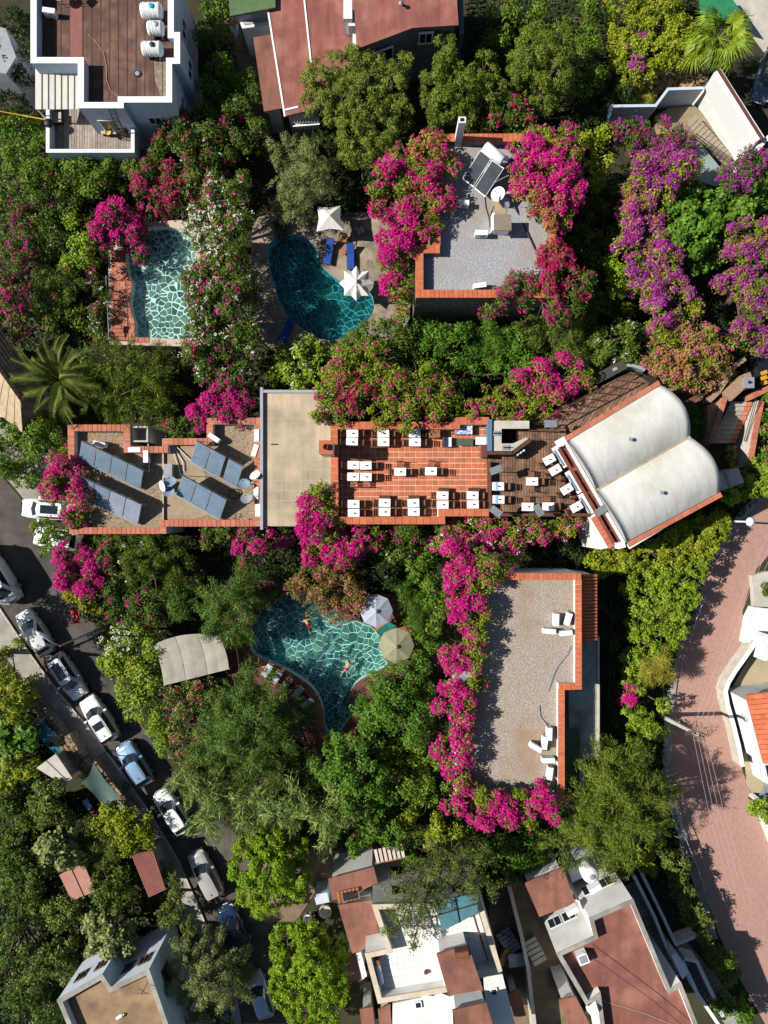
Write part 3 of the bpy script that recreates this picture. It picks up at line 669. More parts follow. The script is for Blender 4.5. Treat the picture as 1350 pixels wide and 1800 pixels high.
# ---- solar roof
sr, so, si = flat_building('solar_roof_building', 'low building with terracotta-edged gravel roof covered in solar collectors', [(120,747),(229,747),(229,785),(286,785),(286,771),(364,771),(364,735),(458,735),(458,925),(292,925),(292,938),(122,938)], 4.6, 4.05, WHITE, GRAVD, pt=.42, tiles=TERRAL, tlen=.33)
part('concrete_screed', MB().prism(WP([(288,780),(345,780),(380,900),(345,912),(288,912)], 4.05), 4.054, 4.075), mat('sandy_screed', (.36,.28,.19), (.27,.2,.13), scale=1.2, rough=.9, bump=.3), sr)
part('divider', MB().box((*W(287,850,4.2),4.15), (.08, 5.6, .22)), CONC2, sr)
wt = thing('roof_basin', 'open grey concrete tank beside the solar roof', 'tank', W3(243,764,0))
wp_ = ccw(WP([(229.5,749),(260,749),(260,777),(229.5,777)], 4.5)); wi = inset(wp_, .12)
part('wall', MB().walls(wp_, 0, 4.5).ring(wp_, wi, 4.5).add([(p[0],p[1],3.2) for p in wi]+[(p[0],p[1],4.5) for p in wi], [((i+1)%4, i, 4+i, 4+(i+1)%4) for i in range(4)]), CONC2, wt)
part('floor', MB().sheet(wp_, 3.3), GREYW, wt)
# ---- tan slab roof
ts = thing('slab_roof_building', 'building with bare stained tan roof slab between solar roof and tiled terrace', 'building', W3(520,800,0))
tp = ccw(WP([(457,685),(590,685),(590,925),(462,925)], 4.75)); part('wall', MB().prism(tp, 0, 4.6), WHITE, ts); part('roof', MB().prism(inset(tp, .02), 4.6, 4.75), SLAB, ts)
kb = MB(); kb.box((*W(460,806,4.9),4.84), (.2, 10.0, .3)); kb.box((*W(524,688,4.9),4.83), (5.3,.2,.28)); part('kerb_edge', kb, mat('grey_painted_edge', (.34,.36,.38), (.28,.30,.32), scale=3), ts)
part('vent', MB().box((*W(482,781,4.8),4.79), (.45,.08,.08)), DARKM, ts)
jl = MB()
for k in range(6): jl.box((*W(478+k*17,806,4.76),4.752), (.035, 9.4, .006))
for k in range(12): jl.box((*W(524,700+k*18,4.76),4.7525), (5.0, .03, .006))
part('board_line', jl, mat('paler_board_line', (.47,.37,.24)), ts)
# ---- tiled terrace
TF = 4.2
tt, to, ti = flat_building('tiled_terrace', 'restaurant terrace paved in square orange tiles with broad orange parapet', [(581,742),(797,742),(797,734),(860,734),(860,907),(782,907),(782,921),(583,921)], TF+.88, TF, WHITE, GROUT, pt=.48, tiles=TERRA, tlen=.5, cat='terrace',
    openx=W(858,0,TF+.9)[0])
tpo = [(W(856,0,TF)[0] if p[0] > W(845,0,TF)[0] else p[0], p[1]) for p in inset(to, .47)]
tile_area(tt, 'floor_tile', TERRA, tpo, .40, .40, R(0), TF+.004, .02, gap=.04, origin=W(592,755,TF), base=tuple(tt.location))
ch = thing('terrace_chimney', 'square brick chimney with round clay pot on the terrace west wall', 'chimney', W3(572,790,TF))
part('stack', MB().prism(WP([(562,775),(584,775),(584,798),(562,798)], 7.3), TF, 7.2), WHITE, ch)
part('cap', MB().prism(WP([(560.5,774),(585,774),(585,798.5),(560.5,798.5)], 7.35), 7.2, 7.35, True), TERRA, ch)
part('pot', MB().lathe(W3(573,786,7.35), [(.18,0),(.22,.25),(.15,.3),(.15,.15)], 14), TERRAD, ch)
# ---- deck
dk = thing('wooden_deck', 'dining deck of brown weathered boards between terrace and vaulted hall', 'deck', W3(940,830,0))
dpoly = WP([(853,798),(905,798),(905,752),(960,757),(990,745),(1000,768),(1052,902),(862,903),(862,815),(853,815)], TF)
part('base', MB().prism(dpoly, 0, TF-.05), mat('deck_base', (.03,.018,.012)), dk)
tile_area(dk, 'deck_board', DECK, dpoly, .20, 2.6, R(0), TF-.04, .045, gap=.03, base=tuple(dk.location), bond=0, limit=300)
dkr = thing('deck_edge_wall', 'low brown wooden parapet around the dining deck', 'wall', W3(862,860,TF))
for (a, b, w_) in (((860,811),(862,905),.22), ((862,905),(1045,905),.22), ((930,755),(985,757),.16)):
    A, B = W(*a, TF+.6), W(*b, TF+.6); mx = ((A[0]+B[0])/2, (A[1]+B[1])/2, TF+.3); part('rail', MB().box(mx, (math.dist(A, B), w_, .6), rz=math.atan2(B[1]-A[1], B[0]-A[0])), WOODD, dkr)
# entrance ramp beside the vaulted hall
rp = thing('entrance_ramp', 'boarded ramp with dark railings along the north side of the vaulted hall', 'ramp', W3(1060,710,0))
rpoly = WP([(925,752),(945,735),(1095,660),(1120,652),(1160,668),(1000,765)], TF-.3)
part('base', MB().prism(rpoly, 0, TF-.35), mat('deck_base', (.03,.018,.012)), rp)
tile_area(rp, 'ramp_board', DECK, rpoly, .24, 3.0, R(-32), TF-.34, .045, gap=.03, base=tuple(rp.location), bond=0)
rr = MB(); 
for off in (0, 14):
    A, B = W3(950+off*.3,741+off,TF+.6), W3(1110+off*.3,654+off,TF+.6); rr.tube([A, B], .05, 6)
    for k in range(9): q = Vector(A).lerp(Vector(B), k/8); rr.tube([q, q-Vector((0,0,1.0))], .035, 5)
part('railing', rr, WOODD, rp)
# stairs in the shade beside the ramp
stp = thing('shaded_steps', 'dark steps descending in the shade beside the boarded ramp', 'steps', W3(1010,720,0))
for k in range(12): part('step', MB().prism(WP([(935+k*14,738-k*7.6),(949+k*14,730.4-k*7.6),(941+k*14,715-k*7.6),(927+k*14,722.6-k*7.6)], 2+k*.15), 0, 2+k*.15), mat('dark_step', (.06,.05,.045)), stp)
arc = MB(); aw = [W3(1078+ (k*7), 650-abs(0)-8*math.sin(k/8*math.pi), 3.6) for k in range(9)]
for k in range(8): arc.box(((aw[k][0]+aw[k+1][0])/2, (aw[k][1]+aw[k+1][1])/2, 1.8), (math.dist(aw[k][:2], aw[k+1][:2])-.004, .22, 3.6), rz=math.atan2(aw[k+1][1]-aw[k][1], aw[k+1][0]-aw[k][0]))
solo('curved_wall', arc, GREYW, 'short curved grey wall at the top of the boarded ramp', 'wall')
# ---- bar counter
bar = thing('bar_counter', 'angular bar counter with pale top and dark inner floor beside terrace', 'bar counter', W3(890,770,TF))
o_ = WP([(858,740),(930,740),(930,753),(881,753),(881,780),(902,780),(925,769),(931,776),(900,792),(858,792)], TF+1.15)
part('counter_top', MB().prism(inset(ccw(o_), -.02), TF+1.08, TF+1.15, True), CONC2, bar); part('counter_body', MB().prism(inset(ccw(o_), .04), TF, TF+1.078), WOODD, bar)
part('front_panel', MB().quad3((*W(858,799,TF+1.2),TF+1.2),(*W(902,799,TF+1.2),TF+1.2),(*W(902,793,TF+1.2),TF+1.2),(*W(858,793,TF+1.2),TF+1.2),.9), WOODD, bar)
part('front_panel', MB().quad3((*W(902,799,TF+1.2),TF+1.2),(*W(934,776,TF+1.2),TF+1.2),(*W(930,770,TF+1.2),TF+1.2),(*W(899,793,TF+1.2),TF+1.2),.9), WOODD, bar)
part('side_panel', MB().box((*W(861,765,TF+1.25),TF+.7), (.28,2.2,1.2)), mat('slate_blue_panel', (.10,.17,.24)), bar)
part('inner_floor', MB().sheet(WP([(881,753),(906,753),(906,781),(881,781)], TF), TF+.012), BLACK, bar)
for x, y, n_, l_ in ((872,762,'bar_sink','small steel sink at the back of the bar counter'), (889,787,'bottle_rack','dark rack of bottles on the front of the bar counter')):
    t = thing(n_, l_, 'bar fitting', W3(x,y,TF+1.15)); part('tray', MB().box((0,0,.03), (.5,.35,.06)), METALG, t, world=False)
    for k in range(4): part('bottle', MB().lathe((-.18+.12*k,.02*(k%2),.06), [(.04,0),(.04,.18),(.015,.22),(.015,.28)], 8), mat('dark_bottle', (.03,.05,.07), rough=.2), t, world=False)
st = thing('drinks_stand', 'dark stand with three round glass jars in front of the bar', 'stand', W3(911,797,TF)); 
part('shelf', MB().box((0,0,.4), (.85,.35,.8), rz=R(33)), DARKM, st, world=False)
for k in range(3): part('jar', MB().lathe(((-.25+.25*k)*math.cos(R(33)),(-.25+.25*k)*math.sin(R(33)),.8), [(.1,0),(.11,.15),(.07,.2)], 10), mat('jar_glass', (.5,.6,.7), rough=.15), st, world=False)
# ---- vaulted hall
vh = thing('vaulted_hall', 'restaurant hall under two parallel cream barrel vault roofs', 'building', W3(1120,815,0))
A0, A1 = Vector(W(998,776,6.0)), Vector(W(1163,677,6.0)); B0, B1 = Vector(W(1101,953,6.0)), Vector(W(1266,864,6.0))
u = (A1-A0).normalized(); 
part('wall', MB().prism([tuple(A0),tuple(A1),tuple(B1),tuple(B0)], 0, 5.9), WHITE, vh)
def vault(P0, P1, Q0, Q1, bul):
    mb = MB(); n1, n2 = 20, 14
    for i in range(n1+1):
        for j in range(n2+1):
            s, t = i/n1, j/n2; p = P0.lerp(P1, s).lerp(Q0.lerp(Q1, s), t); a = math.pi*t
            z = 6.0+3.4*t*(1-t)**1.0; ext = .33*math.sin(a)*s
            mb.v.append((p.x+u.x*ext, p.y+u.y*ext, z))
    for i in range(n1):
        for j in range(n2): k = i*(n2+1)+j; mb.f.append((k, k+n2+1, k+n2+2, k+1)[::-1])
    for e in (0, n1):
        b = len(mb.v)
        row = [e*(n2+1)+j for j in range(n2+1)]; mb.v += [(mb.v[r][0], mb.v[r][1], 5.88) for r in row]
        for j in range(n2): mb.f.append((row[j], row[j+1], b+j+1, b+j))
    return mb
M0, M1 = A0.lerp(B0, .485), A1.lerp(B1, .485)
part('vault_roof', vault(A0, A1, M0, M1, .5), VAULT, vh, smooth=True); part('vault_roof', vault(M0, M1, B0, B1, .5), VAULT, vh, smooth=True)
vl = MB(); vl.quad3((M0.x-.1, M0.y+.12, 6.06), (M1.x-.1, M1.y+.12, 6.06), (M1.x+.1, M1.y-.12, 6.06), (M0.x+.1, M0.y-.12, 6.06), .04); part('valley_gutter', vl, mat('stained_gutter', (.30,.22,.13), (.42,.36,.26), scale=3), vh)
bandm = mat('vault_seam', (.53,.515,.47))
for P0, P1, Q0, Q1 in ((A0,A1,M0,M1),(M0,M1,B0,B1)):
    for k in range(1, 9):
        s = k/9+.01*random.uniform(-1,1); pts = []
        for j in range(15):
            t = j/14; p = P0.lerp(P1, s).lerp(Q0.lerp(Q1, s), t); a = math.pi*t
            e = .33*math.sin(a)*s; pts.append((p.x+u.x*e, p.y+u.y*e, 6.003+3.4*t*(1-t)))
        sm = MB()
        for p, q in zip(pts, pts[1:]): 
            w_ = Vector((u.x, u.y, 0))*.028; p, q = Vector(p), Vector(q); sm.quad3(p-w_+Vector((0,0,.006)), p+w_+Vector((0,0,.006)), q+w_+Vector((0,0,.006)), q-w_+Vector((0,0,.006)))
        part('roof_seam', sm, bandm, vh)
for x, y in ((1108,772),(1163,866)):
    part('vent_pipe', MB().tube([(*W(x,y,7.0),6.7), (*W(x,y,7.1),7.1)], .07, 8).tube([(*W(x,y,7.1),7.1), (*W(x,y,7.1),7.18)], .13, 8), METALG, vh)
TM = unit_piece('ridge_tile', TERRAL, .05)
nrm = Vector((-u.y, u.x))
run_pieces(vh, 'edge_tile', TM, A0+nrm*.22, A1+nrm*.22, .34, 5.92, .06, .62, base=tuple(vh.location)); run_pieces(vh, 'edge_tile', TM, B0-nrm*.22, B1-nrm*.22, .34, 5.92, .06, .62, base=tuple(vh.location))
ew = MB(); 
for P0, P1, sgn in ((A0,A1,1),(B0,B1,-1)): c = (P0+P1)/2+nrm*.22*sgn; ew.box((c.x, c.y, 5.8), ((P1-P0).length, .32, .22), rz=math.atan2(u.y, u.x))
part('eave', ew, WHITE, vh)
# scalloped white fringe and brown beams on the deck side
d_ = (B0-A0).normalized(); L_ = (B0-A0).length
fr_ = MB()
for k in range(44):
    p = A0+d_*(L_*(k+.5)/44)-u*.16; fr_.box((p.x, p.y, 5.92), (L_/44*.8, .2, .12), rz=math.atan2(d_.y, d_.x))
part('fringe', fr_, WHITE2, vh)
# beams of the pergola in front of the hall
pg = thing('deck_pergola', 'reddish brown timber beams between deck benches and vaulted hall', 'pergola', W3(1030,850,TF))
for off, z, w_ in ((.14,5.1,.14),(.52,5.0,.2)):
    p, q = A0-u*off+d_*.2, B0-u*off-d_*.1; part('beam', MB().box(((p.x+q.x)/2,(p.y+q.y)/2,z), ((q-p).length, w_, .2), rz=math.atan2(d_.y,d_.x)), mat('red_brown_beam', (.20,.06,.04), (.15,.045,.03), scale=3), pg)
for k in range(6):
    p = A0+d_*(L_*(k+.3)/6.1); q = p-u*.6; part('cross_beam', MB().box(((p.x+q.x)/2,(p.y+q.y)/2,4.86), (.6,.12,.12), rz=math.atan2(u.y,u.x)), MATS['red_brown_beam'], pg)
for k in range(4):
    p = A0-u*.52+d_*(L_*(k+.1)/3.2); part('post', MB().box((p.x,p.y,(TF+4.88)/2), (.14,.14,4.88-TF)), MATS['red_brown_beam'], pg)
part('white_block', MB().box((*W(989,776,6),5.5), (.5,.5,1.0), rz=R(30)), WHITE2, pg)
part('gutter_panel', MB().quad3((*W(1004,780,5.3),5.3),(*W(1012,775,5.3),5.3),(*W(1100,935,5.3),5.3),(*W(1090,940,5.3),5.3),.05), mat('grey_gutter_sheet', (.45,.44,.40), (.36,.35,.32), scale=3), pg)
# south-west terrace strip and white stair wall of the hall
sw = thing('corner_parapet', 'orange tiled parapet with white wall at the southern corner of the vaulted hall', 'parapet', W3(1060,930,0))
part('wall', MB().prism(WP([(1040,905),(1052,901),(1082,960),(1056,966)], 4.9), 0, 4.9), WHITE, sw)
run_pieces(sw, 'cap_tile', TM, W(1044,908,4.95), W(1076,962,4.95), .5, 4.91, .06, .34, base=tuple(sw.location))
part('corner_block', MB().prism(WP([(1084,955),(1098,952),(1100,962),(1088,965)], 5.6), 0, 5.6), WHITE2, sw)
vb = solo('vent_house', MB().prism(WP([(1260,835),(1298,822),(1308,848),(1270,862)], 3.2), 0, 3.2, True), CONC2, 'small concrete roofed box at the eastern corner of the vaulted hall', 'outbuilding')
solo('box_ridge', MB().box((*W(1279,843,3.3),3.26), (.12,1.1,.14), rz=R(20)), CONC, 'thin ridge upstand on the small concrete outbuilding roof', 'ridge')
# ---- lower gravel roof
lg, lo, li = flat_building('lower_gravel_building', 'large building with beige gravel roof hedged with bougainvillea', [(836,1008),(1022,1008),(1022,1212),(992,1212),(992,1412),(804,1412),(804,1205),(836,1205)], 5.9, 5.4, WHITE, GRAVB, pt=.42, tiles=TERRA, tlen=.33)
tr_ = thing('tiled_lean_to_roof', 'red clay tiled lean-to roof right of the beige gravel roof', 'roof', W3(1035,1065,0))
part('wall', MB().prism(WP([(1023,1010),(1044,1010),(1044,1126),(1023,1126)], 4.9), 0, 4.5), WHITE, tr_)
cm = MB(); n8 = 8
for k in range(n8):
    a0, a1 = math.pi*k/n8, math.pi*(k+1)/n8; cm.add([(-.5, -math.cos(a0)*.5, math.sin(a0)), (.5, -math.cos(a0)*.5, math.sin(a0)), (.5, -math.cos(a1)*.5, math.sin(a1)), (-.5, -math.cos(a1)*.5, math.sin(a1))], [(0,1,2,3)])
CT = cm.mesh('roof_tile', TERRA); Y0, Y1 = W(0,1009,5)[1], W(0,1127,5)[1]; X0, X1 = W(1024,0,5.3)[0], W(1050,0,5.0)[0]; rows = 20
part('roof_base', MB().quad3((X0,Y0,5.25),(X1,Y0,4.8),(X1,Y1,4.8),(X0,Y1,5.25),.08), TERRAD, tr_)
for i in range(rows):
    for j in range(4):
        y = Y0+(Y1-Y0)*(i+.5)/rows; x = X0+(X1-X0)*(j+.5)/4; z = 5.25-.45*(j+.5)/4
        t = link('roof_tile', CT, tr_, (x-tr_.location.x, y-tr_.location.y, z), 0, ((X1-X0)/4*1.12, abs(Y1-Y0)/rows*.86, .09)); t.rotation_euler = (0, math.atan2(.45, X1-X0)-.05, 0)
cw = thing('concrete_walkway', 'grey concrete walkway slab stepping down along the gravel-roofed building', 'walkway', W3(1038,1230,0))
part('slab', MB().prism(WP([(1023,1128),(1051,1128),(1053,1335),(1024,1335),(1012,1300),(1000,1290),(1000,1214),(1023,1214)], 3.6), 0, 3.6), mat('mossy_concrete', (.33,.36,.31), (.25,.28,.25), scale=1.2, rough=.9, c3=(.2,.19,.15), s3=.6), cw)
part('slab_edge', MB().box((*W(1052,1230,3.7),3.65), (.12, 9.1, .25)), CONC2, cw)
aw_ = thing('green_awning', 'dark green cloth awning below the maroon parapet', 'awning', W3(1005,1340,0))
part('canopy', MB().quad3((*W(995,1282,4.6),4.6),(*W(1018,1278,4.2),4.2),(*W(1018,1385,4.2),4.2),(*W(995,1392,4.6),4.6),.03), mat('dark_green_awning', (.03,.09,.05), (.025,.07,.04), scale=2), aw_)
part('frame', MB().tube([(*W(1018,1278,4.2),4.17),(*W(1018,1385,4.2),4.17)], .04, 5), DARKM, aw_)
part('side_wall', MB().prism(WP([(1014,1300),(1030,1325),(1028,1395),(1014,1395)], 2.0), 0, 2.0), BLUEW, aw_)
# ------------------------------------------------------------ bottom houses
mh, mo, mi = flat_building('tiled_roof_house', 'white house with white tiled roof terrace under the eucalyptus', [(654,1590),(680,1668),(642,1676),(665,1763),(788,1742),(845,1718),(882,1706),(846,1585)], 6.4, 5.6, WHITE, WTILE, CREAM, pt=.3, cat='house')
for t, zc in ((.25,4.7),(.55,4.7),(.82,4.7),(.25,2.0),(.55,2.0),(.82,2.0)): wall_window(mh, W(654,1590,6.4), W(846,1585,6.4), t, .9, zc, 1.0, frame=WOODD, out=-1)
def roof_piece(name, label, px, z, m, wallm=None, z0=0.0, cat='roof', th=.14):
    po = ccw(WP(px, z)); cx = sum(p[0] for p in po)/len(po); cy = sum(p[1] for p in po)/len(po); r = thing(name, label, cat, (cx, cy, z0))
    part('sheet', MB().prism(po, z-th, z, True), m, r); part('wall', MB().prism(inset(po, .2), z0, z-th-.003), wallm or WHITE, r); return r
roof_piece('porch_roof', 'rust red felt porch roof nearest the garden path at bottom centre', [(577,1545),(657,1524),(664,1552),(605,1580),(584,1582)], 3.9, REDROOF2)
roof_piece('side_roof', 'largest rust red felt roof left of the white tiled terrace', [(594,1591),(655,1582),(669,1658),(619,1676)], 4.4, REDROOF2)
roof_piece('passage_roof', 'narrow shaded red roof strip below the largest porch roof', [(606,1676),(622,1676),(640,1722),(612,1728)], 3.0, REDROOF2, cat='roof')
roof_piece('low_wall_block', 'white wall block beside the narrow shaded roof strip', [(626,1676),(634,1674),(645,1716),(637,1722)], 3.9, WHITE, cat='wall')
roof_piece('stairhead_roof', 'rust red stairhead roof standing on the white tiled roof', [(767,1677),(823,1662),(849,1740),(788,1750)], 7.6, REDROOF2, z0=5.6)
roof_piece('lower_stairhead_roof', 'rust red flat roof below the stairhead on the white house', [(795,1776),(855,1762),(875,1830),(810,1840)], 7.2, REDROOF2, z0=0)
roof_piece('white_annex', 'smooth white roof south of the white tiled terrace', [(690,1764),(776,1746),(790,1752),(850,1742),(862,1760),(795,1775),(800,1850),(690,1860)], 5.3, WHITE, cat='building')
roof_piece('white_annex', 'white block with small square window right of the rust stairhead', [(850,1720),(882,1708),(905,1800),(915,1850),(860,1850)], 5.6, WHITE, cat='building')
roof_piece('corner_roof', 'small rust red roof at the bottom edge left of the white annex', [(632,1774),(655,1770),(664,1850),(640,1850)], 3.2, REDROOF2)
roof_piece('corner_roof', 'rust red roof at the bottom edge behind a cream parapet', [(664,1775),(686,1766),(690,1850),(672,1850)], 4.4, REDROOF2, CREAM)
roof_piece('yard_roof', 'tiny red roof right of the white block in the bottom yard', [(893,1748),(912,1738),(925,1785),(904,1790)], 2.2, REDROOF2)
for (x, y) in ((735,1765),(868,1742)):
    w_ = thing('roof_light', 'small square roof light in the white roof at ' + ('the left annex' if x < 800 else 'the right block'), 'window', W3(x,y,5.3 if x < 800 else 5.6)); part('frame', MB().box((0,0,.06), (.5,.5,.12), rz=R(10)), WHITE2, w_, world=False); part('pane', MB().box((0,0,.125), (.34,.34,.02), rz=R(10)), WINGL, w_, world=False)
pr = thing('slatted_pergola', 'pale slatted wooden pergola strewn with magenta petals', 'pergola', W3(680,1500,0))
for k in range(7): part('slat', MB().quad3((*W(657+k*7.5,1494-k*1.6,3.2),3.2),(*W(662+k*7.5,1493-k*1.6,3.2),3.2),(*W(667+k*7.5,1516-k*1.6,3.2),3.2),(*W(662+k*7.5,1517-k*1.6,3.2),3.2),.05), mat('bleached_slat', (.55,.48,.42), rnd=.1), pr)
part('beam', MB().quad3((*W(660,1520,3.1),3.12),(*W(712,1508,3.1),3.12),(*W(711,1504,3.1),3.12),(*W(659,1516,3.1),3.12),.12), WOODM, pr)
for q in ((661,1518),(710,1506)): part('post', MB().box((*W(*q,3),1.5), (.12,.12,3)), WOODM, pr)
# ---- bottom right red roof house
bh, bo2, bi2 = flat_building('red_terrace_house', 'white house with big maroon roof terrace at the bottom right', [(1036,1614),(1112,1580),(1165,1708),(1178,1738),(1196,1726),(1245,1850),(1062,1850),(1050,1755),(1032,1768),(978,1676),(1044,1645)], 6.6, 6.0, WHITE, mat('maroon_terrace_felt', (.225,.088,.066), (.175,.068,.052), scale=.8, rough=.85, c3=(.30,.13,.10), s3=.5, detail=7, streak=(R(22), 1.6, .2)), CONC, pt=.24, cat='house')
for a, b, ts in (((1112,1580),(1036,1614),((.3,3.6),(.72,3.6),(.5,1.4))),((1044,1645),(978,1676),((.35,3.4),(.75,3.4))),((978,1676),(1032,1768),((.3,3.6),(.7,3.6)))):
    for t, zc in ts: wall_window(bh, W(*a,6.6), W(*b,6.6), t, .95, zc, 1.1, bars=True, out=-1)
roof_piece('entry_roof', 'brownish red roof dappled with shade left of the white wings', [(922,1552),(990,1525),(1012,1588),(948,1612)], 4.2, REDROOF2)
roof_piece('low_red_roof', 'dusty red lower roof at the bottom edge left of maroon terrace', [(982,1758),(1012,1752),(1062,1850),(1020,1850)], 4.0, REDROOF2)
def flatwin(x, y, z, label, rz=R(-22), ac=True):
    t = thing('barred_window', label, 'window', W3(x,y,z), rz); f = MB()
    for (ox, oy, sx, sy) in ((0,.28,.9,.07),(0,-.28,.9,.07),(-.42,0,.07,.6),(.42,0,.07,.6)): f.box((ox,oy,.05), (sx,sy,.1))
    part('frame', f, WHITE2, t, world=False); part('pane', MB().box((0,0,.02), (.8,.5,.03)), WINGL, t, world=False)
    b = MB()
    for k in range(6): b.box((-.35+.14*k,0,.09), (.02,.5,.02))
    part('bars', b, DARKM, t, world=False); return t
sk = thing('roof_hatch', 'white framed glass hatch on the maroon roof terrace', 'roof hatch', W3(1021,1677,6.0), R(22)); part('frame', MB().box((0,0,.3), (.72,.72,.6)), WHITE2, sk, world=False); part('pane', MB().box((0,0,.61), (.52,.52,.03)), METALG, sk, world=False)
tn = thing('round_water_tank', 'round white water tank beside the top of the white wing', 'water tank', W3(1030,1523,3.2)); part('tank', MB().lathe((0,0,0), [(.55,0),(.6,.3),(.6,1.2),(.5,1.4),(.2,1.5)], 20), PLAST, tn, world=False, smooth=True); part('lid', MB().lathe((0,0,1.5), [(.2,0),(.2,.06),(.05,.1)], 14), METALG, tn, world=False)
tbs = solo('tank_plinth', MB().prism(WP([(998,1528),(1046,1510),(1052,1530),(1006,1552)], 3.2), 0, 3.18), BLUEW, 'pale blue plinth under the round white water tank', 'plinth')
# garden walls, steps and channels at bottom right
def wall_line(name, label, pts, z, w, m, z0=0.0, cat='wall', capm=None):
    c = W(pts[len(pts)//2][0], pts[len(pts)//2][1], z); r = thing(name, label, cat, (c[0], c[1], z0)); mb = MB(); cp = MB()
    for q_, (a, b) in enumerate(zip(pts, pts[1:])):
        A, B = W(a[0], a[1], z), W(b[0], b[1], z); e_ = .003*(q_%3); ang = math.atan2(B[1]-A[1], B[0]-A[0]); L = math.dist(A, B)
        mb.box(((A[0]+B[0])/2, (A[1]+B[1])/2, (z+z0)/2), (L+w*.8, w-e_, z-z0-2*e_), rz=ang); cp.box(((A[0]+B[0])/2, (A[1]+B[1])/2, z+.025+e_), (L+w*.92, w+.06, .045), rz=ang)
    part('body', mb, m, r); part('coping', cp, capm or m, r); return r
def steps(name, label, p0, p1, wid, n, z0, z1, m, zb=0.0, m2=None, split=.0):
    A, B = Vector(W(*p0, (z0+z1)/2)), Vector(W(*p1, (z0+z1)/2)); d = (B-A).normalized(); L = (B-A).length/n; r = thing(name, label, 'steps', (A.x, A.y, zb)); ang = math.atan2(d.y, d.x); nr = Vector((-d.y, d.x))
    for k in range(n):
        c = A+d*(L*(k+.5)); z = z0+(z1-z0)*(k+.5)/n
        if m2:
            w2 = wid*split; c1 = c+nr*(wid/2-(wid-w2)/2); c2 = c-nr*(wid/2-w2/2)
            part('step', MB().box((c1.x, c1.y, (z+zb)/2), (L-.02, wid-w2-.01, z-zb), rz=ang), m, r); part('step', MB().box((c2.x, c2.y, (z+zb)/2), (L-.02, w2-.01, z-zb), rz=ang), m2, r, label='step end in terracotta')
        else: part('step', MB().box((c.x, c.y, (z+zb)/2), (L-.02, wid, z-zb), rz=ang), m, r)
    return r
wall_line('garden_wall', 'long pale garden wall with coping left of the sunken passage', [(892,1545),(918,1650),(928,1700),(945,1850)], 1.8, .22, CONC2)
wall_line('channel_wall', 'white topped wall running down beside the maroon terrace house', [(1115,1540),(1150,1610),(1178,1680),(1185,1690)], 1.6, .16, WHITE)
wall_line('channel_wall', 'outer white topped wall of the dark planting bed', [(1128,1535),(1165,1610),(1188,1660),(1225,1645)], 1.2, .16, WHITE)
wall_line('trough_wall', 'long white trough wall reaching the bottom right corner', [(1205,1685),(1225,1690),(1270,1785)], 1.5, .2, WHITE)
wall_line('trough_wall', 'short white trough wall beside the lower planting bed', [(1200,1690),(1225,1745),(1262,1800)], 1.5, .2, WHITE)
solo('white_slab_box', MB().prism(WP([(1180,1680),(1190,1675),(1210,1710),(1200,1722)], 2.6), 0, 2.6), WHITE2, 'bright white box wall beside the maroon terrace stairs', 'wall')
steps('garden_steps', 'long flight of shaded steps between white wall and maroon terrace', (1110,1560), (1180,1715), 1.3, 22, .2, 1.2, CONC)
steps('garden_steps', 'wide shaded steps below the clipped hedge at bottom right', (1195,1672), (1300,1800), 1.7, 18, .2, 1.0, CONC)
steps('passage_steps', 'few worn steps in the sunken passage left of white wing', (930,1655), (950,1690), 1.1, 5, .3, .8, CONC2)
steps('yard_steps', 'short steps with black iron railing in the bottom yard', (884,1640), (905,1670), 1.2, 6, .2, .8, CONC2)
ir = thing('iron_railing', 'black iron railing above the yard steps', 'railing', W3(890,1640,.6)); rb = MB(); A = Vector(W3(862,1635,1.5)); B = Vector(W3(912,1652,1.5)); rb.tube([A, B], .03, 5)
for k in range(14): q = A.lerp(B, k/13); rb.tube([q, q-Vector((0,0,.9))], .015, 4)
part('bars', rb, DARKM, ir)
# ---- tan roof house bottom left
lh, lho, lhi = flat_building('tan_roof_house', 'white house with dusty tan flat roof at the bottom left', [(101,1757),(180,1712),(195,1735),(262,1703),(330,1900),(160,1900)], 6.0, 5.5, BLUEW, mat('dusty_tan_roof', (.33,.22,.12), (.24,.155,.085), scale=.7, rough=.9, bump=.3, c3=(.16,.105,.07), s3=.6, detail=8), CONC, pt=.28, cat='house')
for a, b, t, w_ in (((180,1712),(101,1757),.22,.9),((180,1712),(101,1757),.68,.9),((262,1703),(195,1735),.3,.9),((262,1703),(195,1735),.75,.9)): wall_window(lh, W(*a,6.0), W(*b,6.0), t, w_*.8, 4.4, .9, frame=WOODD)
wall_window(lh, W(330,1900,6), W(262,1703,6), .78, 1.2, 4.0, 1.2, frame=WOODD)
an = thing('roof_antenna', 'thin metal antenna mast on the dusty tan roof', 'antenna', W3(262,1722,5.5)); part('mast', MB().tube([(0,0,0),(0,0,1.6)], .02, 5).tube([(-.5,0,1.4),(.5,0,1.4)], .015, 4).tube([(-.3,.2,1.2),(.3,-.2,1.2)], .015, 4), DARKM, an, world=False)
jt = thing('water_jug', 'small white jug lying on the dusty tan roof', 'jug', W3(212,1785,5.5), R(30)); part('body', MB().tube([(-.25,0,.12),(.2,0,.12)], .12, 10), PLAST, jt, world=False); part('neck', MB().tube([(.2,0,.12),(.34,0,.12)], [.06,.05], 8), PLAST, jt, world=False)
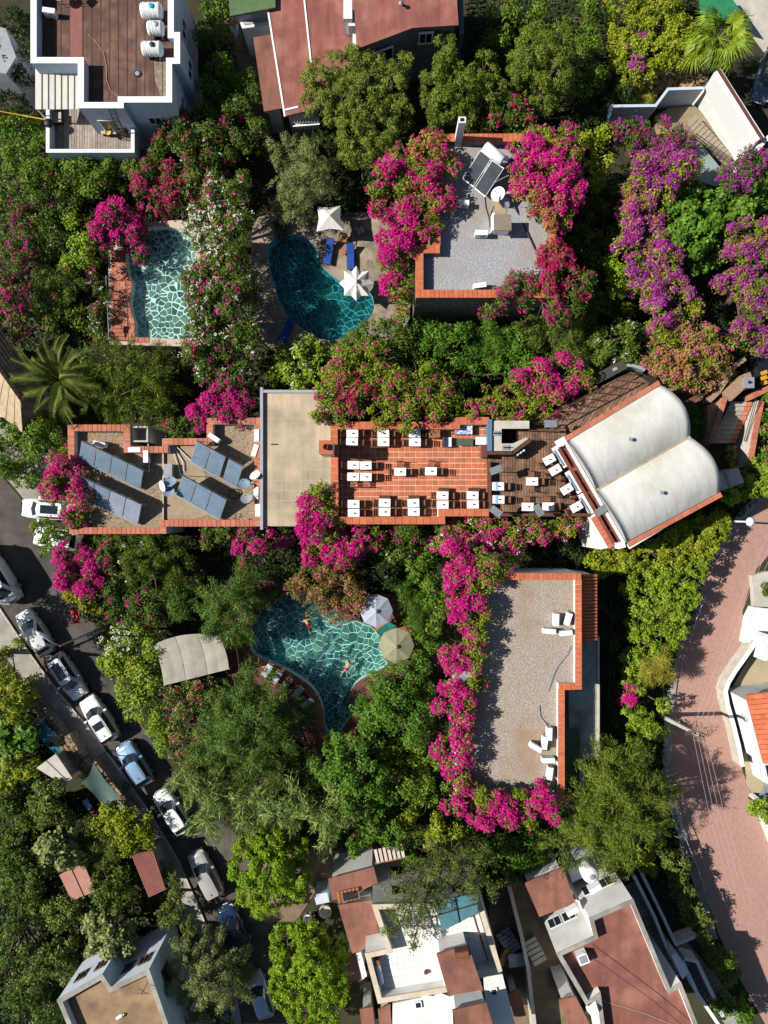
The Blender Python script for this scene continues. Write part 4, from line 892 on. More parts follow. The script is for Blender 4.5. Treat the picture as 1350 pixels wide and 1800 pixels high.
# ---- grey tiled roof at left edge
gl = thing('grey_tiled_house', 'house corner with weathered grey-brown tiled hip roof at the left edge', 'house', W3(20,660,0))
part('wall', MB().prism(WP([(-60,600),(0,600),(70,705),(40,735),(-60,735)], 3.0), 0, 3.6), CREAM, gl)
rA, rB, rC, rD = W3(-60,590,4.6), W3(0,596,4.2), W3(86,708,3.4), W3(36,706,5.0)
TG = mat('weathered_grey_tile', (.19,.13,.09), (.13,.09,.06), scale=3, rough=.9, bump=.3, rnd=.22)
def tile_roof(root, a, b, c, d, nu, nv, m, name='roof_tile', th=.05):
    """quad a-b (ridge) to d-c (eave): nu columns, nv rows of separate tiles"""
    a, b, c, d = map(Vector, (a, b, c, d)); dn = Vector((0,0,.16)); part('roof_base', MB().quad3(a-dn, b-dn, c-dn, d-dn, .1), m, root)
    for j in range(nv):
        for i in range(nu):
            f = lambda s, t: a.lerp(b, s).lerp(d.lerp(c, s), t)
            q = [f((i+.04)/nu, j/nv), f((i+.96)/nu, j/nv), f((i+.96)/nu, (j+1.06)/nv), f((i+.04)/nu, (j+1.06)/nv)]
            up = Vector((0,0,.03)); part(name, MB().quad3(q[0], q[1], q[2]+up, q[3]+up, th), m, root)
tile_roof(gl, W3(-60,570,4.9), W3(36,706,4.9), W3(84,708,3.6), W3(-30,530,3.6), 17, 7, TG)
tile_roof(gl, W3(36,706,4.9), W3(36,706,4.9), W3(40,760,3.6), W3(84,708,3.6), 6, 5, TG)
tile_roof(gl, W3(-60,570,4.9), W3(36,706,4.9), W3(40,760,3.6), W3(-110,640,3.6), 10, 4, mat('sandy_tile', (.46,.35,.22), (.36,.27,.17), scale=3, rnd=.12))
gb = solo('left_edge_wall', MB().prism(WP([(-30,40),(10,50),(28,100),(10,130),(-30,120)], 4.5), 0, 4.5), GREYW, 'grey house wall corner at the upper left edge', 'building')
# ---- left garden sheds
def shed(name, label, px, z, m, ridges, rdir=(0,1), cat='shed'):
    po = ccw(WP(px, z)); cx = sum(p[0] for p in po)/4; cy = sum(p[1] for p in po)/4; r = thing(name, label, cat, (cx, cy, 0))
    part('wall', MB().prism(inset(po, .15), 0, z-.12), CONC, r); part('roof', MB().prism(po, z-.1, z, True), m, r)
    q = [Vector((*W(*p, z), z)) for p in px]; rb = MB()
    for k in range(ridges):
        s = (k+.5)/ridges; rb.tube([q[0].lerp(q[1], s)+Vector((0,0,.02)), q[3].lerp(q[2], s)+Vector((0,0,.02))], .045, 5)
    part('ridges', rb, m, r); return r
PINKR = mat('faded_pink_sheet', (.36,.145,.115), (.28,.11,.09), scale=1.2, rough=.8)
shed('corrugated_shed', 'shed with corrugated faded red roof near the pavement', [(231,1502),(270,1495),(292,1563),(262,1577)], 2.6, PINKR, 16)
shed('garden_hut', 'small hut with smooth faded pink roof among the trees', [(104,1538),(147,1518),(168,1567),(126,1583)], 2.6, mat('pale_pink_sheet', (.42,.20,.16), (.36,.165,.13), scale=1.2), 1)
shed('grey_shed', 'pale grey slab-roofed shed beside the stone wall gate', [(64,1350),(98,1325),(127,1368),(112,1380)], 2.4, CONC2, 1)
sail = thing('green_shade_sail', 'dark green shade net stretched beside the stone wall', 'shade sail', W3(178,1380,0)); sm = MB(); c4 = [Vector(W3(164,1340,2.6)), Vector(W3(212,1402,2.5)), Vector(W3(187,1426,2.2)), Vector(W3(142,1375,2.4))]
for i in range(9):
    for j in range(9):
        s, t = i/8, j/8; p = c4[0].lerp(c4[1], s).lerp(c4[3].lerp(c4[2], s), t); cc = sum(c4, Vector())/4
        p = p.lerp(cc, .16*(math.sin(s*math.pi)*(1-math.sin(t*math.pi))+math.sin(t*math.pi)*(1-math.sin(s*math.pi)))); p.z -= .3*math.sin(s*math.pi)*math.sin(t*math.pi); sm.v.append(tuple(p))
for i in range(8):
    for j in range(8): k = i*9+j; sm.f.append((k, k+9, k+10, k+1)[::-1])
part('net', sm, mat('dark_green_net', (.055,.10,.085), (.045,.085,.07), scale=2), sail, smooth=True)
for p in c4: part('post', MB().tube([(p.x,p.y,0), tuple(p)], .04, 5), DARKM, sail)
bench = thing('garden_bench', 'dark wooden bench with cushions under the shade net', 'bench', W3(162,1415,.0), R(-57))
for k in range(4): part('seat_slat', MB().box((0,-.2+.13*k,.45), (1.6,.1,.04)), WOODD, bench, world=False)
for sx in (-.7,.7):
    for sy in (-.2,.2): part('leg', MB().box((sx,sy,.21), (.07,.07,.42)), WOODD, bench, world=False)
part('cushion', MB().box((-.3,0,.5), (.8,.42,.06)), LBLUE, bench, world=False)
# stone walls: rubble stones laid one by one
def stone_wall(name, label, pts, z, w, m, L=.42, z0=0.0, courses=2):
    c = W(pts[0][0], pts[0][1], z); r = thing(name, label, 'stone wall', (c[0], c[1], z0)); core = MB(); um = unit_piece('stone', m, .12)
    for a, b in zip(pts, pts[1:]):
        A, B = Vector(W(a[0], a[1], z)), Vector(W(b[0], b[1], z)); d = (B-A); ang = math.atan2(d.y, d.x); core.box(((A.x+B.x)/2, (A.y+B.y)/2, (z+z0)/2-.05), (d.length, w, z-z0-.1), rz=ang)
        nr = Vector((-d.y, d.x)).normalized(); n = max(1, round(d.length/L))
        for k in range(n):
            for q in range(courses):
                p = A+d*((k+.5+random.uniform(-.1,.1))/n)+nr*(w*((q+.5)/courses-.5)); link('stone', um, r, (p.x-c[0], p.y-c[1], z-z0-.12), ang+random.uniform(-.12,.12), (L*random.uniform(.8,1.0), w/courses*random.uniform(.85,1.0), random.uniform(.12,.2)))
    part('core', core, DSTONE, r); return r
stone_wall('stone_wall', 'long shaded rubble wall left of the parked cars', [(40,1205),(85,1270),(128,1330),(160,1360)], 1.0, .9, STONE, .38, courses=3)
stone_wall('stone_wall', 'sunlit rubble wall behind the green shade net', [(163,1338),(190,1375),(232,1425)], 1.0, .5, STONE, .36)
stone_wall('stone_wall', 'short sunlit rubble wall left of the grey shed', [(118,1292),(142,1335)], 1.3, .45, STONE, .34)
# ---- far right: walls by the fan palm, hill stones, stairs
wall_line('white_boundary_wall', 'grey-white low wall left of the bright white wall', [(1068,212),(1075,187),(1152,186),(1174,157),(1235,155)], 2.4, .14, BLUEW)
bw = thing('bright_white_wall', 'tall bright white wall leaning up to a purple-tiled coping', 'wall', W3(1280,200,0))
def planar4(P, zs):
    A, B, D = [Vector(W3(*P[k], zs[k])) for k in range(3)]; n_ = (B-A).cross(D-A).normalized(); z = 0.0
    q = min((Vector(W3(*P[3], k*.01)) for k in range(-300, 900)), key=lambda v: abs((v-A).dot(n_))); return [A, B, D, q]
part('face', MB().quad3(*planar4([(1261,124),(1336,244),(1311,274),(1223,186)], (4.4,4.4,1.5)), .3), WHITE2, bw)
part('coping', MB().quad3((*W(1260,122,4.45),4.45),(*W(1338,246,4.45),4.45),(*W(1342,243,4.45),4.45),(*W(1264,119,4.45),4.45),.12), TERRAD, bw)
part('back_wall', MB().prism(WP([(1262,122),(1340,244),(1344,241),(1266,119)], 4.3), 0, 4.3), WHITE, bw)
part('return_wall', MB().prism(WP([(1311,276),(1352,235),(1356,241),(1317,282)], 4.0), 0, 4.0), WHITE, bw)
crz = struct('crazy_paving', MB().prism(WP([(1150,205),(1175,190),(1222,186),(1255,225),(1312,274),(1300,300),(1270,290),(1215,240),(1160,235)], .5), 0, .5), mat('ochre_paving', (.34,.24,.13), (.23,.17,.10), scale=2.5, rough=.9, bump=.6, c3=(.2,.18,.15)))
hs_ = thing('rubble_bank', 'ochre rubble bank above the grey-white wall', 'stone bank', W3(1190,140,0)); um = unit_piece('bank_stone', mat('ochre_stone', (.40,.25,.12), (.28,.18,.095), scale=3, rough=.9, bump=.6, rnd=.35), .14)
bk = MB().prism(WP([(1135,125),(1160,105),(1250,110),(1245,150),(1170,155),(1150,165)], .6), 0, .6); part('earth', bk, EARTH, hs_)
for k in range(110):
    x, y = random.uniform(1138,1246), random.uniform(112,158)
    if inside((x,y), [(1135,125),(1160,105),(1250,110),(1245,150),(1170,155),(1150,165)]):
        p = W(x, y, .7); link('bank_stone', um, hs_, (p[0]-hs_.location.x, p[1]-hs_.location.y, .52), random.uniform(0,3), (random.uniform(.3,.55), random.uniform(.25,.4), random.uniform(.15,.3)))
cu = steps('curved_steps', 'ochre stone steps running down along the bright white wall', (1212,214), (1296,292), 1.0, 14, 1.3, .6, mat('ochre_step', (.33,.27,.2), (.25,.2,.14), scale=3))
gp = roof_piece('glass_canopy', 'pale green glazed canopy with red edge beside the purple bougainvillea', [(1222,258),(1234,256),(1275,305),(1262,328),(1225,318)], 2.2, mat('pale_green_glaze', (.28,.36,.33), (.2,.28,.26), scale=2, rough=.3), GREYW, cat='canopy')
rl = thing('stair_railing', 'dark metal railing beside the pale green glazed canopy', 'railing', W3(1240,270,1)); rb = MB()
for dx in (0, 4, 8): A = Vector(W3(1216+dx,240-dx*.6,2.6)); B = Vector(W3(1283+dx,287-dx*.6,2.6)); rb.tube([A, B], .025, 4)
for k in range(10): q = Vector(W3(1216,240,2.6)).lerp(Vector(W3(1283,287,2.6)), k/9); rb.tube([q, q-Vector((0,0,1.1))], .02, 4)
part('bars', rb, DARKM, rl)
solo('green_sheet_fence', MB().quad3(W3(1226,-20,1.8), W3(1275,-20,1.8), W3(1318,42,1.8), W3(1232,30,.6), .03), mat('bright_green_netting', (.02,.22,.10), (.02,.16,.07), scale=2), 'bright green netting behind the fan palm', 'netting')
# right stair by the entrance
sn = thing('entrance_stairs', 'grey entrance stairs with terracotta right side by the brick walls', 'steps', W3(1290,740,0))
for k in range(9):
    z = 1.75-.16*k; y0, y1 = 706+k*8.1, 714+k*8.1; xl, xr = 1284-k*3.9, 1323-k*3.4; xm = xl+(xr-xl)*.72
    part('step', MB().prism(WP([(xl,y0),(xm,y0),(xm-1.5,y1),(xl-2,y1)], z), 0, z), mat('grey_tread', (.36,.34,.28), (.27,.255,.21), scale=3, rnd=.12), sn)
    part('step', MB().prism(WP([(xm+.3,y0),(xr,y0),(xr-2,y1),(xm-1.2,y1)], z+.005), 0, z+.005), TERRAL, sn, label='step end in terracotta')
def cap_wall(name, label, pts, z, w, wm, tm=TERRAL, cat='wall', L=.4, zs=None):
    c = W(*pts[0], z); r = thing(name, label, cat, (c[0], c[1], 0)); um = unit_piece('cap_tile', tm, .05); mb = MB()
    for a, b in zip(pts, pts[1:]):
        A, B = W(*a, z), W(*b, z); mb.box(((A[0]+B[0])/2, (A[1]+B[1])/2, z/2), (math.dist(A, B), w-.04, z-.004*(len(mb.v)//8%3)), rz=math.atan2(B[1]-A[1], B[0]-A[0])); run_pieces(r, 'cap_tile', um, A, B, w, z+.002, .06, L, base=(c[0], c[1], 0))
    part('body', mb, wm, r); return r
cap_wall('stair_wall', 'tile-capped wall along the left of the entrance stairs', [(1274,700),(1250,776)], 2.6, .4, BRICKW)
solo('brick_panel_wall', MB().prism(WP([(1244,712),(1275,698),(1262,755),(1250,780),(1245,778)], 2.2), 0, 2.2), BRICKW, 'weathered brick wall face left of the entrance stairs', 'wall')
cap_wall('stair_wall', 'tile-capped wall with black railing along the right of the entrance stairs', [(1338,705),(1330,745),(1322,790),(1318,818)], 2.4, .45, CONC2)
cap_wall('garden_pillar_wall', 'slanting brick wall above the entrance stairs beside the violet bougainvillea', [(1278,697),(1310,668),(1322,664)], 2.8, .9, BRICKW, BRICKW, L=.9)
cap_wall('garden_pillar_wall', 'brick strip rising to the right edge above the entrance stairs', [(1315,700),(1352,682)], 2.4, .4, BRICKW)
cap_wall('slanting_wall', 'thin brick wall climbing left of the entrance stairs to the bougainvillea', [(1246,705),(1262,690),(1275,670),(1290,645),(1310,630)], 2.6, .35, BRICKW, BRICKW, L=.8)
pd = thing('pillar_lamp', 'square white topped pillar with a small black lamp by the stairs', 'pillar', W3(1316,673,0)); part('pillar', MB().prism(WP([(1308,664),(1325,664),(1325,681),(1308,681)], 3.2), 0, 3.2), BRICKW, pd); part('cap', MB().prism(WP([(1307,663),(1326,663),(1326,682),(1307,682)], 3.3), 3.2, 3.3, True), METALG, pd); part('lamp', MB().lathe(W3(1316,672,3.3), [(.06,0),(.12,.1),(.03,.25)], 10), DARKM, pd)
hr = thing('stair_handrail', 'black double handrail on the right of the entrance stairs', 'handrail', W3(1310,740,1)); part('bars', MB().tube([W3(1328,702,3),W3(1308,775,2)], .03, 5).tube([W3(1331,703,3),W3(1311,776,2)], .03, 5).tube([W3(1328,702,3),W3(1328,702,1.6)], .03, 5).tube([W3(1308,775,2),W3(1308,775,.6)], .03, 5), DARKM, hr)
wf = thing('orange_slat_gate', 'yellow-orange slatted gate at the right edge above the stairs', 'gate', W3(1343,665,1))
for k in range(3): part('slat', MB().box((*W(1343,655+k*9,2.2),2.2), (.5,.28,.05), rz=R(20)), mat('yellow_slat', (.55,.26,.03)), wf)
bkt = thing('blue_tub', 'bright blue plastic tub at the foot of the entrance stairs', 'tub', W3(1296,813,0), R(5))
tb = MB(); o4 = [(-.28,-.3),(.28,-.3),(.3,.3),(-.26,.3)]; i4 = inset(o4, .09); tb.walls(o4, 0, .5).ring(o4, i4, .5); tb.add([(p[0],p[1],.08) for p in i4]+[(p[0],p[1],.5) for p in i4], [((i+1)%4, i, 4+i, 4+(i+1)%4) for i in range(4)]).sheet(o4, .08); part('tub', tb, CYAN, bkt, world=False); part('water', MB().sheet(i4, .3), WINGL, bkt, world=False)
# ---- white house on the far right of the brick road
fr = thing('hillside_house', 'white house with orange tiled roof right of the brick road', 'house', W3(1340,1270,0))
part('wall', MB().prism(WP([(1314,1232),(1420,1215),(1420,1345),(1345,1345)], 3.6), 0, 3.6), WHITE, fr)
tile_roof(fr, W3(1420,1210,5.0), W3(1420,1345,5.0), W3(1343,1343,3.8), W3(1312,1222,3.8), 14, 8, TERRA)
wall_line('curved_road_wall', 'low white wall curving along the right edge of the brick road', [(1327,1130),(1310,1155),(1292,1180),(1280,1200),(1275,1215),(1279,1240),(1288,1270),(1298,1310),(1305,1345)], 1.3, .25, CONC2, capm=WHITE)
sheet('patio', [(1325,1140),(1300,1185),(1283,1215),(1290,1260),(1308,1330),(1312,1380),(1340,1420),(1400,1420),(1400,1130)], .02, mat('beige_patio', (.42,.35,.22), (.36,.30,.19), scale=1))
struct('front_step', MB().prism(WP([(1308,1130),(1316,1085),(1325,1067),(1400,1075),(1400,1138),(1340,1125)], .8), 0, .8), WHITE)
struct('planting_bed', MB().prism(WP([(1322,1012),(1345,1005),(1400,1000),(1400,1070),(1326,1066)], .5), 0, .5), CONC2)
for x, y, l in ((1339,1030,'small terracotta pot with cactus, upper of the pair by the planting bed'),(1342,1040,'small dark pot, lower of the pair by the planting bed')):
    t = thing('flower_pot', l, 'flower pot', W3(x,y,.5)); part('pot', MB().lathe((0,0,0), [(.12,0),(.2,.3),(.23,.3),(.2,.34),(.16,.25)], 14), TERRAD if y < 1035 else DARKM, t, world=False); V, _ = crown([(0,0,.35,.22,.2)], 'ivy', .6, .5); link('plant', leaf_mesh('plant', V, LM['green']), t)
for (p, z, l) in (([(1340,1120),(1350,1115),(1352,1160),(1345,1162)], 2.4, 'white gate pillar right of the curved wall'), ([(1300,1222),(1306,1222),(1322,1290),(1317,1294)], .9, 'narrow white kerb wall in front of the orange tiled roof'), ([(1326,1316),(1340,1318),(1352,1380),(1338,1372)], 1.2, 'white porch step at the foot of the orange tiled roof')):
    solo('white_block', MB().prism(WP(p, z), 0.01, z), WHITE2, l, 'white wall')
cab = thing('grey_bench', 'grey louvred bench near the lower right edge of the patio', 'bench', W3(1341,1388,0), R(62))
for k in range(5): part('slat', MB().box((0,-.3+.15*k,.45), (1.5,.11,.04)), METALG, cab, world=False)
for sx in (-.6,.6): part('leg', MB().box((sx,0,.2), (.08,.6,.4)), DARKM, cab, world=False)
solo('white_fence_wall', MB().prism(WP([(1328,1405),(1334,1402),(1400,1560),(1390,1560)], 1.0), 0, 1.0), WHITE, 'white kerb wall at the right edge below the patio', 'wall')
# railings of the concrete sidewalk
for (pts, lab) in (([(1236,1058),(1222,1095),(1212,1130)], 'thin grey railing along the upper part of the brick road'), ([(1180,1390),(1200,1460),(1228,1530),(1254,1610)], 'long thin grey railing along the lower part of the brick road')):
    r = thing('street_railing', lab, 'railing', W3(*pts[0], 0)); b = MB()
    for a, c in zip(pts, pts[1:]):
        for z in (1.0, .55): b.tube([W3(*a, z), W3(*c, z)], .03, 5)
        for k in range(5): q = Vector(W3(*a, 1.0)).lerp(Vector(W3(*c, 1.0)), k/4); b.tube([q, (q.x, q.y, .1)], .03, 5)
    part('bars', b, METALG, r)
for k, (x, y) in enumerate(((1228,1078),(1220,1100),(1212,1122))):
    part_ = solo('wall_pier', MB().box((*W(x,y,.8),.45), (.35,.25,.9), rz=R(20)), CONC2, ['topmost', 'middle', 'lowest'][k]+' of three concrete piers on the sidewalk beside the hedge', 'pier', 'concrete piers on the sidewalk')
# ------------------------------------------------------------ pools
def smooth_poly(pts, n=4):
    out = []; m = len(pts)
    for i in range(m):
        p0, p1, p2, p3 = [pts[(i+k-1)%m] for k in range(4)]
        for k in range(n):
            t = k/n; out.append(tuple(.5*((2*p1[a])+(-p0[a]+p2[a])*t+(2*p0[a]-5*p1[a]+4*p2[a]-p3[a])*t*t+(-p0[a]+3*p1[a]-3*p2[a]+p3[a])*t**3) for a in (0, 1)))
    return out
PZ = 1.15
def pool(name, label, px, wm, cell, deck=None, deckm=None, coping=None, cw=.35, seed=1, floor=.06, gk=1.0):
    wpoly = ccw(smooth_poly(WP(px, PZ))); cx = sum(p[0] for p in wpoly)/len(wpoly); cy = sum(p[1] for p in wpoly)/len(wpoly)
    r = thing(name, label, 'swimming pool', (cx, cy, 0)); rd = random.Random(seed)
    part('pool_floor', MB().sheet(inset(wpoly, -.15), floor), PGROUT, r)
    side = MB(); n = len(wpoly); side.add([(p[0], p[1], 0) for p in wpoly]+[(p[0], p[1], PZ+.08) for p in wpoly], [((i+1)%n, i, n+i, n+(i+1)%n) for i in range(n)]); part('pool_wall', side, PGROUT, r)
    if deck is None: o2 = inset(wpoly, -.25); part('pool_rim', MB().walls(o2, 0, PZ+.05).sheet(o2, PZ+.05, wpoly), CONC2, r)
    part('water', MB().sheet(wpoly, PZ), wm, r)
    x0, x1 = min(p[0] for p in wpoly), max(p[0] for p in wpoly); y0, y1 = min(p[1] for p in wpoly), max(p[1] for p in wpoly)
    seeds = []; ny = int((y1-y0)/cell)+3; nx = int((x1-x0)/cell)+3
    for j in range(-1, ny):
        for i in range(-1, nx):
            
            if rd.random() < .88: seeds.append((x0+(i+.5*(j%2)+rd.uniform(-.55,.55))*cell, y0+(j+rd.uniform(-.55,.55))*cell))
            if rd.random() < .16: seeds.append((x0+(i+rd.random())*cell, y0+(j+rd.random())*cell))
    stones = []
    for s in seeds:
        near = sorted((q for q in seeds if q != s and abs(q[0]-s[0]) < cell*2.6 and abs(q[1]-s[1]) < cell*2.6), key=lambda q: (q[0]-s[0])**2+(q[1]-s[1])**2)[:14]
        c = [(s[0]-cell*2, s[1]-cell*2), (s[0]+cell*2, s[1]-cell*2), (s[0]+cell*2, s[1]+cell*2), (s[0]-cell*2, s[1]+cell*2)]
        gw = cell*rd.uniform(.045,.095)*gk
        for q in near:
            dx, dy = q[0]-s[0], q[1]-s[1]; L = math.hypot(dx, dy); mx, my = (s[0]+q[0])/2-dx/L*gw, (s[1]+q[1])/2-dy/L*gw
            c = clip_half(c, (mx, my), (mx-dy, my+dx))
            if len(c) < 3: break
        if len(c) < 3: continue
        c = ccw(c); q = list(wpoly)
        for k in range(len(c)):
            q = clip_half(q, c[k], c[(k+1)%len(c)])
            if len(q) < 3: break
        if len(q) < 3 or area(q) < .03: continue
        stones.append((area(q), q))
    stones.sort(key=lambda t: -t[0]); rest = MB()
    for k, (A, q) in enumerate(stones):
        mx = sum(p[0] for p in q)/len(q); my = sum(p[1] for p in q)/len(q); mb = MB().prism([(p[0]-mx, p[1]-my) for p in q], 0, .035)
        if k < 300: link('stone', mb.mesh('stone', PSTONE), r, (mx-cx, my-cy, floor+.001))
        else: rest.prism([(p[0]-cx, p[1]-cy) for p in q], floor, floor+.035)
    if rest.v: link('stone', rest.mesh('stone', PSTONE), r, kind='stuff')
    if deck:
        dp = ccw(WP(deck, PZ)); d = MB().sheet(dp, PZ+.06, wpoly).walls(dp, 0, PZ+.06); struct('pool_deck', d, deckm)
    if coping:
        um = unit_piece('coping_brick', TERRAL, .05)
        for i in range(n):
            a, b = Vector(wpoly[i]), Vector(wpoly[(i+1)%n])
            mid = (a+b)/2
            if not inside((mid.x, mid.y), coping): continue
            dd = (b-a); nn_ = Vector((dd.y, -dd.x)).normalized()
            for row in range(2 if cw > .4 else 1):
                o = nn_*((row+.5)*cw/(2 if cw > .4 else 1)); run_pieces(r, 'coping_brick', um, a+o, b+o, cw/(2 if cw > .4 else 1)-.02, PZ+.062, .05, .16 if cw < .4 else .2, base=(cx, cy, 0))
    return r, wpoly
p1_, w1 = pool('small_pool', 'small wavy-edged pool with sunlit crazy stone floor and terracotta deck', [(222,447),(225,477),(233,500),(229,527),(232,550),(238,567),(240,592),(275,594),(315,596),(338,590),(342,540),(342,470),(338,425),(310,402),(262,400),(232,420)], WATERP, .44,
    deck=[(190,395),(350,385),(360,610),(192,606)], deckm=mat('deck_mortar', (.5,.4,.32), scale=3), coping=WP([(200,430),(236,430),(250,590),(262,604),(200,604)], PZ), cw=.3, seed=3, floor=.5, gk=1.7)
bt = thing('terracotta_deck', 'terracotta brick paving with steps along the wavy pool edge', 'paving', W3(205,530,PZ))
dp1 = inset([q for q in WP([(196,440),(216,440),(216,470),(222,488),(226,503),(221,528),(224,552),(229,570),(232,600),(196,600)], PZ+.06)], 0); tile_area(bt, 'paving_brick', TERRAL, dp1, .46, .28, 0, PZ+.062, .04, gap=.03, bond=.5, base=tuple(bt.location))
tile_area(bt, 'paving_brick', TERRAL, WP([(229,593),(262,593),(262,603),(229,603)], PZ+.06), .3, .3, 0, PZ+.062, .04, gap=.02, base=tuple(bt.location))
sp = steps('pool_steps', 'small terracotta steps at the corner of the wavy pool deck', (207,598), (207,572), .95, 4, PZ+.1, PZ+.45, TERRAL, zb=PZ)
hr2 = thing('pool_handrail', 'thin dark handrail at the edge of the terracotta pool deck', 'handrail', W3(224,520,PZ)); part('rail', MB().tube([W3(224,500,PZ+.95), W3(225,568,PZ+.95), W3(206,568,PZ+.95)], .022, 5).tube([W3(224,500,PZ+.95), W3(224,500,PZ)], .02, 5).tube([W3(225,568,PZ+.95), W3(225,568,PZ)], .02, 5), DARKM, hr2)
fnc = thing('garden_fence', 'thin wire fence left of the terracotta pool deck', 'fence', W3(190,530,1)); fb2 = MB().tube([W3(186,485,2.2), W3(191,592,2.2)], .02, 4).tube([W3(186,485,1.6), W3(191,592,1.6)], .015, 4)
for k in range(4): q = Vector(W3(186,485,2.2)).lerp(Vector(W3(191,592,2.2)), k/3); fb2.tube([q, (q.x,q.y,.9)], .025, 5)
part('wire', fb2, METALG, fnc)
p2_, w2 = pool('kidney_pool', 'shaded kidney-shaped pool beside the white octagonal parasol', [(470,450),(475,427),(493,415),(520,413),(543,422),(558,443),(565,467),(583,483),(603,497),(623,510),(650,515),(657,537),(650,557),(632,580),(607,593),(580,598),(553,592),(527,573),(500,547),(482,503)], WATERD, .50,
    deck=[(445,385),(480,375),(560,378),(640,372),(700,400),(720,470),(720,560),(690,612),(600,625),(500,625),(455,600),(440,480)], deckm=POOLDECK, seed=5)
p3_, w3 = pool('big_pool', 'large irregular pool with two swimmers and curved brick edge', [(496,1046),(530,1040),(570,1050),(600,1088),(634,1092),(656,1104),(670,1124),(676,1148),(680,1168),(656,1182),(626,1200),(614,1224),(616,1256),(600,1282),(586,1294),(572,1280),(566,1240),(548,1208),(516,1184),(480,1166),(444,1146),(440,1112),(448,1088),(478,1064)], WATER, .47,
    deck=[(420,1020),(500,1020),(640,1040),(740,1050),(750,1190),(700,1215),(640,1300),(560,1330),(470,1260),(400,1190),(395,1090)], deckm=mat('dark_brick_deck', (.15,.065,.045), (.10,.045,.035), scale=3, rough=.85), coping=WP([(400,1120),(446,1140),(560,1195),(585,1300),(520,1310),(420,1230)], PZ), cw=.62, seed=8, floor=.3)
tile_area(p3_, 'corner_tile', TERRAL, WP([(656,1100),(690,1090),(724,1108),(722,1128),(686,1130),(672,1126)], PZ+.06), .36, .36, R(30), PZ+.064, .04, base=tuple(p3_.location))

# ------------------------------------------------------------ furniture
def dining_table(name='dining_table', w=.80, l=.62, wood=WOODM):
    t = thing(name, '', 'table'); part('tabletop', MB().box((0,0,.72), (w,l,.035)), wood, t, world=False)
    for sx in (-1,1):
        for sy in (-1,1): part('leg', MB().box((sx*(w/2-.06), sy*(l/2-.06), .351), (.05,.05,.70)), wood, t, world=False)
    return t
def slat_chair(name='slatted_chair', wood=CHAIRW):
    t = thing(name, '', 'chair')
    for k in range(4): part('seat_slat', MB().box((-.16+.105*k,0,.44), (.085,.42,.025)), wood, t, world=False)
    for sx in (-1,1):
        for sy in (-1,1): part('leg', MB().box((sx*.19, sy*.2, .43 if sx < 0 else .21), (.04,.04,.86 if sx < 0 else .42)), wood, t, world=False)
    for k in range(3): part('back_slat', MB().box((-.2,0,.56+.13*k), (.025,.38,.08)), wood, t, world=False)
    return t
def cloth_obj(name='tablecloth', w=.82, l=.56, m=CLOTH):
    mb = MB(); a = [(-w/2,-l/2),(w/2,-l/2),(w/2,l/2),(-w/2,l/2)]; mb.sheet(a, 0); mb.walls(a, -.12, 0); b = MB(); return mb.mesh('tablecloth', m)
T0 = dining_table(); C0 = slat_chair(); used = {'t': 0, 'c': 0}
def put(root, key, loc, rz, label, group):
    if not used[key]: used[key] = 1; root.location = loc; root.rotation_euler = (0,0,rz); root['label'] = label; root['group'] = group; return root
    return dup(root, loc, rz, label, group)
CL = cloth_obj(); saltm = MB().lathe((0,0,0), [(.045,0),(.05,.1),(.02,.14)], 8).mesh('salt_cellar', DARKM)
def single(x, y, z, where, rz=0.0, chairs=('w','e'), g='terrace', cl=True, order=''):
    x += random.uniform(-.5,.5); y += random.uniform(-.4,.4); rz += random.uniform(-.035,.035); X, Y = W(x, y, z+.72); tl = put(T0, 't', (X, Y, z), rz, 'wooden table '+where, 'dining tables on the '+g)
    if cl:
        o = link('tablecloth', CL, None, (X, Y, z+.745), rz); o['label'] = 'white cloth on the table '+where; o['category'] = 'tablecloth'; o['group'] = 'white tablecloths'
        o = link('salt_cellar', saltm, None, (X+.03, Y, z+.746), rz); o['label'] = 'small dark cellar on the table '+where; o['category'] = 'salt cellar'; o['group'] = 'table cellars'
    for c in chairs:
        dx, dy, a = {'w': (-.62,0,0), 'e': (.62,0,math.pi), 'n': (0,.55,-math.pi/2), 's': (0,-.52,math.pi/2)}[c]
        q = Vector((dx, dy, 0)); q.rotate(Matrix.Rotation(rz, 3, 'Z')); s_ = {'w':'west','e':'east','n':'north','s':'south'}[c]
        put(C0, 'c', (X+q.x, Y+q.y, z), rz+a, 'slatted chair %s of the table ' % s_+where, 'slatted chairs on the '+g)
def double(x, y, z, where, rz=0.0, chairs=('w','e'), g='terrace'):
    for k, s in ((1,'upper'),(-1,'lower')):
        q = Vector((0, k*.315, 0)); q.rotate(Matrix.Rotation(rz, 3, 'Z')); X, Y = W(x, y, z+.72); k_ = (CAM_H-z-.72)/FPX
        single(x+q.x/k_, y-q.y/k_, z, where % s, rz, chairs, g)
for x, w_ in ((619,'first'),(674,'second'),(729,'third')): double(x, 769.5, TF, '(%s) of the '+w_+' pair, terrace top row')
for x, y, w_ in ((621.5,894,'first'),(676,892,'second'),(727,892,'third'),(778,879,'fourth'),(831,879,'fifth')): double(x, y, TF, '(%s) of the '+w_+' pair, terrace bottom row')
for y, n_ in ((818,'upper'),(838,'lower')):
    for x, m_ in ((621,'left'),(643,'right')): single(x, y, TF, '(%s %s) in the group near the chimney' % (n_, m_), 0, ('n','w') if m_ == 'left' and n_ == 'upper' else ('n','e') if n_ == 'upper' else ('s','w') if m_ == 'left' else ('s','e'))
single(703, 829, TF, 'alone at the terrace centre', 0, ('w','n','e')); single(757, 828, TF, 'alone right of the terrace centre', 0, ('w','n','e'))
single(763, 762, TF, 'without cloth near the terrace sofa', 0, ('w',), cl=False)
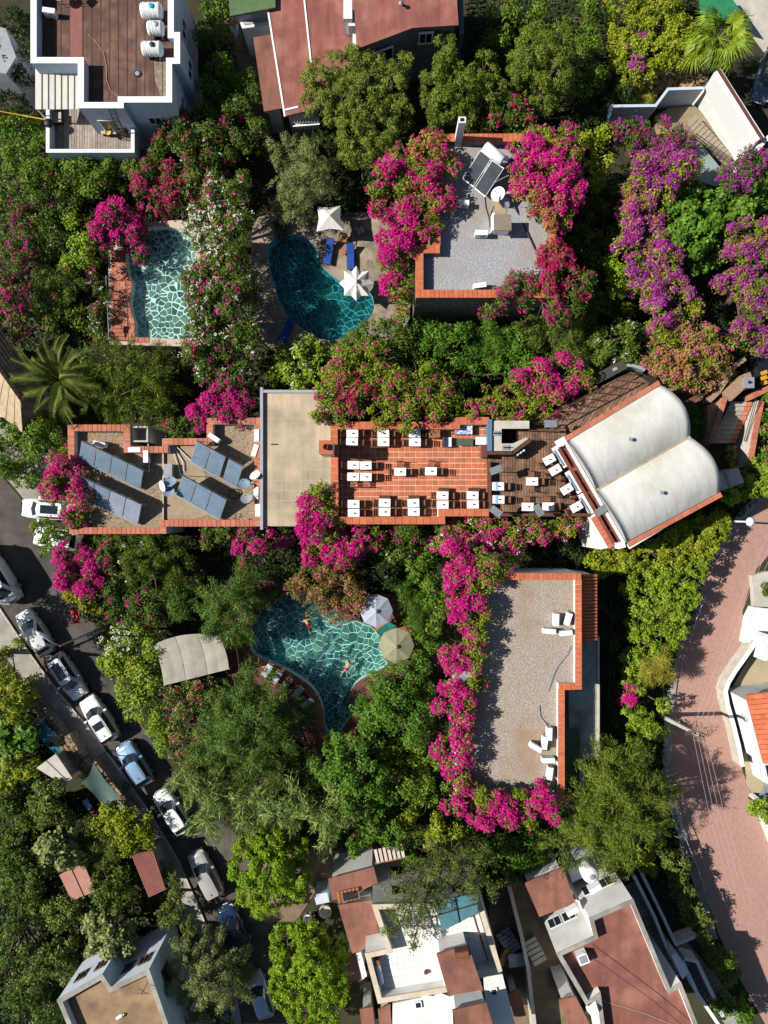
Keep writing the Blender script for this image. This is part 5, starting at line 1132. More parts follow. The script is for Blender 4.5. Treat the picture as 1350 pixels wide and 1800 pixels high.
for i, x in enumerate((676, 727, 779, 832)):
    y = 875 if i < 2 else 862; t = thing('wooden_bench', 'dark wooden bench end above pair %s of the terrace bottom row' % ['two','three','four','five'][i], 'bench', W3(x, y, TF))
    t['group'] = 'bench ends on the terrace'
    for k in range(4): part('slat', MB().box((0,-.13+.088*k,.46), (.78,.075,.03)), WOODD, t, world=False)
    for sx in (-.34,.34): part('leg', MB().box((sx,0,.22), (.06,.3,.44)), WOODD, t, world=False)
def sofa(name, label, x, y, w, l, m, z=TF, rz=0.0, n=2, back=True, frame=WOODD):
    t = thing(name, label, 'sofa' if back else 'ottoman', W3(x, y, z+.45), rz); t.location.z = z
    part('base', MB().box((0,0,.17), (w,l,.3)), frame, t, world=False)
    for k in range(n): part('cushion', MB().box((-w/2+w*(k+.5)/n,-.03,.4), (w/n-.02,l-.1,.15)), m, t, world=False)
    if back: part('backrest', MB().box((0,l/2-.05,.55), (w,.1,.4)), frame, t, world=False)
sofa('outdoor_sofa', 'sofa with white and blue patterned cushions in the terrace corner', 815, 752, 1.25, .95, BLUEP)
sofa('armchair', 'small armchair with light blue cushion beside the green low table', 786, 777, .68, .66, mat('pale_blue_cushion', (.45,.58,.74), (.7,.76,.82), scale=6), n=1, rz=R(90))
sofa('daybed', 'plain white cushioned seat right of the green low table', 846, 774, .8, .66, CLOTH, n=1, back=False)
lt = thing('low_table', 'low dark green rectangular table in front of the patterned sofa', 'coffee table', W3(816,778,TF)); part('top', MB().box((0,0,.38), (1.15,.52,.05)), GREENC, lt, world=False)
for sx in (-.5,.5):
    for sy in (-.2,.2): part('leg', MB().box((sx,sy,.18), (.05,.05,.35)), DARKM, lt, world=False)
solo('serving_cabinet', MB().box((*W(852,793,TF+.9),TF+.5), (.35,.9,1.0)), TERRAD, 'brown serving cabinet standing against the bar end', 'cabinet')
# deck tables
single(876, 855, TF, 'with blue runner, upper at left deck rail', 0, ('e',), 'deck'); single(876, 878, TF, 'with blue runner, lower at left deck rail', 0, ('e',), 'deck')
for y, s in ((855,'upper'),(878,'lower')): solo('table_runner', MB().box((*W(873,y,TF+.76),TF+.76), (.18,.62,.012)), LBLUE, 'light blue runner on the %s table at the left rail' % s, 'runner', 'light blue runners')
single(935, 846, TF, 'alone in the middle of the wooden deck', 0, ('n','e','s'), 'deck'); single(928, 891, TF, 'left of two at bottom deck rail', 0, ('n',), 'deck'); single(964, 890, TF, 'right of two at bottom deck rail', 0, ('n','e'), 'deck')
single(996, 860, TF, 'askew by the middle white bench', R(-58+90), ('w','n'), 'deck'); single(1013, 891, TF, 'askew by the lower white bench', R(30), ('w','n'), 'deck')
single(966, 808, TF, 'askew, upper of two by top white bench', R(30), ('w',), 'deck'); single(976, 826, TF, 'askew, lower of two by top white bench', R(30), ('w','s'), 'deck')
for x, y, L_b, lab in ((985,803,1.65,'long white cushioned bench, topmost along the brown beams'),(1009,847,1.75,'long white cushioned bench, middle one along the brown beams'),(1031,886,1.65,'long white cushioned bench, lowest along the brown beams')):
    t = thing('banquette', lab, 'bench', W3(x, y, TF+.5), R(-58)); t.location.z = TF; t['group'] = 'white banquettes along the hall'
    part('base', MB().box((0,0,.2), (L_b,.42,.4)), WOODD, t, world=False); part('cushion', MB().box((0,0,.46), (L_b,.44,.12)), CLOTH, t, world=False); part('bolster', MB().box((0,-.16,.56), (L_b*.75,.1,.08)), mat('grey_blue_bolster', (.2,.3,.45)), t, world=False)
for x, y, rz, lab in ((872,826,20,'grey floodlight on the deck parapet, nearest the bar'),(872,899,-35,'grey floodlight at the lower left deck corner'),(947,897,-60,'grey floodlight between two tables on the bottom rail'),(968,745,0,'grey floodlight above the railing north of the bar'),(1057,897,35,'grey floodlight at the foot of the brown beams')):
    t = thing('floodlight', lab, 'floodlight', W3(x, y, TF+1.9), R(rz)); t.location.z = TF; t['group'] = 'grey louvred floodlights'
    part('pole', MB().tube([(0,0,0),(0,0,1.8)], .035, 6), DARKM, t, world=False)
    h = MB(); h.box((0,0,1.9), (.85,.5,.08)); ho = part('housing', h, mat('grey_lamp_housing', (.20,.22,.22), (.16,.175,.18), scale=4), t, world=False)
    for k in range(4): part('louvre', MB().box((0,-.18+.12*k,1.955), (.8,.03,.03)), METALG, ho, world=False)
    part('bracket', MB().box((0,0,1.84), (.9,.06,.05)), DARKM, t, world=False)
# ------------------------------------------------------------ collectors, units, dishes
def collector_row(label, tl, step, down, n, zr, kinds, gaps=()):
    x, y = tl; r = thing('solar_collector_row', label, 'solar collectors', W3(x+step[0]*n/2, y+step[1]*n/2, zr)); ofs = 0; ends = []
    for k in range(n):
        if k in gaps: ofs += .18
        zt, zb = zr+1.35, zr+.3; s = k+ofs; c = .935
        P = [(x+step[0]*s, y+step[1]*s, zt), (x+step[0]*(s+c), y+step[1]*(s+c), zt), (x+step[0]*(s+c)+down[0], y+step[1]*(s+c)+down[1], zb), (x+step[0]*s+down[0], y+step[1]*s+down[1], zb)]
        Q = [Vector(W3(*p)) for p in P]; f = part('panel', MB().quad3(*Q, .09), ALU, r)
        cc = sum(Q, Vector())/4; G = [q.lerp(cc, .045)+Vector((0,0,.012)) for q in Q]; part('glass', MB().quad3(*G, .02), PGLASS[kinds[k]], f)
        ri = MB()
        for j in range(1, 9 if kinds[k] else 7): a_ = G[0].lerp(G[1], j/(9 if kinds[k] else 7)); b_ = G[3].lerp(G[2], j/(9 if kinds[k] else 7)); w_ = (G[1]-G[0]).normalized()*.008; ri.quad3(a_-w_+Vector((0,0,.008)), a_+w_+Vector((0,0,.008)), b_+w_+Vector((0,0,.008)), b_-w_+Vector((0,0,.008)))
        part('absorber_lines', ri, mat('absorber_line', (.23,.29,.37), rough=.4), f)
        ends += [Q[0], Q[1], Q[2], Q[3]]
        for q in (Q[0], Q[1]): part('strut', MB().tube([q-Vector((0,0,.1)), (q.x,q.y,zr)], .025, 5), ALU, r)
    part('header_pipe', MB().tube([ends[0]+Vector((0,0,.04)), ends[-3]+Vector((0,0,.04))], .03, 6), DARKM, r); part('rail', MB().tube([ends[3]-Vector((0,0,.08)), ends[-2]-Vector((0,0,.08))], .03, 5), ALU, r)
ZS = 4.06
collector_row('upper left row of four blue-grey solar collectors on the gravel roof', (143.6,774.5), (27.4,13.2), (-5,34), 4, ZS, (0,0,0,0))
collector_row('lower left row of four collectors, two bleached, partly under bougainvillea', (140,837), (27.6,12.6), (-7,36), 4, ZS, (0,0,1,1))
collector_row('upper right row of three solar collectors with one gap', (346,774.5), (26,14.4), (-11.5,38), 3, ZS, (0,0,0), (2,))
collector_row('lower right row of three solar collectors above the green bush', (321,835), (26.2,14.6), (-12,36), 3, ZS, (0,0,0))
def ac_unit(name='air_conditioner'):
    t = thing(name, '', 'air conditioner'); part('casing', MB().box((0,0,.36), (.86,.34,.58)), PLAST, t, world=False)
    part('fan_grille', MB().tube([(.12,-.17,.38),(.12,-.185,.38)], .22, 16), mat('grey_grille', (.25,.26,.27)), t, world=False)
    for sx in (-.3,.3): part('foot', MB().box((sx,0,.035), (.08,.4,.07)), METALG, t, world=False)
    part('pipe', MB().tube([(.43,0,.2),(.55,.02,.15),(.6,.05,.02)], .02, 5), DARKM, t, world=False); return t
A0_ = ac_unit(); used['a'] = 0
acs = [(377,770,ZS,-35,'white unit just below the corner of the upper terracotta parapet'),(452,766,ZS,90,'white unit, uppermost along the slab roof edge'),(449,792,ZS,72,'white unit, second from the top along the slab roof edge'),(451,867,ZS,88,'white unit, third from the top along the slab roof edge'),(454,897,ZS,90,'white unit, lowest along the slab roof edge'),(238,791,ZS,0,'white unit below the open concrete tank'),(258,803,ZS,90,'white unit upright right of the first collector row'),(176,781,ZS,-12,'bluish shaded unit behind the upper left collectors'),
 (977,1089,5.4,88,'left of the upright pair of white units on beige gravel'),(998,1088,5.4,72,'right of the upright pair of white units on beige gravel'),(965,1109,5.4,-4,'left of the flat pair of white units on beige gravel'),(994,1112,5.4,6,'right of the flat pair of white units on beige gravel'),(965,1289,5.4,88,'highest white unit of the lower cluster on beige gravel'),(957,1305,5.4,82,'second white unit of the lower cluster on beige gravel'),(941,1313,5.4,-30,'small tilted white unit left in the lower cluster'),(963,1335,5.4,0,'flat white unit of the lower cluster beside maroon parapet'),(966,1358,5.4,82,'lowest white unit of the lower cluster on beige gravel'),
 (813,358,5.6,-5,'white unit beside the left bougainvillea on grey gravel'),(846,411,5.6,0,'white unit in front of the brown roof hood on grey gravel'),(843,503,5.6,8,'white unit at the lower parapet of the grey gravel roof'),(88,22,5.6,-8,'grey-white unit at top left of the brown felt roof'),(1045,1561,6.2,30,'white unit mounted on the upper white wing'),(1005,1600,5.0,30,'white unit beside the window of the lower white wing'),(791,1731,5.7,-10,'grey unit standing on the white tiled terrace edge'),(752,1750,5.7,-5,'white unit with fan on the white annex roof')]
for x, y, z, a, l in acs:
    c = W3(x, y, z+.4); lab = 'air conditioner, '+l
    if not used['a']: used['a'] = 1; A0_.location = (c[0], c[1], z); A0_.rotation_euler = (0,0,R(a)); A0_['label'] = lab; A0_['group'] = 'outdoor air conditioner units'
    else: dup(A0_, (c[0], c[1], z), R(a), lab, 'outdoor air conditioner units')
def dish(label, x, y, z, az, el=35, r=.42, m=PLAST, h=.9):
    t = thing('satellite_dish', label, 'satellite dish', W3(x, y, z+h)); t.location.z = z; t['group'] = 'satellite dishes'
    M = Matrix.Rotation(R(az), 3, 'Z') @ Matrix.Rotation(R(90-el), 3, 'Y'); mb = MB(); n = 18; mb.v.append(tuple(M @ Vector((0,0,-.09))+Vector((0,0,h))))
    for k, rr_ in enumerate((.5, 1.0)):
        for i in range(n): a = 2*math.pi*i/n; mb.v.append(tuple(M @ Vector((rr_*r*math.cos(a), rr_*r*math.sin(a), -.09+.09*rr_**2+.0))+Vector((0,0,h))))
    for i in range(n): mb.f.append((0, 1+i, 1+(i+1)%n)); mb.f.append((1+i, 1+n+i, 1+n+(i+1)%n, 1+(i+1)%n))
    part('reflector', mb, m, t, world=False, smooth=True); part('mast', MB().tube([(0,0,0),(0,0,h-.12)], .03, 6), METALG, t, world=False)
    tip = M @ Vector((0,0,.4))+Vector((0,0,h)); e = M @ Vector((r*.9,0,0))+Vector((0,0,h)); part('feed_arm', MB().tube([e, tip], .012, 4), METALG, t, world=False); part('feed_horn', MB().box(tuple(tip), (.07,.07,.1)), DARKM, t, world=False)
dish('white oval dish left of two round grey-blue dishes by the divider', 285, 855, ZS, 200, 40); dish('blue-grey dish, upper of the pair beside the divider', 299, 846, ZS, 90, 60, m=mat('blue_grey_dish', (.2,.28,.38))); dish('blue-grey dish, lower of the pair beside the divider', 296, 864, ZS, 90, 60, m=MATS['blue_grey_dish'])
dish('white oval dish nearest the slab roof edge', 448, 835, ZS, 120, 45); dish('white-rimmed grey dish below the right collectors', 429, 850, ZS, 90, 60, m=MATS['blue_grey_dish']); dish('lowest grey-blue dish right of the lower collectors', 433, 876, ZS, 90, 60, m=mat('grey_dish', (.28,.31,.34)))
dish('white dish, upper of two below the roof water heater', 875, 341, 5.6, 180, 62, .5); dish('grey dish, lower of two below the roof water heater', 886, 355, 5.6, 20, 55, .5, m=mat('pale_grey_dish', (.42,.45,.5))); dish('small dish on the low grey shed near the top', 412, 53, 3.2, 30, 45, .35, m=MATS['blue_grey_dish'])
pp = MB()
for a, b in (((300,778),(322,812)),((300,778),(318,835)),((322,812),(323,828)),((345,818),(300,775)),((262,790),(262,830)),((265,800),(260,780))): pp.tube([W3(*a,ZS+.12), W3(*b,ZS+.12)], .04, 5)
solo('roof_pipes', pp, mat('pale_pipe', (.6,.58,.53)), 'loose pale pipes lying between the collector rows', 'pipes')
cbx = solo('meter_box', MB().box((*W(295,828,4.6),4.35), (.6,1.0,.55)), GREYW, 'grey meter box above the pair of dishes at the divider', 'box')
hose = MB(); hose.tube([W3(385+12*math.cos(a)*1.0+ (0), 868+12*math.sin(a), ZS+.03+a*.01) for a in [k*.5 for k in range(26)]], .025, 5); solo('coiled_hose', MB().tube([W3(412+10*math.cos(k*.5), 868+9*math.sin(k*.5), ZS+.03+k*.004) for k in range(26)], .025, 5), RUBBER, 'black hose coiled on the gravel right of the lower collectors', 'hose')
# water heater with two collectors on the grey gravel roof
wh = thing('roof_water_heater', 'white cylinder water heater with two dark framed collectors on grey gravel', 'water heater', W3(850,300,5.6))
def qpan(pts, zs, m, nm='panel'):
    Q = [Vector(W3(p[0],p[1],z)) for p,z in zip(pts,zs)]; f = part(nm, MB().quad3(*Q, .1), WHITE2, wh); cc = sum(Q, Vector())/4; part('glass', MB().quad3(*[q.lerp(cc,.06)+Vector((0,0,.012)) for q in Q], .02), m, f)
qpan([(845,263.5),(863.5,278.5),(831.5,329),(812.5,314)], [7.2,7.2,6.0,6.0], DARKPV); qpan([(865.5,281),(886,295.5),(852.5,346.5),(833.5,331)], [7.2,7.2,6.0,6.0], DARKPV)
c0, c1 = Vector(W3(853,258,7.5)), Vector(W3(883,282,7.5)); dv = (c1-c0).normalized(); part('cylinder', MB().tube([c0-dv*.05, c0, c1, c1+dv*.05], [.3,.36,.36,.3], 20), PLAST, wh, smooth=True)
for q in (c0.lerp(c1,.1), c0.lerp(c1,.9)): part('strut', MB().tube([q-Vector((0,0,.3)), (q.x,q.y,5.6)], .04, 5), ALU, wh)
ek = thing('expansion_tank', 'small white expansion tank at the end of the water heater cylinder', 'tank', W3(890,279,7.2)); part('body', MB().lathe((0,0,-.1), [(.05,0),(.17,.08),(.17,.25),(.05,.33)], 14), PLAST, ek, world=False); part('stand', MB().tube([(0,0,-1.6),(0,0,-.1)], .03, 5), ALU, ek, world=False)
hd = thing('roof_hood', 'square brown topped hood with white legs on the grey gravel roof', 'hood', W3(883,392,5.6)); part('top', MB().prism(WP([(868,377),(899,377),(899,405),(868,405)], 6.8), 6.7, 6.8, True), mat('taupe_sheet', (.24,.20,.15), (.19,.16,.12), scale=2), hd)
part('body', MB().prism(WP([(871,380),(897,380),(897,402),(871,402)], 6.7), 5.6, 6.695), WHITE2, hd); part('side_duct', MB().box((*W(867,391,6.2),6.0), (.18,1.2,.7)), PLAST, hd)
solo('screed_patch', MB().prism(WP([(866,328),(888,328),(890,376),(866,376)], 5.61), 5.6, 5.63), mat('ochre_screed', (.42,.32,.2), (.3,.22,.14), scale=2), 'ochre concrete patch under the two dishes', 'patch')
cbl = MB().tube([W3(852,346,5.64), W3(854,365,5.64), W3(860,385,5.64), W3(861,400,5.64)], .025, 4).tube([W3(868,362,5.64), W3(862,378,5.64), W3(864,398,5.64)], .025, 4); solo('roof_cable', cbl, DARKM, 'dark cables crossing the grey gravel below the water heater', 'cable')
solo('roof_pipe', MB().tube([W3(919,392,5.7), W3(941,440,5.7)], .05, 6), DARKM, 'dark straight pipe lying on the grey gravel roof', 'pipe')
solo('roof_wire', MB().tube([W3(1004,1135,5.45), W3(998,1150,5.45), W3(980,1172,5.45), W3(972,1190,5.45), W3(964,1215,5.45)], .03, 4).tube([W3(948,1240,5.45), W3(950,1260,5.45), W3(966,1280,5.45)], .03, 4), mat('grey_cable', (.2,.22,.3)), 'thin grey cable curving across the beige gravel roof', 'cable')
cty = thing('roof_chimney', 'white square chimney shaft on the north parapet of the grey gravel roof', 'chimney', W3(810,235,5.6)); part('shaft', MB().prism(WP([(806,205),(819,205),(819,216),(806,216)], 8.6), 5.6, 8.6), WHITE, cty); part('flue', MB().prism(WP([(809,207.5),(816,207.5),(816,213.5),(809,213.5)], 8.6), 8.6, 8.62), BLACK, cty)
# roof tanks of the white house
for i, (x, y, L_, r_, l) in enumerate(((267,20,1.5,.52,'largest white ribbed water tank with blue cap at the top'),(274,50,1.15,.48,'middle smaller white ribbed water tank'),(268,86,1.45,.48,'lowest white ribbed water tank with dark cap'))):
    t = thing('water_tank', l, 'water tank', W3(x, y, 6.2)); t.location.z = 5.6; t['group'] = 'white water tanks on the brown roof'
    prof = [(-L_/2,.1),(-L_/2+.05,r_*.8)]+[(-L_/2+.12+(L_-.24)*k/16, r_*(1 if k % 4 else .93)) for k in range(17)]+[(L_/2-.05,r_*.8),(L_/2,.1)]
    part('tank', MB().tube([(p[0],0,r_+.12) for p in prof], [p[1] for p in prof], 18), PLAST, t, world=False, smooth=True); part('cap', MB().lathe((.12,0,r_*2+.08), [(.17,0),(.17,.08),(.05,.12)], 14), [CYAN, METALG, DARKM][i], t, world=False)
    for sx in (-.4,.4): part('cradle', MB().box((sx*L_/1.5,0,.1), (.1,.8,.2)), METALG, t, world=False)
    for k in range(4):
        xx = -L_/2+.12+(L_-.24)*k*4/16+ .08; part('band', MB().tube([(xx-.012,0,r_+.12),(xx+.012,0,r_+.12)], r_*1.005, 18), DARKM, t, world=False)
ld = thing('roof_ladder', 'dark metal ladder leaning on the white house above the balcony', 'ladder', W3(215,225,3.1)); a1, a2, b1, b2 = Vector(W3(191,191,6.7)), Vector(W3(201,191,6.7)), Vector(W3(212,246,3.1)), Vector(W3(224,247,3.1))
part('rail', MB().tube([a1, b1], .03, 5), DARKM, ld); part('rail', MB().tube([a2, b2], .03, 5), DARKM, ld)
for k in range(9): part('rung', MB().tube([a1.lerp(b1,(k+.5)/9), a2.lerp(b2,(k+.5)/9)], .02, 4), DARKM, ld)
solo('roof_hose', MB().tube([W3(x, y, 5.64) for x, y in ((155,61),(168,72),(182,92),(188,120),(187,140),(195,160),(210,170))], .022, 4), mat('tan_hose', (.45,.3,.14)), 'thin tan hose curving over the brown felt roof', 'hose')
dr = thing('roof_drain', 'small round drain cover on the brown felt roof', 'drain', W3(242,130,5.6)); part('ring', MB().lathe((0,0,0), [(.26,0),(.26,.06),(.18,.06)], 18), DARKM, dr, world=False); part('lid', MB().lathe((0,0,.05), [(.16,0),(.16,.05),(.02,.06)], 16), METALG, dr, world=False)
solo('gravel_patch', MB().sheet(WP([(270,104),(296,102),(296,172),(282,168),(272,140)], 5.6), 5.606), mat('grey_brown_patch', (.30,.24,.17), (.14,.10,.08), scale=4, detail=6), 'stained grey patch beside the right parapet of the brown felt roof', 'patch')
for x, y, l in ((112,4,'round grey-blue table at the top edge of the brown felt roof'),(140,3,'square grey-blue table at the top edge of the brown felt roof')):
    t = thing('roof_table', l, 'table', W3(x, y, 5.6)); part('top', MB().lathe((0,0,.7), [(.42,0),(.42,.04)], 18 if x < 120 else 4), METALG, t, world=False)
    for a in range(4): part('leg', MB().tube([(.3*math.cos(a*1.57+.4),.3*math.sin(a*1.57+.4),.7),(.38*math.cos(a*1.57+.4),.38*math.sin(a*1.57+.4),0)], .02, 4), DARKM, t, world=False)
bb = thing('balcony_table', 'low wooden table with yellow bowl on the grey boarded balcony', 'table', W3(195,233,3.08)); part('top', MB().box((0,0,.45), (1.1,.7,.05)), mat('pale_wood', (.5,.38,.25)), bb, world=False)
for sx in (-.45,.45): part('leg', MB().box((sx,0,.21), (.06,.6,.42)), WOODM, bb, world=False)
t = thing('yellow_bowl', 'yellow bowl on the low balcony table', 'bowl', (*W(190,233,3.6), 3.56)); part('bowl', MB().lathe((0,0,0), [(.1,0),(.22,.1),(.2,.1),(.09,.03)], 16), mat('yellow_ceramic', (.6,.42,.06)), t, world=False)
gr = thing('kettle_grill', 'black kettle grill in the left corner of the boarded balcony', 'grill', W3(95,228,3.08)); part('kettle', MB().lathe((0,0,.6), [(.05,0),(.25,.1),(.34,.28),(.25,.44),(.05,.5)], 16), DARKM, gr, world=False, smooth=True)
for a in range(3): part('leg', MB().tube([(.15*math.cos(a*2.1),.15*math.sin(a*2.1),.65),(.3*math.cos(a*2.1),.3*math.sin(a*2.1),0)], .02, 4), DARKM, gr, world=False)
sofa('balcony_chest', 'pale grey chest against the left wall of the balcony', 99, 205, .7, .8, CONC2, z=3.08, n=1, back=False)
pot = thing('balcony_planter', 'dark leafy potted plant in the right corner of the balcony', 'plant pot', W3(221,237,3.08)); part('pot', MB().lathe((0,0,0), [(.2,0),(.28,.35),(.24,.35)], 14), TERRAD, pot, world=False); V, _ = crown([(0,0,.5,.38,.3)], 'ivy', .7, .8); link('plant', leaf_mesh('plant', V, LM['dark']), pot)
solo('yellow_cable', MB().tube([W3(-20,192,3.2), W3(40,203,3.0), W3(84,211,3.6)], .035, 5), mat('yellow_hose', (.55,.33,.05)), 'yellow cable running from the left edge to the balcony', 'cable')
# things on the white tiled terrace
rc = thing('rolled_awning', 'long white roll with rusty bands against the blue-shaded parapet', 'roll', W3(664,1700,5.65)); part('roll', MB().tube([W3(663,1690,6.0), W3(670,1728,6.0)], .2, 12), PLAST, rc)
for k in (.2,.35): q0 = Vector(W3(661,1677,6.0)).lerp(Vector(W3(668,1718,6.0)), k); part('band', MB().tube([q0, q0+Vector((.01,-.12,0))], .228, 12), mat('rusty_band', (.4,.13,.04)), rc)
part('end_cap', MB().tube([W3(668,1718,6.0), W3(668.5,1721,6.0)], .1, 8), DARKM, rc)
t = thing('clay_pot', 'round clay pot on the white tiled terrace', 'pot', W3(749,1707,5.6)); part('pot', MB().lathe((0,0,0), [(.12,0),(.17,.14),(.12,.22),(.08,.22)], 14), TERRAD, t, world=False)
gt = thing('glass_terrace_roof', 'blue-green glazed roof half hidden under the eucalyptus', 'glazed roof', W3(790,1610,5.6)); part('glass', MB().quad3(*[W3(x,y,7.4) for x,y in ((762,1585),(842,1570),(838,1606),(778,1637))], .05), mat('blue_green_glass', (.10,.22,.25), (.07,.17,.2), scale=2, rough=.1, spec=.8), gt)
for (x,y) in ((764,1588),(838,1574),(834,1604),(780,1632)): part('post', MB().tube([W3(x,y,7.35), (*W(x,y,7.35),5.6)], .04, 5), DARKM, gt)
part('frame_bar', MB().tube([W3(762,1611,7.44), W3(841,1588,7.44)], .04, 5).tube([W3(800,1578,7.44), W3(808,1622,7.44)], .04, 5), DARKM, gt)
solo('brown_pole', MB().tube([W3(829,1597,6.0), W3(858,1690,6.0)], [.09,.05], 7), WOODD, 'folded brown pole lying near the right parapet of the tiled roof', 'pole')
t = thing('stairhead_chimney', 'brown brick grille chimney on the stairhead roof', 'chimney', W3(811,1670,7.6)); part('stack', MB().box((0,0,.3), (.9,.55,.6), rz=R(10)), TERRAD, t, world=False)
for k in range(4): part('slat', MB().box((0,-.18+.12*k,.63), (.8,.05,.05), rz=R(10)), WOODM, t, world=False)
for x, y, z, l, w_, h_ in ((612,1572,3.95,'small wooden table with tools on the porch roof gap',1.6,.8),):
    t = thing('roof_pallet', l, 'pallet', W3(x, y, z), R(12))
    for k in range(6): part('board', MB().box((-.7+.28*k,0,.15), (.2,.85,.04)), WOODM, t, world=False)
    part('tray', MB().box((.1,0,.25), (.9,.5,.14)), DARKM, t, world=False)
sc_ = thing('garden_shed_roof', 'small blue-grey shed roof left of the porch roof', 'shed', W3(565,1580,0)); part('wall', MB().prism(WP([(553,1574),(574,1569),(578,1584),(557,1589)], 2.0), 0, 1.95), BLUEW, sc_); part('roof', MB().prism(WP([(552,1573),(575,1568),(579,1585),(556,1590)], 2.0), 1.96, 2.05, True), BLUEW, sc_)
t = thing('stone_basin', 'round pale stone basin in the yard left of the red porch roof', 'basin', W3(572,1597,0)); part('bowl', MB().lathe((0,0,0), [(.4,0),(.5,.5),(.42,.5),(.35,.3),(.05,.3)], 18), CONC2, t, world=False)
t = thing('plastic_chair', 'white plastic chair left of the round stone basin', 'chair', W3(543,1608,0), R(20)); part('seat', MB().box((0,0,.42), (.5,.5,.04)), PLAST, t, world=False); part('backrest', MB().box((-.25,0,.65), (.04,.48,.42)), PLAST, t, world=False)
for sx in (-.2,.2):
    for sy in (-.2,.2): part('leg', MB().box((sx,sy,.2), (.04,.04,.4)), PLAST, t, world=False)
t = thing('yard_table', 'grey table with wooden box in the yard right of the tiled roof house', 'table', W3(907,1677,.4), R(5)); part('top', MB().box((0,0,.75), (1.4,1.0,.05)), METALG, t, world=False)
for sx in (-.6,.6):
    for sy in (-.4,.4): part('leg', MB().box((sx,sy,.36), (.06,.06,.72)), DARKM, t, world=False)
solo('timber_stack', MB().box((*W(884,1687,.8),.6), (.5,1.6,.5), rz=R(-30)), mat('yellow_timber', (.5,.28,.08), (.4,.2,.06), scale=6), 'stack of yellow timber boards beside the yard table', 'timber')
solo('roof_wire', MB().tube([W3(1024,1672,6.8), W3(1080,1710,6.7), W3(1150,1760,6.6), W3(1220,1820,6.6)], .02, 4), DARKM, 'thin dark wire stretched diagonally over the maroon terrace', 'wire')
solo('roof_wire', MB().tube([W3(1036,1752,6.05), W3(1080,1765,6.05), W3(1130,1780,6.05), W3(1180,1800,6.05)], .015, 4), mat('pale_wire', (.5,.4,.33)), 'thin pale cord lying on the maroon terrace', 'cord')
dish('small tilted white dish on the left parapet of the maroon terrace', 1037, 1777, 6.6, 200, 30, .35, h=.4)
# ------------------------------------------------------------ poolside things
def parasol(name, label, x, y, z, h, r, n, m, z0, sag=.1, scal=.12, half=None, tilt=0.0):
    t = thing(name, label, 'parasol', W3(x, y, z0+h)); t.location.z = z0; pole = MB().tube([(0,0,0),(0,0,h+.08)], .03, 8); part('pole', pole, WOODM, t, world=False)
    for k in range(n):
        a0, a1 = 2*math.pi*k/n, 2*math.pi*(k+1)/n; rr_ = r*(half[k] if half else 1); rn = r*(half[(k+1)%n] if half else 1); mb = MB(); top = (0,0,h)
        p0 = (rr_*math.cos(a0), rr_*math.sin(a0), h-.5*rr_/r); p1 = (rn*math.cos(a1), rn*math.sin(a1), h-.5*rn/r); am = (a0+a1)/2; rm = (rr_+rn)/2*(1-scal); pm = (rm*math.cos(am), rm*math.sin(am), h-.5+.02-sag)
        m0 = tuple((top[i]+p0[i])/2 for i in range(3)); m1 = tuple((top[i]+p1[i])/2 for i in range(3)); mm_ = ((m0[0]+m1[0])/2, (m0[1]+m1[1])/2, (m0[2]+m1[2])/2-sag*.6)
        mb.add([top, m0, mm_, m1, p0, pm, p1], [(0,1,2),(0,2,3),(1,4,5,2),(2,5,6,3)]); part('canopy_panel', mb, m, t, world=False)
        part('rib', MB().tube([(0,0,h-.03), (p0[0]*.98,p0[1]*.98,p0[2]-.03)], .015, 4), WOODM, t, world=False)
    part('finial', MB().lathe((0,0,h+.02), [(.16,0),(.12,.05),(.03,.12)], 10), m, t, world=False)
    part('foot', MB().lathe((0,0,0), [(.3,0),(.3,.08),(.05,.12)], 14), CONC, t, world=False)
parasol('parasol', 'white eight-panelled parasol over the edge of the kidney pool', 626, 494, 0, 2.4, 1.28, 8, CANVASW, PZ, sag=.14, scal=.26)
parasol('parasol', 'blue-grey parasol at the upper right of the big pool', 661, 1075, 0, 2.5, 1.22, 8, CANVASB, PZ, sag=.04, scal=.07)
parasol('parasol', 'sage green parasol at the lower right of the big pool', 697, 1137, 0, 2.5, 1.3, 8, CANVASG, PZ, sag=.03, scal=.06)
tc = thing('canopy_tent', 'white square peaked canopy under the olive tree by the kidney pool', 'canopy', W3(580,382,3.3)); tc.location.z = PZ
cs = [(-1.0,-.95),(1.0,-.85),(.75,.95),(-.95,.9)]; 
for k in range(4):
    a_, b_ = cs[k], cs[(k+1)%4]; m_ = ((a_[0]+b_[0])*.42, (a_[1]+b_[1])*.42); part('canopy_panel', MB().add([(0,0,2.5),(a_[0],a_[1],1.9),(m_[0],m_[1],1.98),(b_[0],b_[1],1.9)], [(0,1,2),(0,2,3)]), CANVASW, tc, world=False); part('post', MB().tube([(a_[0]*.97,a_[1]*.97,0),(a_[0]*.97,a_[1]*.97,1.9)], .03, 5), METALG, tc, world=False)
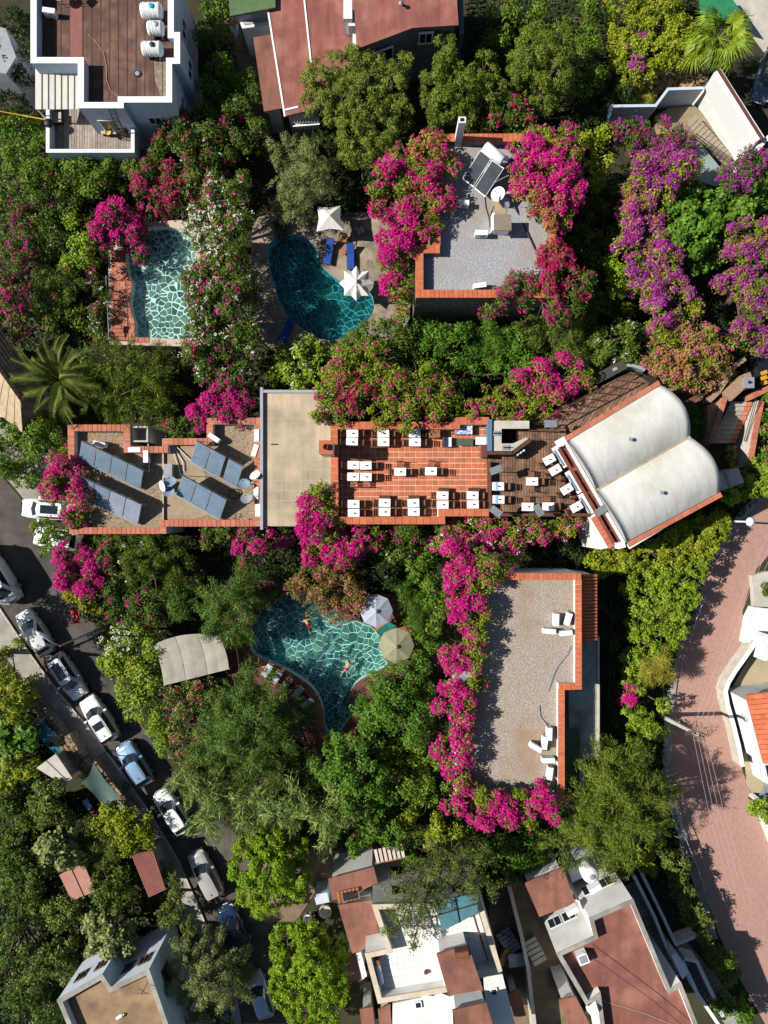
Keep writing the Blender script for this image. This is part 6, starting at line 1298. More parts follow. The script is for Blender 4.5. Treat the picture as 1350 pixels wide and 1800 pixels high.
def lounger(label, x, y, rz, m, z=PZ+.06, frame=WOODM, back=.35, L=1.85, w=.62):
    t = thing('sun_lounger', label, 'sun lounger', W3(x, y, z+.3), R(rz)); t.location.z = z; t['group'] = 'sun loungers by the pools'
    part('frame', MB().box((0,w/2-.03,.24), (L,.05,.07)).box((0,-w/2+.03,.24), (L,.05,.07)).box((L/2-.03,0,.24), (.05,w-.06,.07)).box((-L/2+.03,0,.24), (.05,w-.06,.07)), frame, t, world=False)
    part('mattress', MB().box((-.3,0,.32), (L-.62,w-.08,.09)), m, t, world=False); part('backrest', MB().quad3((L/2-.6,-w/2+.04,.37),(L/2-.6,w/2-.04,.37),(L/2-.02,w/2-.04,.37+back),(L/2-.02,-w/2+.04,.37+back), .08), m, t, world=False)
    for sx in (-.7,.7):
        for sy in (-.25,.25): part('leg', MB().box((sx,sy,.1), (.06,.06,.2)), frame, t, world=False)
lounger('blue cushioned lounger, left of the pair beside the kidney pool', 578, 443, 80, BLUEC); lounger('blue cushioned lounger on wooden frame, right of the pair', 616, 452, 91, BLUEC); lounger('blue cushioned lounger in deep shade at the lower left of the kidney pool', 503, 583, 62, BLUEC)
lounger('teal cushioned lounger between the two parasols of the big pool', 679, 1104, 35, TEALC, L=1.5)
for k, (x, y, a) in enumerate(((470,1178,55),(487,1190,60),(505,1200,50),(524,1216,50),(541,1236,40))): lounger('white towel lounger, %s of five along the curved brick edge' % ['first','second','third','fourth','fifth'][k], x, y, a, mat('white_towel', (.55,.58,.62), (.4,.44,.5), scale=4) if k != 2 else mat('grey_green_towel', (.16,.17,.13)), L=1.1, w=.55)
t = thing('teak_armchair', 'teak slatted armchair behind the blue loungers', 'chair', W3(603,420,PZ+.4), R(80)); t.location.z = PZ+.06
for k in range(5): part('seat_slat', MB().box((-.22+.11*k,0,.42), (.09,.5,.03)), WOODM, t, world=False)
for sy in (-.28,.28): part('arm', MB().box((0,sy,.62), (.55,.06,.04)), WOODM, t, world=False)
for k in range(4): part('back_slat', MB().box((.28,0,.5+.1*k), (.03,.5,.07)), WOODM, t, world=False)
for sx in (-.24,.26):
    for sy in (-.27,.27): part('leg', MB().box((sx,sy,.3), (.05,.05,.6)), WOODM, t, world=False)
for x, y, l in ((602,447,'small round teak table between the blue loungers'),(561,425,'small square grey table by the top of the kidney pool')):
    t = thing('side_table', l, 'side table', W3(x, y, PZ+.06)); part('top', MB().lathe((0,0,.42), [(.26,0),(.26,.04)], 16 if x > 600 else 4), WOODM if x > 600 else CONC2, t, world=False); part('leg', MB().tube([(0,0,0),(0,0,.42)], .04, 6), WOODM, t, world=False)
t = thing('deck_chair', 'dark folding chair beside the magenta bougainvillea and kidney pool', 'chair', W3(634,408,PZ+.06), R(25))
part('seat', MB().box((0,0,.4), (.5,.5,.03)), METALG, t, world=False); part('backrest', MB().box((-.25,0,.62), (.03,.5,.45)), METALG, t, world=False)
for sx in (-.2,.2):
    for sy in (-.2,.2): part('leg', MB().tube([(sx,sy,0),(sx,sy,.4)], .018, 4), METALG, t, world=False)
sh = thing('strip_awning', 'curved pale fabric awning made of long strips left of the big pool', 'awning', W3(335,1155,0)); n_ = 6
TLc, BLc, BRc, TRc = Vector(W3(270,1133,3.4)), Vector(W3(288,1205,3.4)), Vector(W3(403,1176,3.4)), Vector(W3(386,1118,3.4)); up_ = Vector(W3(325,1097,3.4))
for k in range(n_):
    mb = MB(); m1 = 2; m2 = 10
    for i in range(m1+1):
        s = (k+i/m1*.985)/n_
        top = TLc.lerp(TRc, s)+(up_-TLc.lerp(TRc, .5))*(4*s*(1-s))*.35; bot = BLc.lerp(BRc, s)+Vector((0,-.0,0))
        for j in range(m2+1): q = top.lerp(bot, j/m2); q.x += .15*math.sin(math.pi*j/m2); q.z += .08*math.sin(math.pi*j/m2)+.03*(i%2)+.02*(k%2); mb.v.append(tuple(q))
    for i in range(m1):
        for j in range(m2): e = i*(m2+1)+j; mb.f.append((e, e+1, e+m2+2, e+m2+1))
    part('fabric_strip', mb, CANVAST, sh, smooth=True)
for q in (TLc, BLc, BRc, TRc): part('post', MB().tube([(q.x,q.y,0), tuple(q)], .05, 6), WOODM, sh)
# ------------------------------------------------------------ street furniture
lp = thing('street_lamp', 'curved-arm street lamp reaching over the parked white car', 'street lamp', W3(190,1100,0)); b0 = Vector((lp.location.x, lp.location.y, 0)); t0 = b0+Vector((0,0,8.2)); h0 = Vector(W3(76,1118,8.9))
part('pole', MB().tube([b0, b0+Vector((0,0,4)), t0], [.11,.09,.06], 8), METALG, lp); part('arm', MB().tube([t0, t0.lerp(h0,.5)+Vector((0,0,.2)), h0], .045, 6), METALG, lp)
dh = (h0-t0).normalized(); part('head', MB().tube([h0-dh*.3, h0, h0+dh*.35, h0+dh*.5], [.07,.16,.14,.05], 10), PLAST, lp)
l2 = thing('globe_lamp', 'lamp post with white round head beside the ivy at the brick road', 'street lamp', W3(1272,916,0)); part('pole', MB().tube([(0,0,0),(0,0,4.0)], [.09,.06], 8), PLAST, l2, world=False); part('head', MB().lathe((0,0,3.95), [(.1,0),(.32,.05),(.34,.1),(.2,.2),(.03,.24)], 18), PLAST, l2, world=False, smooth=True)
up2 = thing('utility_pole', 'leaning concrete utility pole over the brick road', 'utility pole', W3(1160,1257,0)); tp2 = Vector(W3(1226,1291,6.9)); q0 = Vector(W3(1160,1257,0)); part('pole', MB().tube([q0, tp2], [.19,.12], 10), CONC2, up2); dd = (tp2-q0).normalized()
xarm = MB()
for k in (.93,.98): q = q0.lerp(tp2, k); xarm.box(tuple(q+Vector((0,0,.1))), (1.0,.08,.08), rz=R(-20)); 
part('crossarm', xarm, DARKM, up2)
for k in range(4): q = tp2+Vector((-.45+.3*k,.35-.1*k,.1)); part('insulator', MB().lathe(tuple(q), [(.05,0),(.07,.05),(.04,.12)], 8), TERRAD, up2)
wirem = mat('pale_wire2', (.42,.34,.31))
for k in range(4):
    q = tp2+Vector((-.45+.3*k,.35-.1*k,.2)); e = Vector(W3(1345+8*k,925+9*k,6.8))+Vector((3,6,0)); e2 = Vector(W3(1262+12*k,1420+5*k,6.4))+Vector((.9,-6,0))
    for (B_, w_) in ((e,'north'),(e2,'south')): o = solo('overhead_wire', MB().tube([q, q.lerp(B_,.5)-Vector((0,0,.5)), B_], .011, 4, False), wirem, '%s of four wires running %s from the utility pole' % (['leftmost','second','third','rightmost'][k], w_), 'wire', 'overhead wires')
fl = thing('crescent_flag', 'red flag with white crescent and star hanging by the bougainvillea', 'flag', W3(131,1083,2.6)); fm = MB()
F0 = Vector(W3(124,1073,2.9)); fu = Vector(W3(137,1073,2.9))-F0; fv = Vector(W3(130,1096,2.3))-F0
for i in range(7):
    for j in range(9): s, t_ = i/6, j/8; q = F0+fu*s+fv*t_; q.z += .12*math.sin(s*5+t_*2); fm.v.append(tuple(q))
for i in range(6):
    for j in range(8): k = i*9+j; fm.f.append((k, k+1, k+10, k+9))
part('cloth', fm, REDC, fl, smooth=True)
cc = F0+fu*.5+fv*.5; ex, ey = fu.normalized(), fv.normalized(); cr = MB(); pts = []
for k in range(13): a = R(-150+300*k/12); pts.append(cc+ex*math.sin(a)*.17-ey*(-math.cos(a)*.17+.02))
pin = [cc+ex*math.sin(R(-140+280*k/12))*.135-ey*(-math.cos(R(-140+280*k/12))*.135-.03) for k in range(13)]
up9 = Vector((0,0,.16)); cr.add([p+up9 for p in pts]+[p+up9 for p in pin], [(i, i+1, 14+i, 13+i) for i in range(12)]); part('crescent', cr, WHITE2, fl)
stp_ = []
for k in range(10): a = math.pi*2*k/10; rr_ = .075 if k % 2 == 0 else .03; stp_.append(tuple(cc+ey*.2+ex*math.cos(a)*rr_+ey*math.sin(a)*rr_+up9))
part('star', MB().add(stp_+[tuple(cc+ey*.2+up9)], [(i, (i+1)%10, 10) for i in range(10)]), WHITE2, fl); part('pole', MB().tube([F0-Vector((.05,0,2.8)), F0+Vector((-.03,0,.2))], .02, 5), METALG, fl)
tyre = thing('spare_tyre', 'spare tyre-like ring hoop on the pavement beside the rubble wall', 'hoop', W3(222,1380,.15)); part('ring', MB().tube([(.22*math.cos(a*math.pi/8),.22*math.sin(a*math.pi/8),.06) for a in range(17)], .035, 6, False), RUBBER, tyre, world=False)
# ------------------------------------------------------------ cars
PAINTS = {}
def paint(n, c, r=.22, met=.0):
    m = mat('car_paint_'+n, c, rough=r, metal=met, spec=.6); m.node_tree.nodes['Principled BSDF'].inputs['Coat Weight'].default_value = .6; m.node_tree.nodes['Principled BSDF'].inputs['Coat Roughness'].default_value = .06; return m
def lerp_tab(tab, x):
    for (a, b) in zip(tab, tab[1:]):
        if x <= b[0]: t = (x-a[0])/(b[0]-a[0]); t = t*t*(3-2*t); return a[1]+(b[1]-a[1])*t
    return tab[-1][1]
def car(label, x, y, ang, L, Wd, H, pm, kind='hatch', roof=None, sun=False, rails=False, cat='car', name='parked_car', panoramic=False):
    L *= .88; Wd *= .87; H *= .93
    t = thing(name, label, cat, W3(x, y, H*.6), R(ang)); t.location.z = .01; t['group'] = 'vehicles parked on the street'
    # deck height table along the car, front at +x
    if kind == 'van': deck = [(-.5,.9),(-.49,1.0),(.30,1.05),(.42,1.0),(.49,.75),(.5,.5)]
    elif kind == 'sedan': deck = [(-.5,.6),(-.485,.92),(-.30,1.0),(.18,.98),(.42,.84),(.49,.68),(.5,.45)]
    else: deck = [(-.5,.6),(-.49,.95),(-.2,1.0),(.2,.99),(.42,.88),(.485,.72),(.5,.45)]
    k_ = H/1.5; NS = 26; prof = []
    for i in range(NS+1):
        s = -.5+i/NS; e = abs(s)*2; wv = Wd/2*(1-.30*e**7-.05*e**2); zt = lerp_tab(deck, s)*k_*(.95 if kind == 'suv' else 1)
        arch = max(0, 1-((abs(s)-.31)/.085)**2)**.5 if abs(abs(s)-.31) < .085 else 0; zb = .22+.42*arch*(1)
        xs = s*L
        prof.append([(xs,0,zt+.05),(xs,wv*.45,zt+.04),(xs,wv*.8,zt+.01),(xs,wv*.93,zt-.06),(xs,wv*.99,zt-.2),(xs,wv,min(zt-.3,.62)),(xs,wv*.97,max(zb,.34)),(xs,wv*.93,zb)])
    mb = MB(); m = 8
    for sgn in (1, -1):
        b = len(mb.v)
        for p in prof: mb.v += [(q[0], q[1]*sgn, q[2]) for q in p]
        for i in range(NS):
            for j in range(m-1):
                f = (b+i*m+j, b+(i+1)*m+j, b+(i+1)*m+j+1, b+i*m+j+1); mb.f.append(f if sgn < 0 else f[::-1])
        for e_ in (0, NS): f = tuple(b+e_*m+j for j in range(m)); mb.f.append(f)
    part('body', mb, pm, t, world=False, smooth=True); part('underbody', MB().box((0,0,.3), (L*.92,Wd*.86,.2)), RUBBER, t, world=False)
    # greenhouse: base ring and roof ring (x front positive)
    if kind == 'van': xb0, xb1, xr0, xr1 = -.485*L, .40*L, -.47*L, .26*L
    elif kind == 'sedan': xb0, xb1, xr0, xr1 = -.36*L, .22*L, -.22*L, .06*L
    elif kind == 'suv': xb0, xb1, xr0, xr1 = -.475*L, .24*L, -.40*L, .09*L
    else: xb0, xb1, xr0, xr1 = -.46*L, .24*L, -.34*L, .07*L
    zb = .98*k_*(.95 if kind == 'suv' else 1); zr = H-.04; wb, wr = Wd/2*.88, Wd/2*(.76 if kind == 'van' else .66)
    def ring_(xa, xc, w, z, cv): return [(xa,-w*.86,z),(xa-.0,0,z),(xa,w*.86,z),(xa+.22,w,z),((xa+xc)/2,w*1.02,z),(xc-.30,w*.98,z),(xc-.02,w*.84,z),(xc+cv,0,z),(xc-.02,-w*.84,z),(xc-.30,-w*.98,z),((xa+xc)/2,-w*1.02,z),(xa+.22,-w,z)]
    rb_, rt = ring_(xb0, xb1, wb, zb, .14), ring_(xr0, xr1, wr, zr, .08)
    cab = MB(); n = 12; cab.add(rb_+rt, [(i, (i+1)%n, n+(i+1)%n, n+i) for i in range(n)]); part('pillars', cab, pm, t, world=False)
    rm = MB(); c0_ = ((xr0+xr1)/2, 0, zr+.05); inner = [((p[0]-c0_[0])*.6+c0_[0], p[1]*.6, zr+.045) for p in rt]; rm.add(rt+inner+[c0_], [(i, (i+1)%n, n+(i+1)%n, n+i) for i in range(n)]+[(n+i, n+(i+1)%n, 2*n) for i in range(n)]); ro = part('roof', rm, roof or pm, t, world=False, smooth=True)
    def pane(nm, idx, lo=.1, hi=.92, out=.012, sh=.04):
        q = [Vector(rb_[i%n]).lerp(Vector(rt[i%n]), lo) for i in idx]+[Vector(rb_[i%n]).lerp(Vector(rt[i%n]), hi) for i in idx[::-1]]; c = sum(q, Vector())/len(q); nr = (q[1]-q[0]).cross(q[-1]-q[0]).normalized(); ctr = Vector((c0_[0],0,(zb+zr)/2))
        if nr.dot(c-ctr) < 0: nr = -nr
        q = [p.lerp(c, sh)+nr*out for p in q]; k = len(idx); g_ = MB(); g_.add(q, [(i, i+1, 2*k-2-i, 2*k-1-i) for i in range(k-1)]); part(nm, g_, CARGL, t, world=False)
    pane('windscreen', [6,7,8], .06, .95, .014, .03); pane('rear_window', [0,1,2], .25 if kind != 'sedan' else .1, .92, .014, .05)
    pane('side_window', [3,4,5], .12, .88); pane('side_window', [9,10,11], .12, .88)
    if kind == 'van':
        for k in range(8): part('roof_rib', MB().box((xr0+.4+k*.4,0,zr+.07), (.06,wr*1.7,.03)), pm, ro, world=False)
    if sun: part('sunroof', MB().box((xr1-.75,0,zr+.052), (.55,.75,.02)), CARGL, t, world=False)
    if panoramic: part('sunroof', MB().box(((xr0+xr1)/2,0,zr+.052), ((xr1-xr0)*.7,wr*1.25,.02)), CARGL, t, world=False)
    if rails:
        for sy in (-1,1): part('roof_rail', MB().tube([(xr0+.15,sy*wr*.92,zr+.08),(xr1-.2,sy*wr*.92,zr+.08)], .022, 5), DARKM, t, world=False)
    part('antenna', MB().add([(xr0+.25,-.03,zr+.04),(xr0+.25,.03,zr+.04),(xr0+.42,0,zr+.05),(xr0+.22,0,zr+.13)], [(0,1,3),(1,2,3),(2,0,3)]), RUBBER, t, world=False)
    for sy in (-1,1):
        part('mirror', MB().box((xb1-.55, sy*(Wd/2+.08), zb+.05), (.14,.2,.13)), pm, t, world=False)
        part('headlight', MB().quad3((L*.415,sy*Wd*.26,.80*k_),(L*.415,sy*Wd*.43,.76*k_),(L*.475,sy*Wd*.385,.70*k_),(L*.48,sy*Wd*.26,.72*k_)), mat('headlamp_lens', (.5,.52,.55), rough=.1), t, world=False)
        part('tail_light', MB().box((-L*.475, sy*Wd*.40, .82*k_), (.08,.2,.2)), mat('tail_lens', (.3,.01,.01), rough=.2), t, world=False)
        for sx in (-.31,.31):
            wl = part('wheel', MB().tube([(sx*L, sy*(Wd/2-.28), .30),(sx*L, sy*(Wd/2-.09), .30)], .30, 18), RUBBER, t, world=False); part('rim', MB().tube([(sx*L, sy*(Wd/2-.1), .30),(sx*L, sy*(Wd/2-.08), .30)], .19, 12), ALU, wl, world=False)
    part('licence_plate', MB().box((L*.5+.005,0,.45), (.02,.5,.11)), WHITE2, t, world=False); part('wiper', MB().tube([(xb1+.02,.1,zb+.04),(xb1-.3,.5,zb+.2)], .01, 4), RUBBER, t, world=False)
    part('grille', MB().box((L*.497,0,.6*k_), (.02,.8,.12)), RUBBER, t, world=False); return t
WP_, SV, LB, DB, GB = paint('white', (.78,.78,.77)), paint('silver', (.66,.68,.70), .25, 0), paint('light_blue', (.27,.42,.62), .25, .3), paint('dark_blue', (.012,.03,.07), .15), paint('champagne', (.46,.45,.42), .28, .3)
BK = paint('black', (.012,.013,.015), .12)
car('silver-white hatchback under the curved street lamp', 60, 1112, 123, 4.4, 1.8, 1.5, paint('pearl', (.68,.68,.67), .2, .1))
car('silver car with black panoramic roof parked nose down the street', 117, 1190, -57, 4.4, 1.8, 1.6, SV, 'suv', panoramic=True, rails=True)
car('white SUV with dark sunroof and roof rails', 173, 1265, 123, 4.4, 1.83, 1.62, WP_, 'suv', sun=True, rails=True)
car('light blue hatchback parked below the white SUV', 236, 1345, 122, 4.2, 1.78, 1.52, LB, rails=True)
car('clean white hatchback next to the reeds', 302, 1428, 123, 4.3, 1.78, 1.45, WP_)
car('champagne grey station wagon beside the first round ficus tree', 361, 1540, 117, 4.5, 1.78, 1.5, GB, 'suv')
car('dark navy car half in the shade of the lower street', 411, 1635, 114, 4.4, 1.8, 1.55, DB, 'suv')
car('pale blue-grey hatchback nearest the bottom edge', 457, 1752, 108, 4.1, 1.75, 1.5, LB.copy() if False else paint('ice_blue', (.36,.46,.56), .22, .3))
car('big white van cut by the left edge of the photo', -12, 1012, -57, 5.4, 2.0, 2.5, WP_, 'van', cat='van', name='parked_van')
car('white car with dark roof emerging from under the left bougainvillea', 78, 895, 176, 4.3, 1.8, 1.5, WP_, 'suv', panoramic=True)
car('white car hidden under the green tree beside the bougainvillea', 98, 947, 172, 4.2, 1.8, 1.5, WP_)
car('dark blue SUV behind the railing in the upper right corner', 1352, 130, -108, 4.6, 1.85, 1.65, paint('steel_blue', (.10,.15,.21), .18, .2), 'suv')
car('black car under the violet bougainvillea at the right edge', 1352, 640, 20, 4.3, 1.8, 1.5, BK)
car('dark teal car parked inside the garden beside the rubble wall', 88, 1292, -52, 3.9, 1.7, 1.5, paint('teal', (.02,.14,.20), .25))
# ------------------------------------------------------------ swimmers
def swimmer(label, x, y, rz, skin, suit, hair):
    t = thing('person', label, 'person', W3(x, y, PZ), R(rz)); t.location.z = PZ-.04; t.scale = (.78,.78,.78)
    J = {'pel':(0,0,0,.15),'bel':(.2,0,.02,.13),'che':(.42,0,.04,.17),'nec':(.58,0,.07,.06),'hea':(.72,0,.12,.10),'top':(.80,0,.14,.07),
         'ls':(.48,.19,.04,.06),'le':(.62,.44,.0,.045),'lh':(.85,.52,-.02,.03),'rs':(.48,-.19,.04,.06),'re':(.30,-.45,.0,.045),'rh':(.12,-.62,-.02,.03),
         'lk':(-.42,.16,-.04,.08),'la':(-.82,.26,-.06,.05),'lf':(-.98,.30,-.1,.035),'rk':(-.40,-.18,-.06,.08),'ra':(-.76,-.34,-.1,.05),'rf':(-.92,-.40,-.12,.035),'lg':(.93,.53,-.03,.02),'rg':(.04,-.68,-.03,.02)}
    keys = list(J); E = [('pel','bel'),('bel','che'),('che','nec'),('nec','hea'),('hea','top'),('che','ls'),('ls','le'),('le','lh'),('lh','lg'),('che','rs'),('rs','re'),('re','rh'),('rh','rg'),('pel','lk'),('lk','la'),('la','lf'),('pel','rk'),('rk','ra'),('ra','rf')]
    me = bpy.data.meshes.new('body'); me.from_pydata([J[k][:3] for k in keys], [(keys.index(a), keys.index(b)) for a, b in E], []); me.materials.append(skin)
    o = link('body', me, t); md = o.modifiers.new('skin', 'SKIN'); 
    bpy.context.view_layer.objects.active = o
    sv = me.skin_vertices[0].data
    for i, k in enumerate(keys): sv[i].radius = (J[k][3], J[k][3]*.8); sv[i].use_root = (i == 0)
    o.modifiers.new('sub', 'SUBSURF').levels = 2; o.modifiers['sub'].render_levels = 2
    part('hair', MB().lathe((.76,0,.10), [(.02,-.02),(.115,.0),(.115,.06),(.07,.12),(.01,.14)], 12), hair, t, world=False, smooth=True)
    sm = MB(); pts = [(-.17,0,-.02),(-.05,0,-.01),(.08,0,.01)]; sm.tube(pts, [.165,.18,.155], 12); part('swimwear', sm, suit, t, world=False, smooth=True)
SKIN = mat('skin', (.55,.30,.19), rough=.5)
try:
    swimmer('swimmer with arms out in the shaded upper part of the big pool', 541, 1098, 120, SKIN, REDC, mat('brown_hair', (.05,.025,.012)))
    swimmer('swimmer with red trunks at the sunlit lower edge of the big pool', 609, 1175, 70, SKIN, REDC, MATS['brown_hair'])
except Exception as e:
    print('SWIMMER', e); raise
# ------------------------------------------------------------ plants
# undergrowth: low leaves over the garden soil, one mass nobody could count
def undergrowth(name, poly, m, n, z0=.0, h=.5, k_=1.0):
    w = WP(poly, 0); x0, x1 = min(p[0] for p in w), max(p[0] for p in w); y0, y1 = min(p[1] for p in w), max(p[1] for p in w)
    P = np.stack([rng.uniform(x0, x1, n), rng.uniform(y0, y1, n)], 1); k = np.zeros(n, bool); a = np.array(w); m_ = len(w)
    for i in range(m_):
        p, q = a[i], a[i-1]; c = ((p[1] > P[:, 1]) != (q[1] > P[:, 1])); xs = (q[0]-p[0])*(P[:, 1]-p[1])/(q[1]-p[1]+1e-9)+p[0]; k ^= c & (P[:, 0] < xs)
    P = P[k]; n = len(P); hh = (np.sin(P[:, 0]*1.3)+np.sin(P[:, 1]*1.7+1)+np.sin(P[:, 0]*.7+P[:, 1]*.9))/6+.5
    Z = z0+rng.uniform(.02, 1, n)*h*hh; N = unitv(rng.normal(size=(n, 3))*.5+np.array([0, 0, 1])); s = rng.uniform(.8, 1.5, n)
    V = quads(np.column_stack([P, Z]), unitv(rng.normal(size=(n, 3))), N, .13*s*k_, .06*s*k_)
    o = link(name, leaf_mesh(name, V, m), kind='stuff'); return o
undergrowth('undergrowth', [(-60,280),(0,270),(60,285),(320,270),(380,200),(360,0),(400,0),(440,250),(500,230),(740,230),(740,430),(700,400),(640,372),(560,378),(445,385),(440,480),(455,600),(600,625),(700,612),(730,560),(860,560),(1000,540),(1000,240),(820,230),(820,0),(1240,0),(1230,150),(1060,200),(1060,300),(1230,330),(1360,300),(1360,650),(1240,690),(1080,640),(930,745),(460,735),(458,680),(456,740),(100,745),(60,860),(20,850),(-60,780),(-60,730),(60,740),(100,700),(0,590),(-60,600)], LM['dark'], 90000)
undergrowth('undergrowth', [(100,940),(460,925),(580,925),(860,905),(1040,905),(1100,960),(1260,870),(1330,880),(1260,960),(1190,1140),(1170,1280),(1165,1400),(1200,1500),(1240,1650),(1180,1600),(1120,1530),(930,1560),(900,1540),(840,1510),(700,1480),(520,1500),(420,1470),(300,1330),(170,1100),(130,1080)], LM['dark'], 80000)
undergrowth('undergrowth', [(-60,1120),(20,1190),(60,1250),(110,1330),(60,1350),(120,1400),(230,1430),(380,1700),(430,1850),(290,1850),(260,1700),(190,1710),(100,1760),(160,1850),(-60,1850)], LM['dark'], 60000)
for q_ in ([(-260,-260),(1650,-260),(1650,-70),(-260,-70)], [(-260,-70),(-70,-70),(-70,700),(-260,700)], [(-260,1200),(-70,1200),(-70,1860),(-260,1860)], [(-260,1860),(1650,1860),(1650,2060),(-260,2060)]):
    undergrowth('hillside_scrub', q_, LM['boud'], 22000, h=2.2, k_=2.2)
H = lambda *a: [h for h in a]
M_ = 'mag'
# --- upper left
plant('dark_tree', 'dark tree at the top left corner beside the white house', 'tree', 'dark', 5, [(12,40,42),(20,110,48),(5,170,40),(40,140,25)], trunk=True)
plant('bushy_shrub', 'bright green shrub left of the boarded balcony', 'shrub', 'green', 2.5, [(35,235,38),(10,215,30),(62,255,25),(30,265,30)])
plant('hedge', 'broad dark green hedge below the balcony of the white house', 'hedge', 'green', 3.4, [(25,315,40),(70,310,42),(120,308,38),(165,312,38),(205,300,34),(160,290,25),(240,290,28)], fl=[('magr', .02, None)])
plant('mixed_shrub', 'dark shrub sprinkled with pink flowers at the left edge', 'shrub', 'boud', 3.6, [(20,380,42),(70,370,42),(40,430,40),(90,420,34),(110,360,30)], fl=[('mag', .05, H((30,380,30,.2),(30,435,26,.35)))])
plant('pointed_tree', 'small yellow green pointed tree left of the magenta vine', 'tree', 'green', 4.4, [(145,440,28),(140,400,30),(125,470,24)], leaf='bright')
plant('bougainvillea', 'bright magenta bougainvillea at the top left of the small pool', 'bougainvillea', 'boud', 3.2, [(200,385,36),(180,400,28),(225,415,30),(240,440,18),(175,430,22)], fl=[(M_, .5, H((200,395,50,.95),(228,425,30,.7)))])
plant('bougainvillea', 'crimson bougainvillea right above the small pool', 'bougainvillea', 'boud', 4.2, [(262,310,36),(300,320,40),(320,350,36),(280,350,34),(255,340,24)], fl=[('magr', .1, H((290,340,60,.3))), (M_, .16, None)])
plant('flowering_shrub', 'loose green shrub with sparse pink flowers behind the white house', 'shrub', 'boud', 4.8, [(320,230,42),(365,225,42),(300,265,36),(345,270,40),(385,260,36),(285,240,20)], fl=[('magr', .06, None), ('wht', .01, None)])
plant('round_shrub', 'dark shrub with magenta flowers right of the white house corner', 'shrub', 'boud', 4.6, [(420,225,42),(440,180,36),(400,190,34),(455,240,28)], fl=[(M_, .05, H((410,212,20,.5)))])
plant('dark_tree', 'shadowy trees between white house and red roofs', 'tree', 'dark', 4.2, [(385,130,38),(370,60,34),(410,165,30),(375,10,34),(430,140,30)], leaf='green')
plant('white_oleander', 'tall oleander covered in white flowers between the two upper pools', 'shrub', 'oleand', 6.2, [(360,330,44),(395,350,40),(360,390,42),(400,400,44),(375,440,46),(410,460,36),(420,330,30)], fl=[('wht', .08, H((365,400,60,.2),(385,350,50,.14))), ('pnk', .04, None), (M_, .03, None)])
plant('white_oleander', 'lower oleander with mixed white and magenta flowers right of the small pool', 'shrub', 'boud', 6.2, [(365,490,42),(405,510,42),(370,540,44),(415,555,40),(385,590,46),(345,590,38),(430,600,34),(400,640,44),(350,640,34),(440,510,28),(338,500,20),(338,560,22)], fl=[('wht', .06, None), (M_, .06, None)])
plant('bougainvillea', 'magenta bougainvillea drooping onto the solar roof parapet', 'bougainvillea', 'boud', 5.2, [(390,705,40),(365,725,34),(415,725,34),(345,735,22),(435,700,22),(405,680,26)], fl=[(M_, .4, H((385,720,55,.85)))])
plant('small_shrub', 'low green shrub with few pink flowers on the solar roof parapet notch', 'shrub', 'boud', 4.8, [(308,752,24),(330,748,24),(290,745,20),(350,745,16)], fl=[('magr', .08, None)])
plant('casuarina_tree', 'big round olive-green casuarina below the small pool', 'tree', 'conif', 6.8, [(175,640,46),(215,640,46),(160,690,42),(205,695,48),(255,660,44),(250,700,40),(290,640,34),(190,725,26),(285,680,30)], leaf='conif')
plant('bougainvillea', 'dark red bougainvillea at the left edge above the grey tiled roof', 'bougainvillea', 'boud', 4, [(10,480,38),(20,530,36),(8,570,34),(30,450,30)], fl=[(M_, .2, None), ('org', .05, None)])
plant('grey_shrub', 'greyish shrubs left of the small pool deck', 'shrub', 'olive', 3.2, [(95,475,34),(125,495,30),(80,505,28)], leaf='oleand', fl=[('magr', .02, None)])
plant('mixed_shrub', 'dark green shrub under the greyish bushes', 'shrub', 'dark', 2.8, [(125,540,30),(95,560,30),(150,565,24),(60,540,28)], leaf='green', fl=[('magr', .04, None)])
plant('climbing_shrub', 'narrow oleander strip along the wire fence of the small pool', 'shrub', 'oleand', 2.5, [(168,490,18),(172,520,19),(172,550,19),(175,575,17),(158,460,20)], leaf='boud', fl=[('wht', .08, None), (M_, .06, None)])
plant('street_tree', 'green tree over the street corner at the left edge', 'tree', 'green', 4.6, [(20,745,40),(50,760,40),(15,800,38),(60,800,42),(85,770,34),(40,830,34),(95,740,24)])
plant('low_tree', 'light green low tree covering the hidden white car', 'tree', 'lush', 4, [(70,925,18),(88,945,24),(75,960,14),(105,935,20)], leaf='green', dens=.55)
plant('bougainvillea', 'magenta bougainvillea over the left end of the solar roof', 'bougainvillea', 'bou', 5.6, [(105,815,30),(120,845,34),(105,880,30),(135,880,30),(125,910,24),(95,850,24),(145,850,20)], fl=[(M_, .3, H((110,850,60,.5)))])
plant('bougainvillea', 'brilliant magenta bougainvillea hanging over the street below the solar roof', 'bougainvillea', 'boud', 4, [(125,975,32),(145,1000,34),(120,1010,24),(170,985,30),(185,1015,30),(160,1035,30),(195,975,26)], fl=[(M_, .55, H((130,990,45,1.2),(155,1020,30,.8)))])
plant('euphorbia_bush', 'dark bush with round yellow-green flower heads beside the red flag', 'shrub', 'dark', 2.8, [(140,1050,24),(160,1065,26),(180,1060,20),(125,1035,14)], fl=[('yel', .4, None)])
plant('pepper_tree', 'large mid-green tree below the solar roof parapet', 'tree', 'olive', 4.8, [(205,955,38),(240,960,42),(280,975,42),(230,1000,40),(270,1015,38),(310,985,34),(325,1020,30)], leaf='oleand', fl=[('wht', .015, None)])
plant('mixed_shrub', 'green bush with a few magenta sprays left of the strip awning', 'shrub', 'boud', 3.4, [(225,1050,34),(255,1070,36),(240,1100,30),(285,1060,26),(200,1070,22)], fl=[(M_, .07, None)])
plant('soft_shrub', 'soft round grey-green shrub above the strip awning', 'shrub', 'feath', 3.6, [(305,1045,26),(325,1060,26),(310,1075,20)])
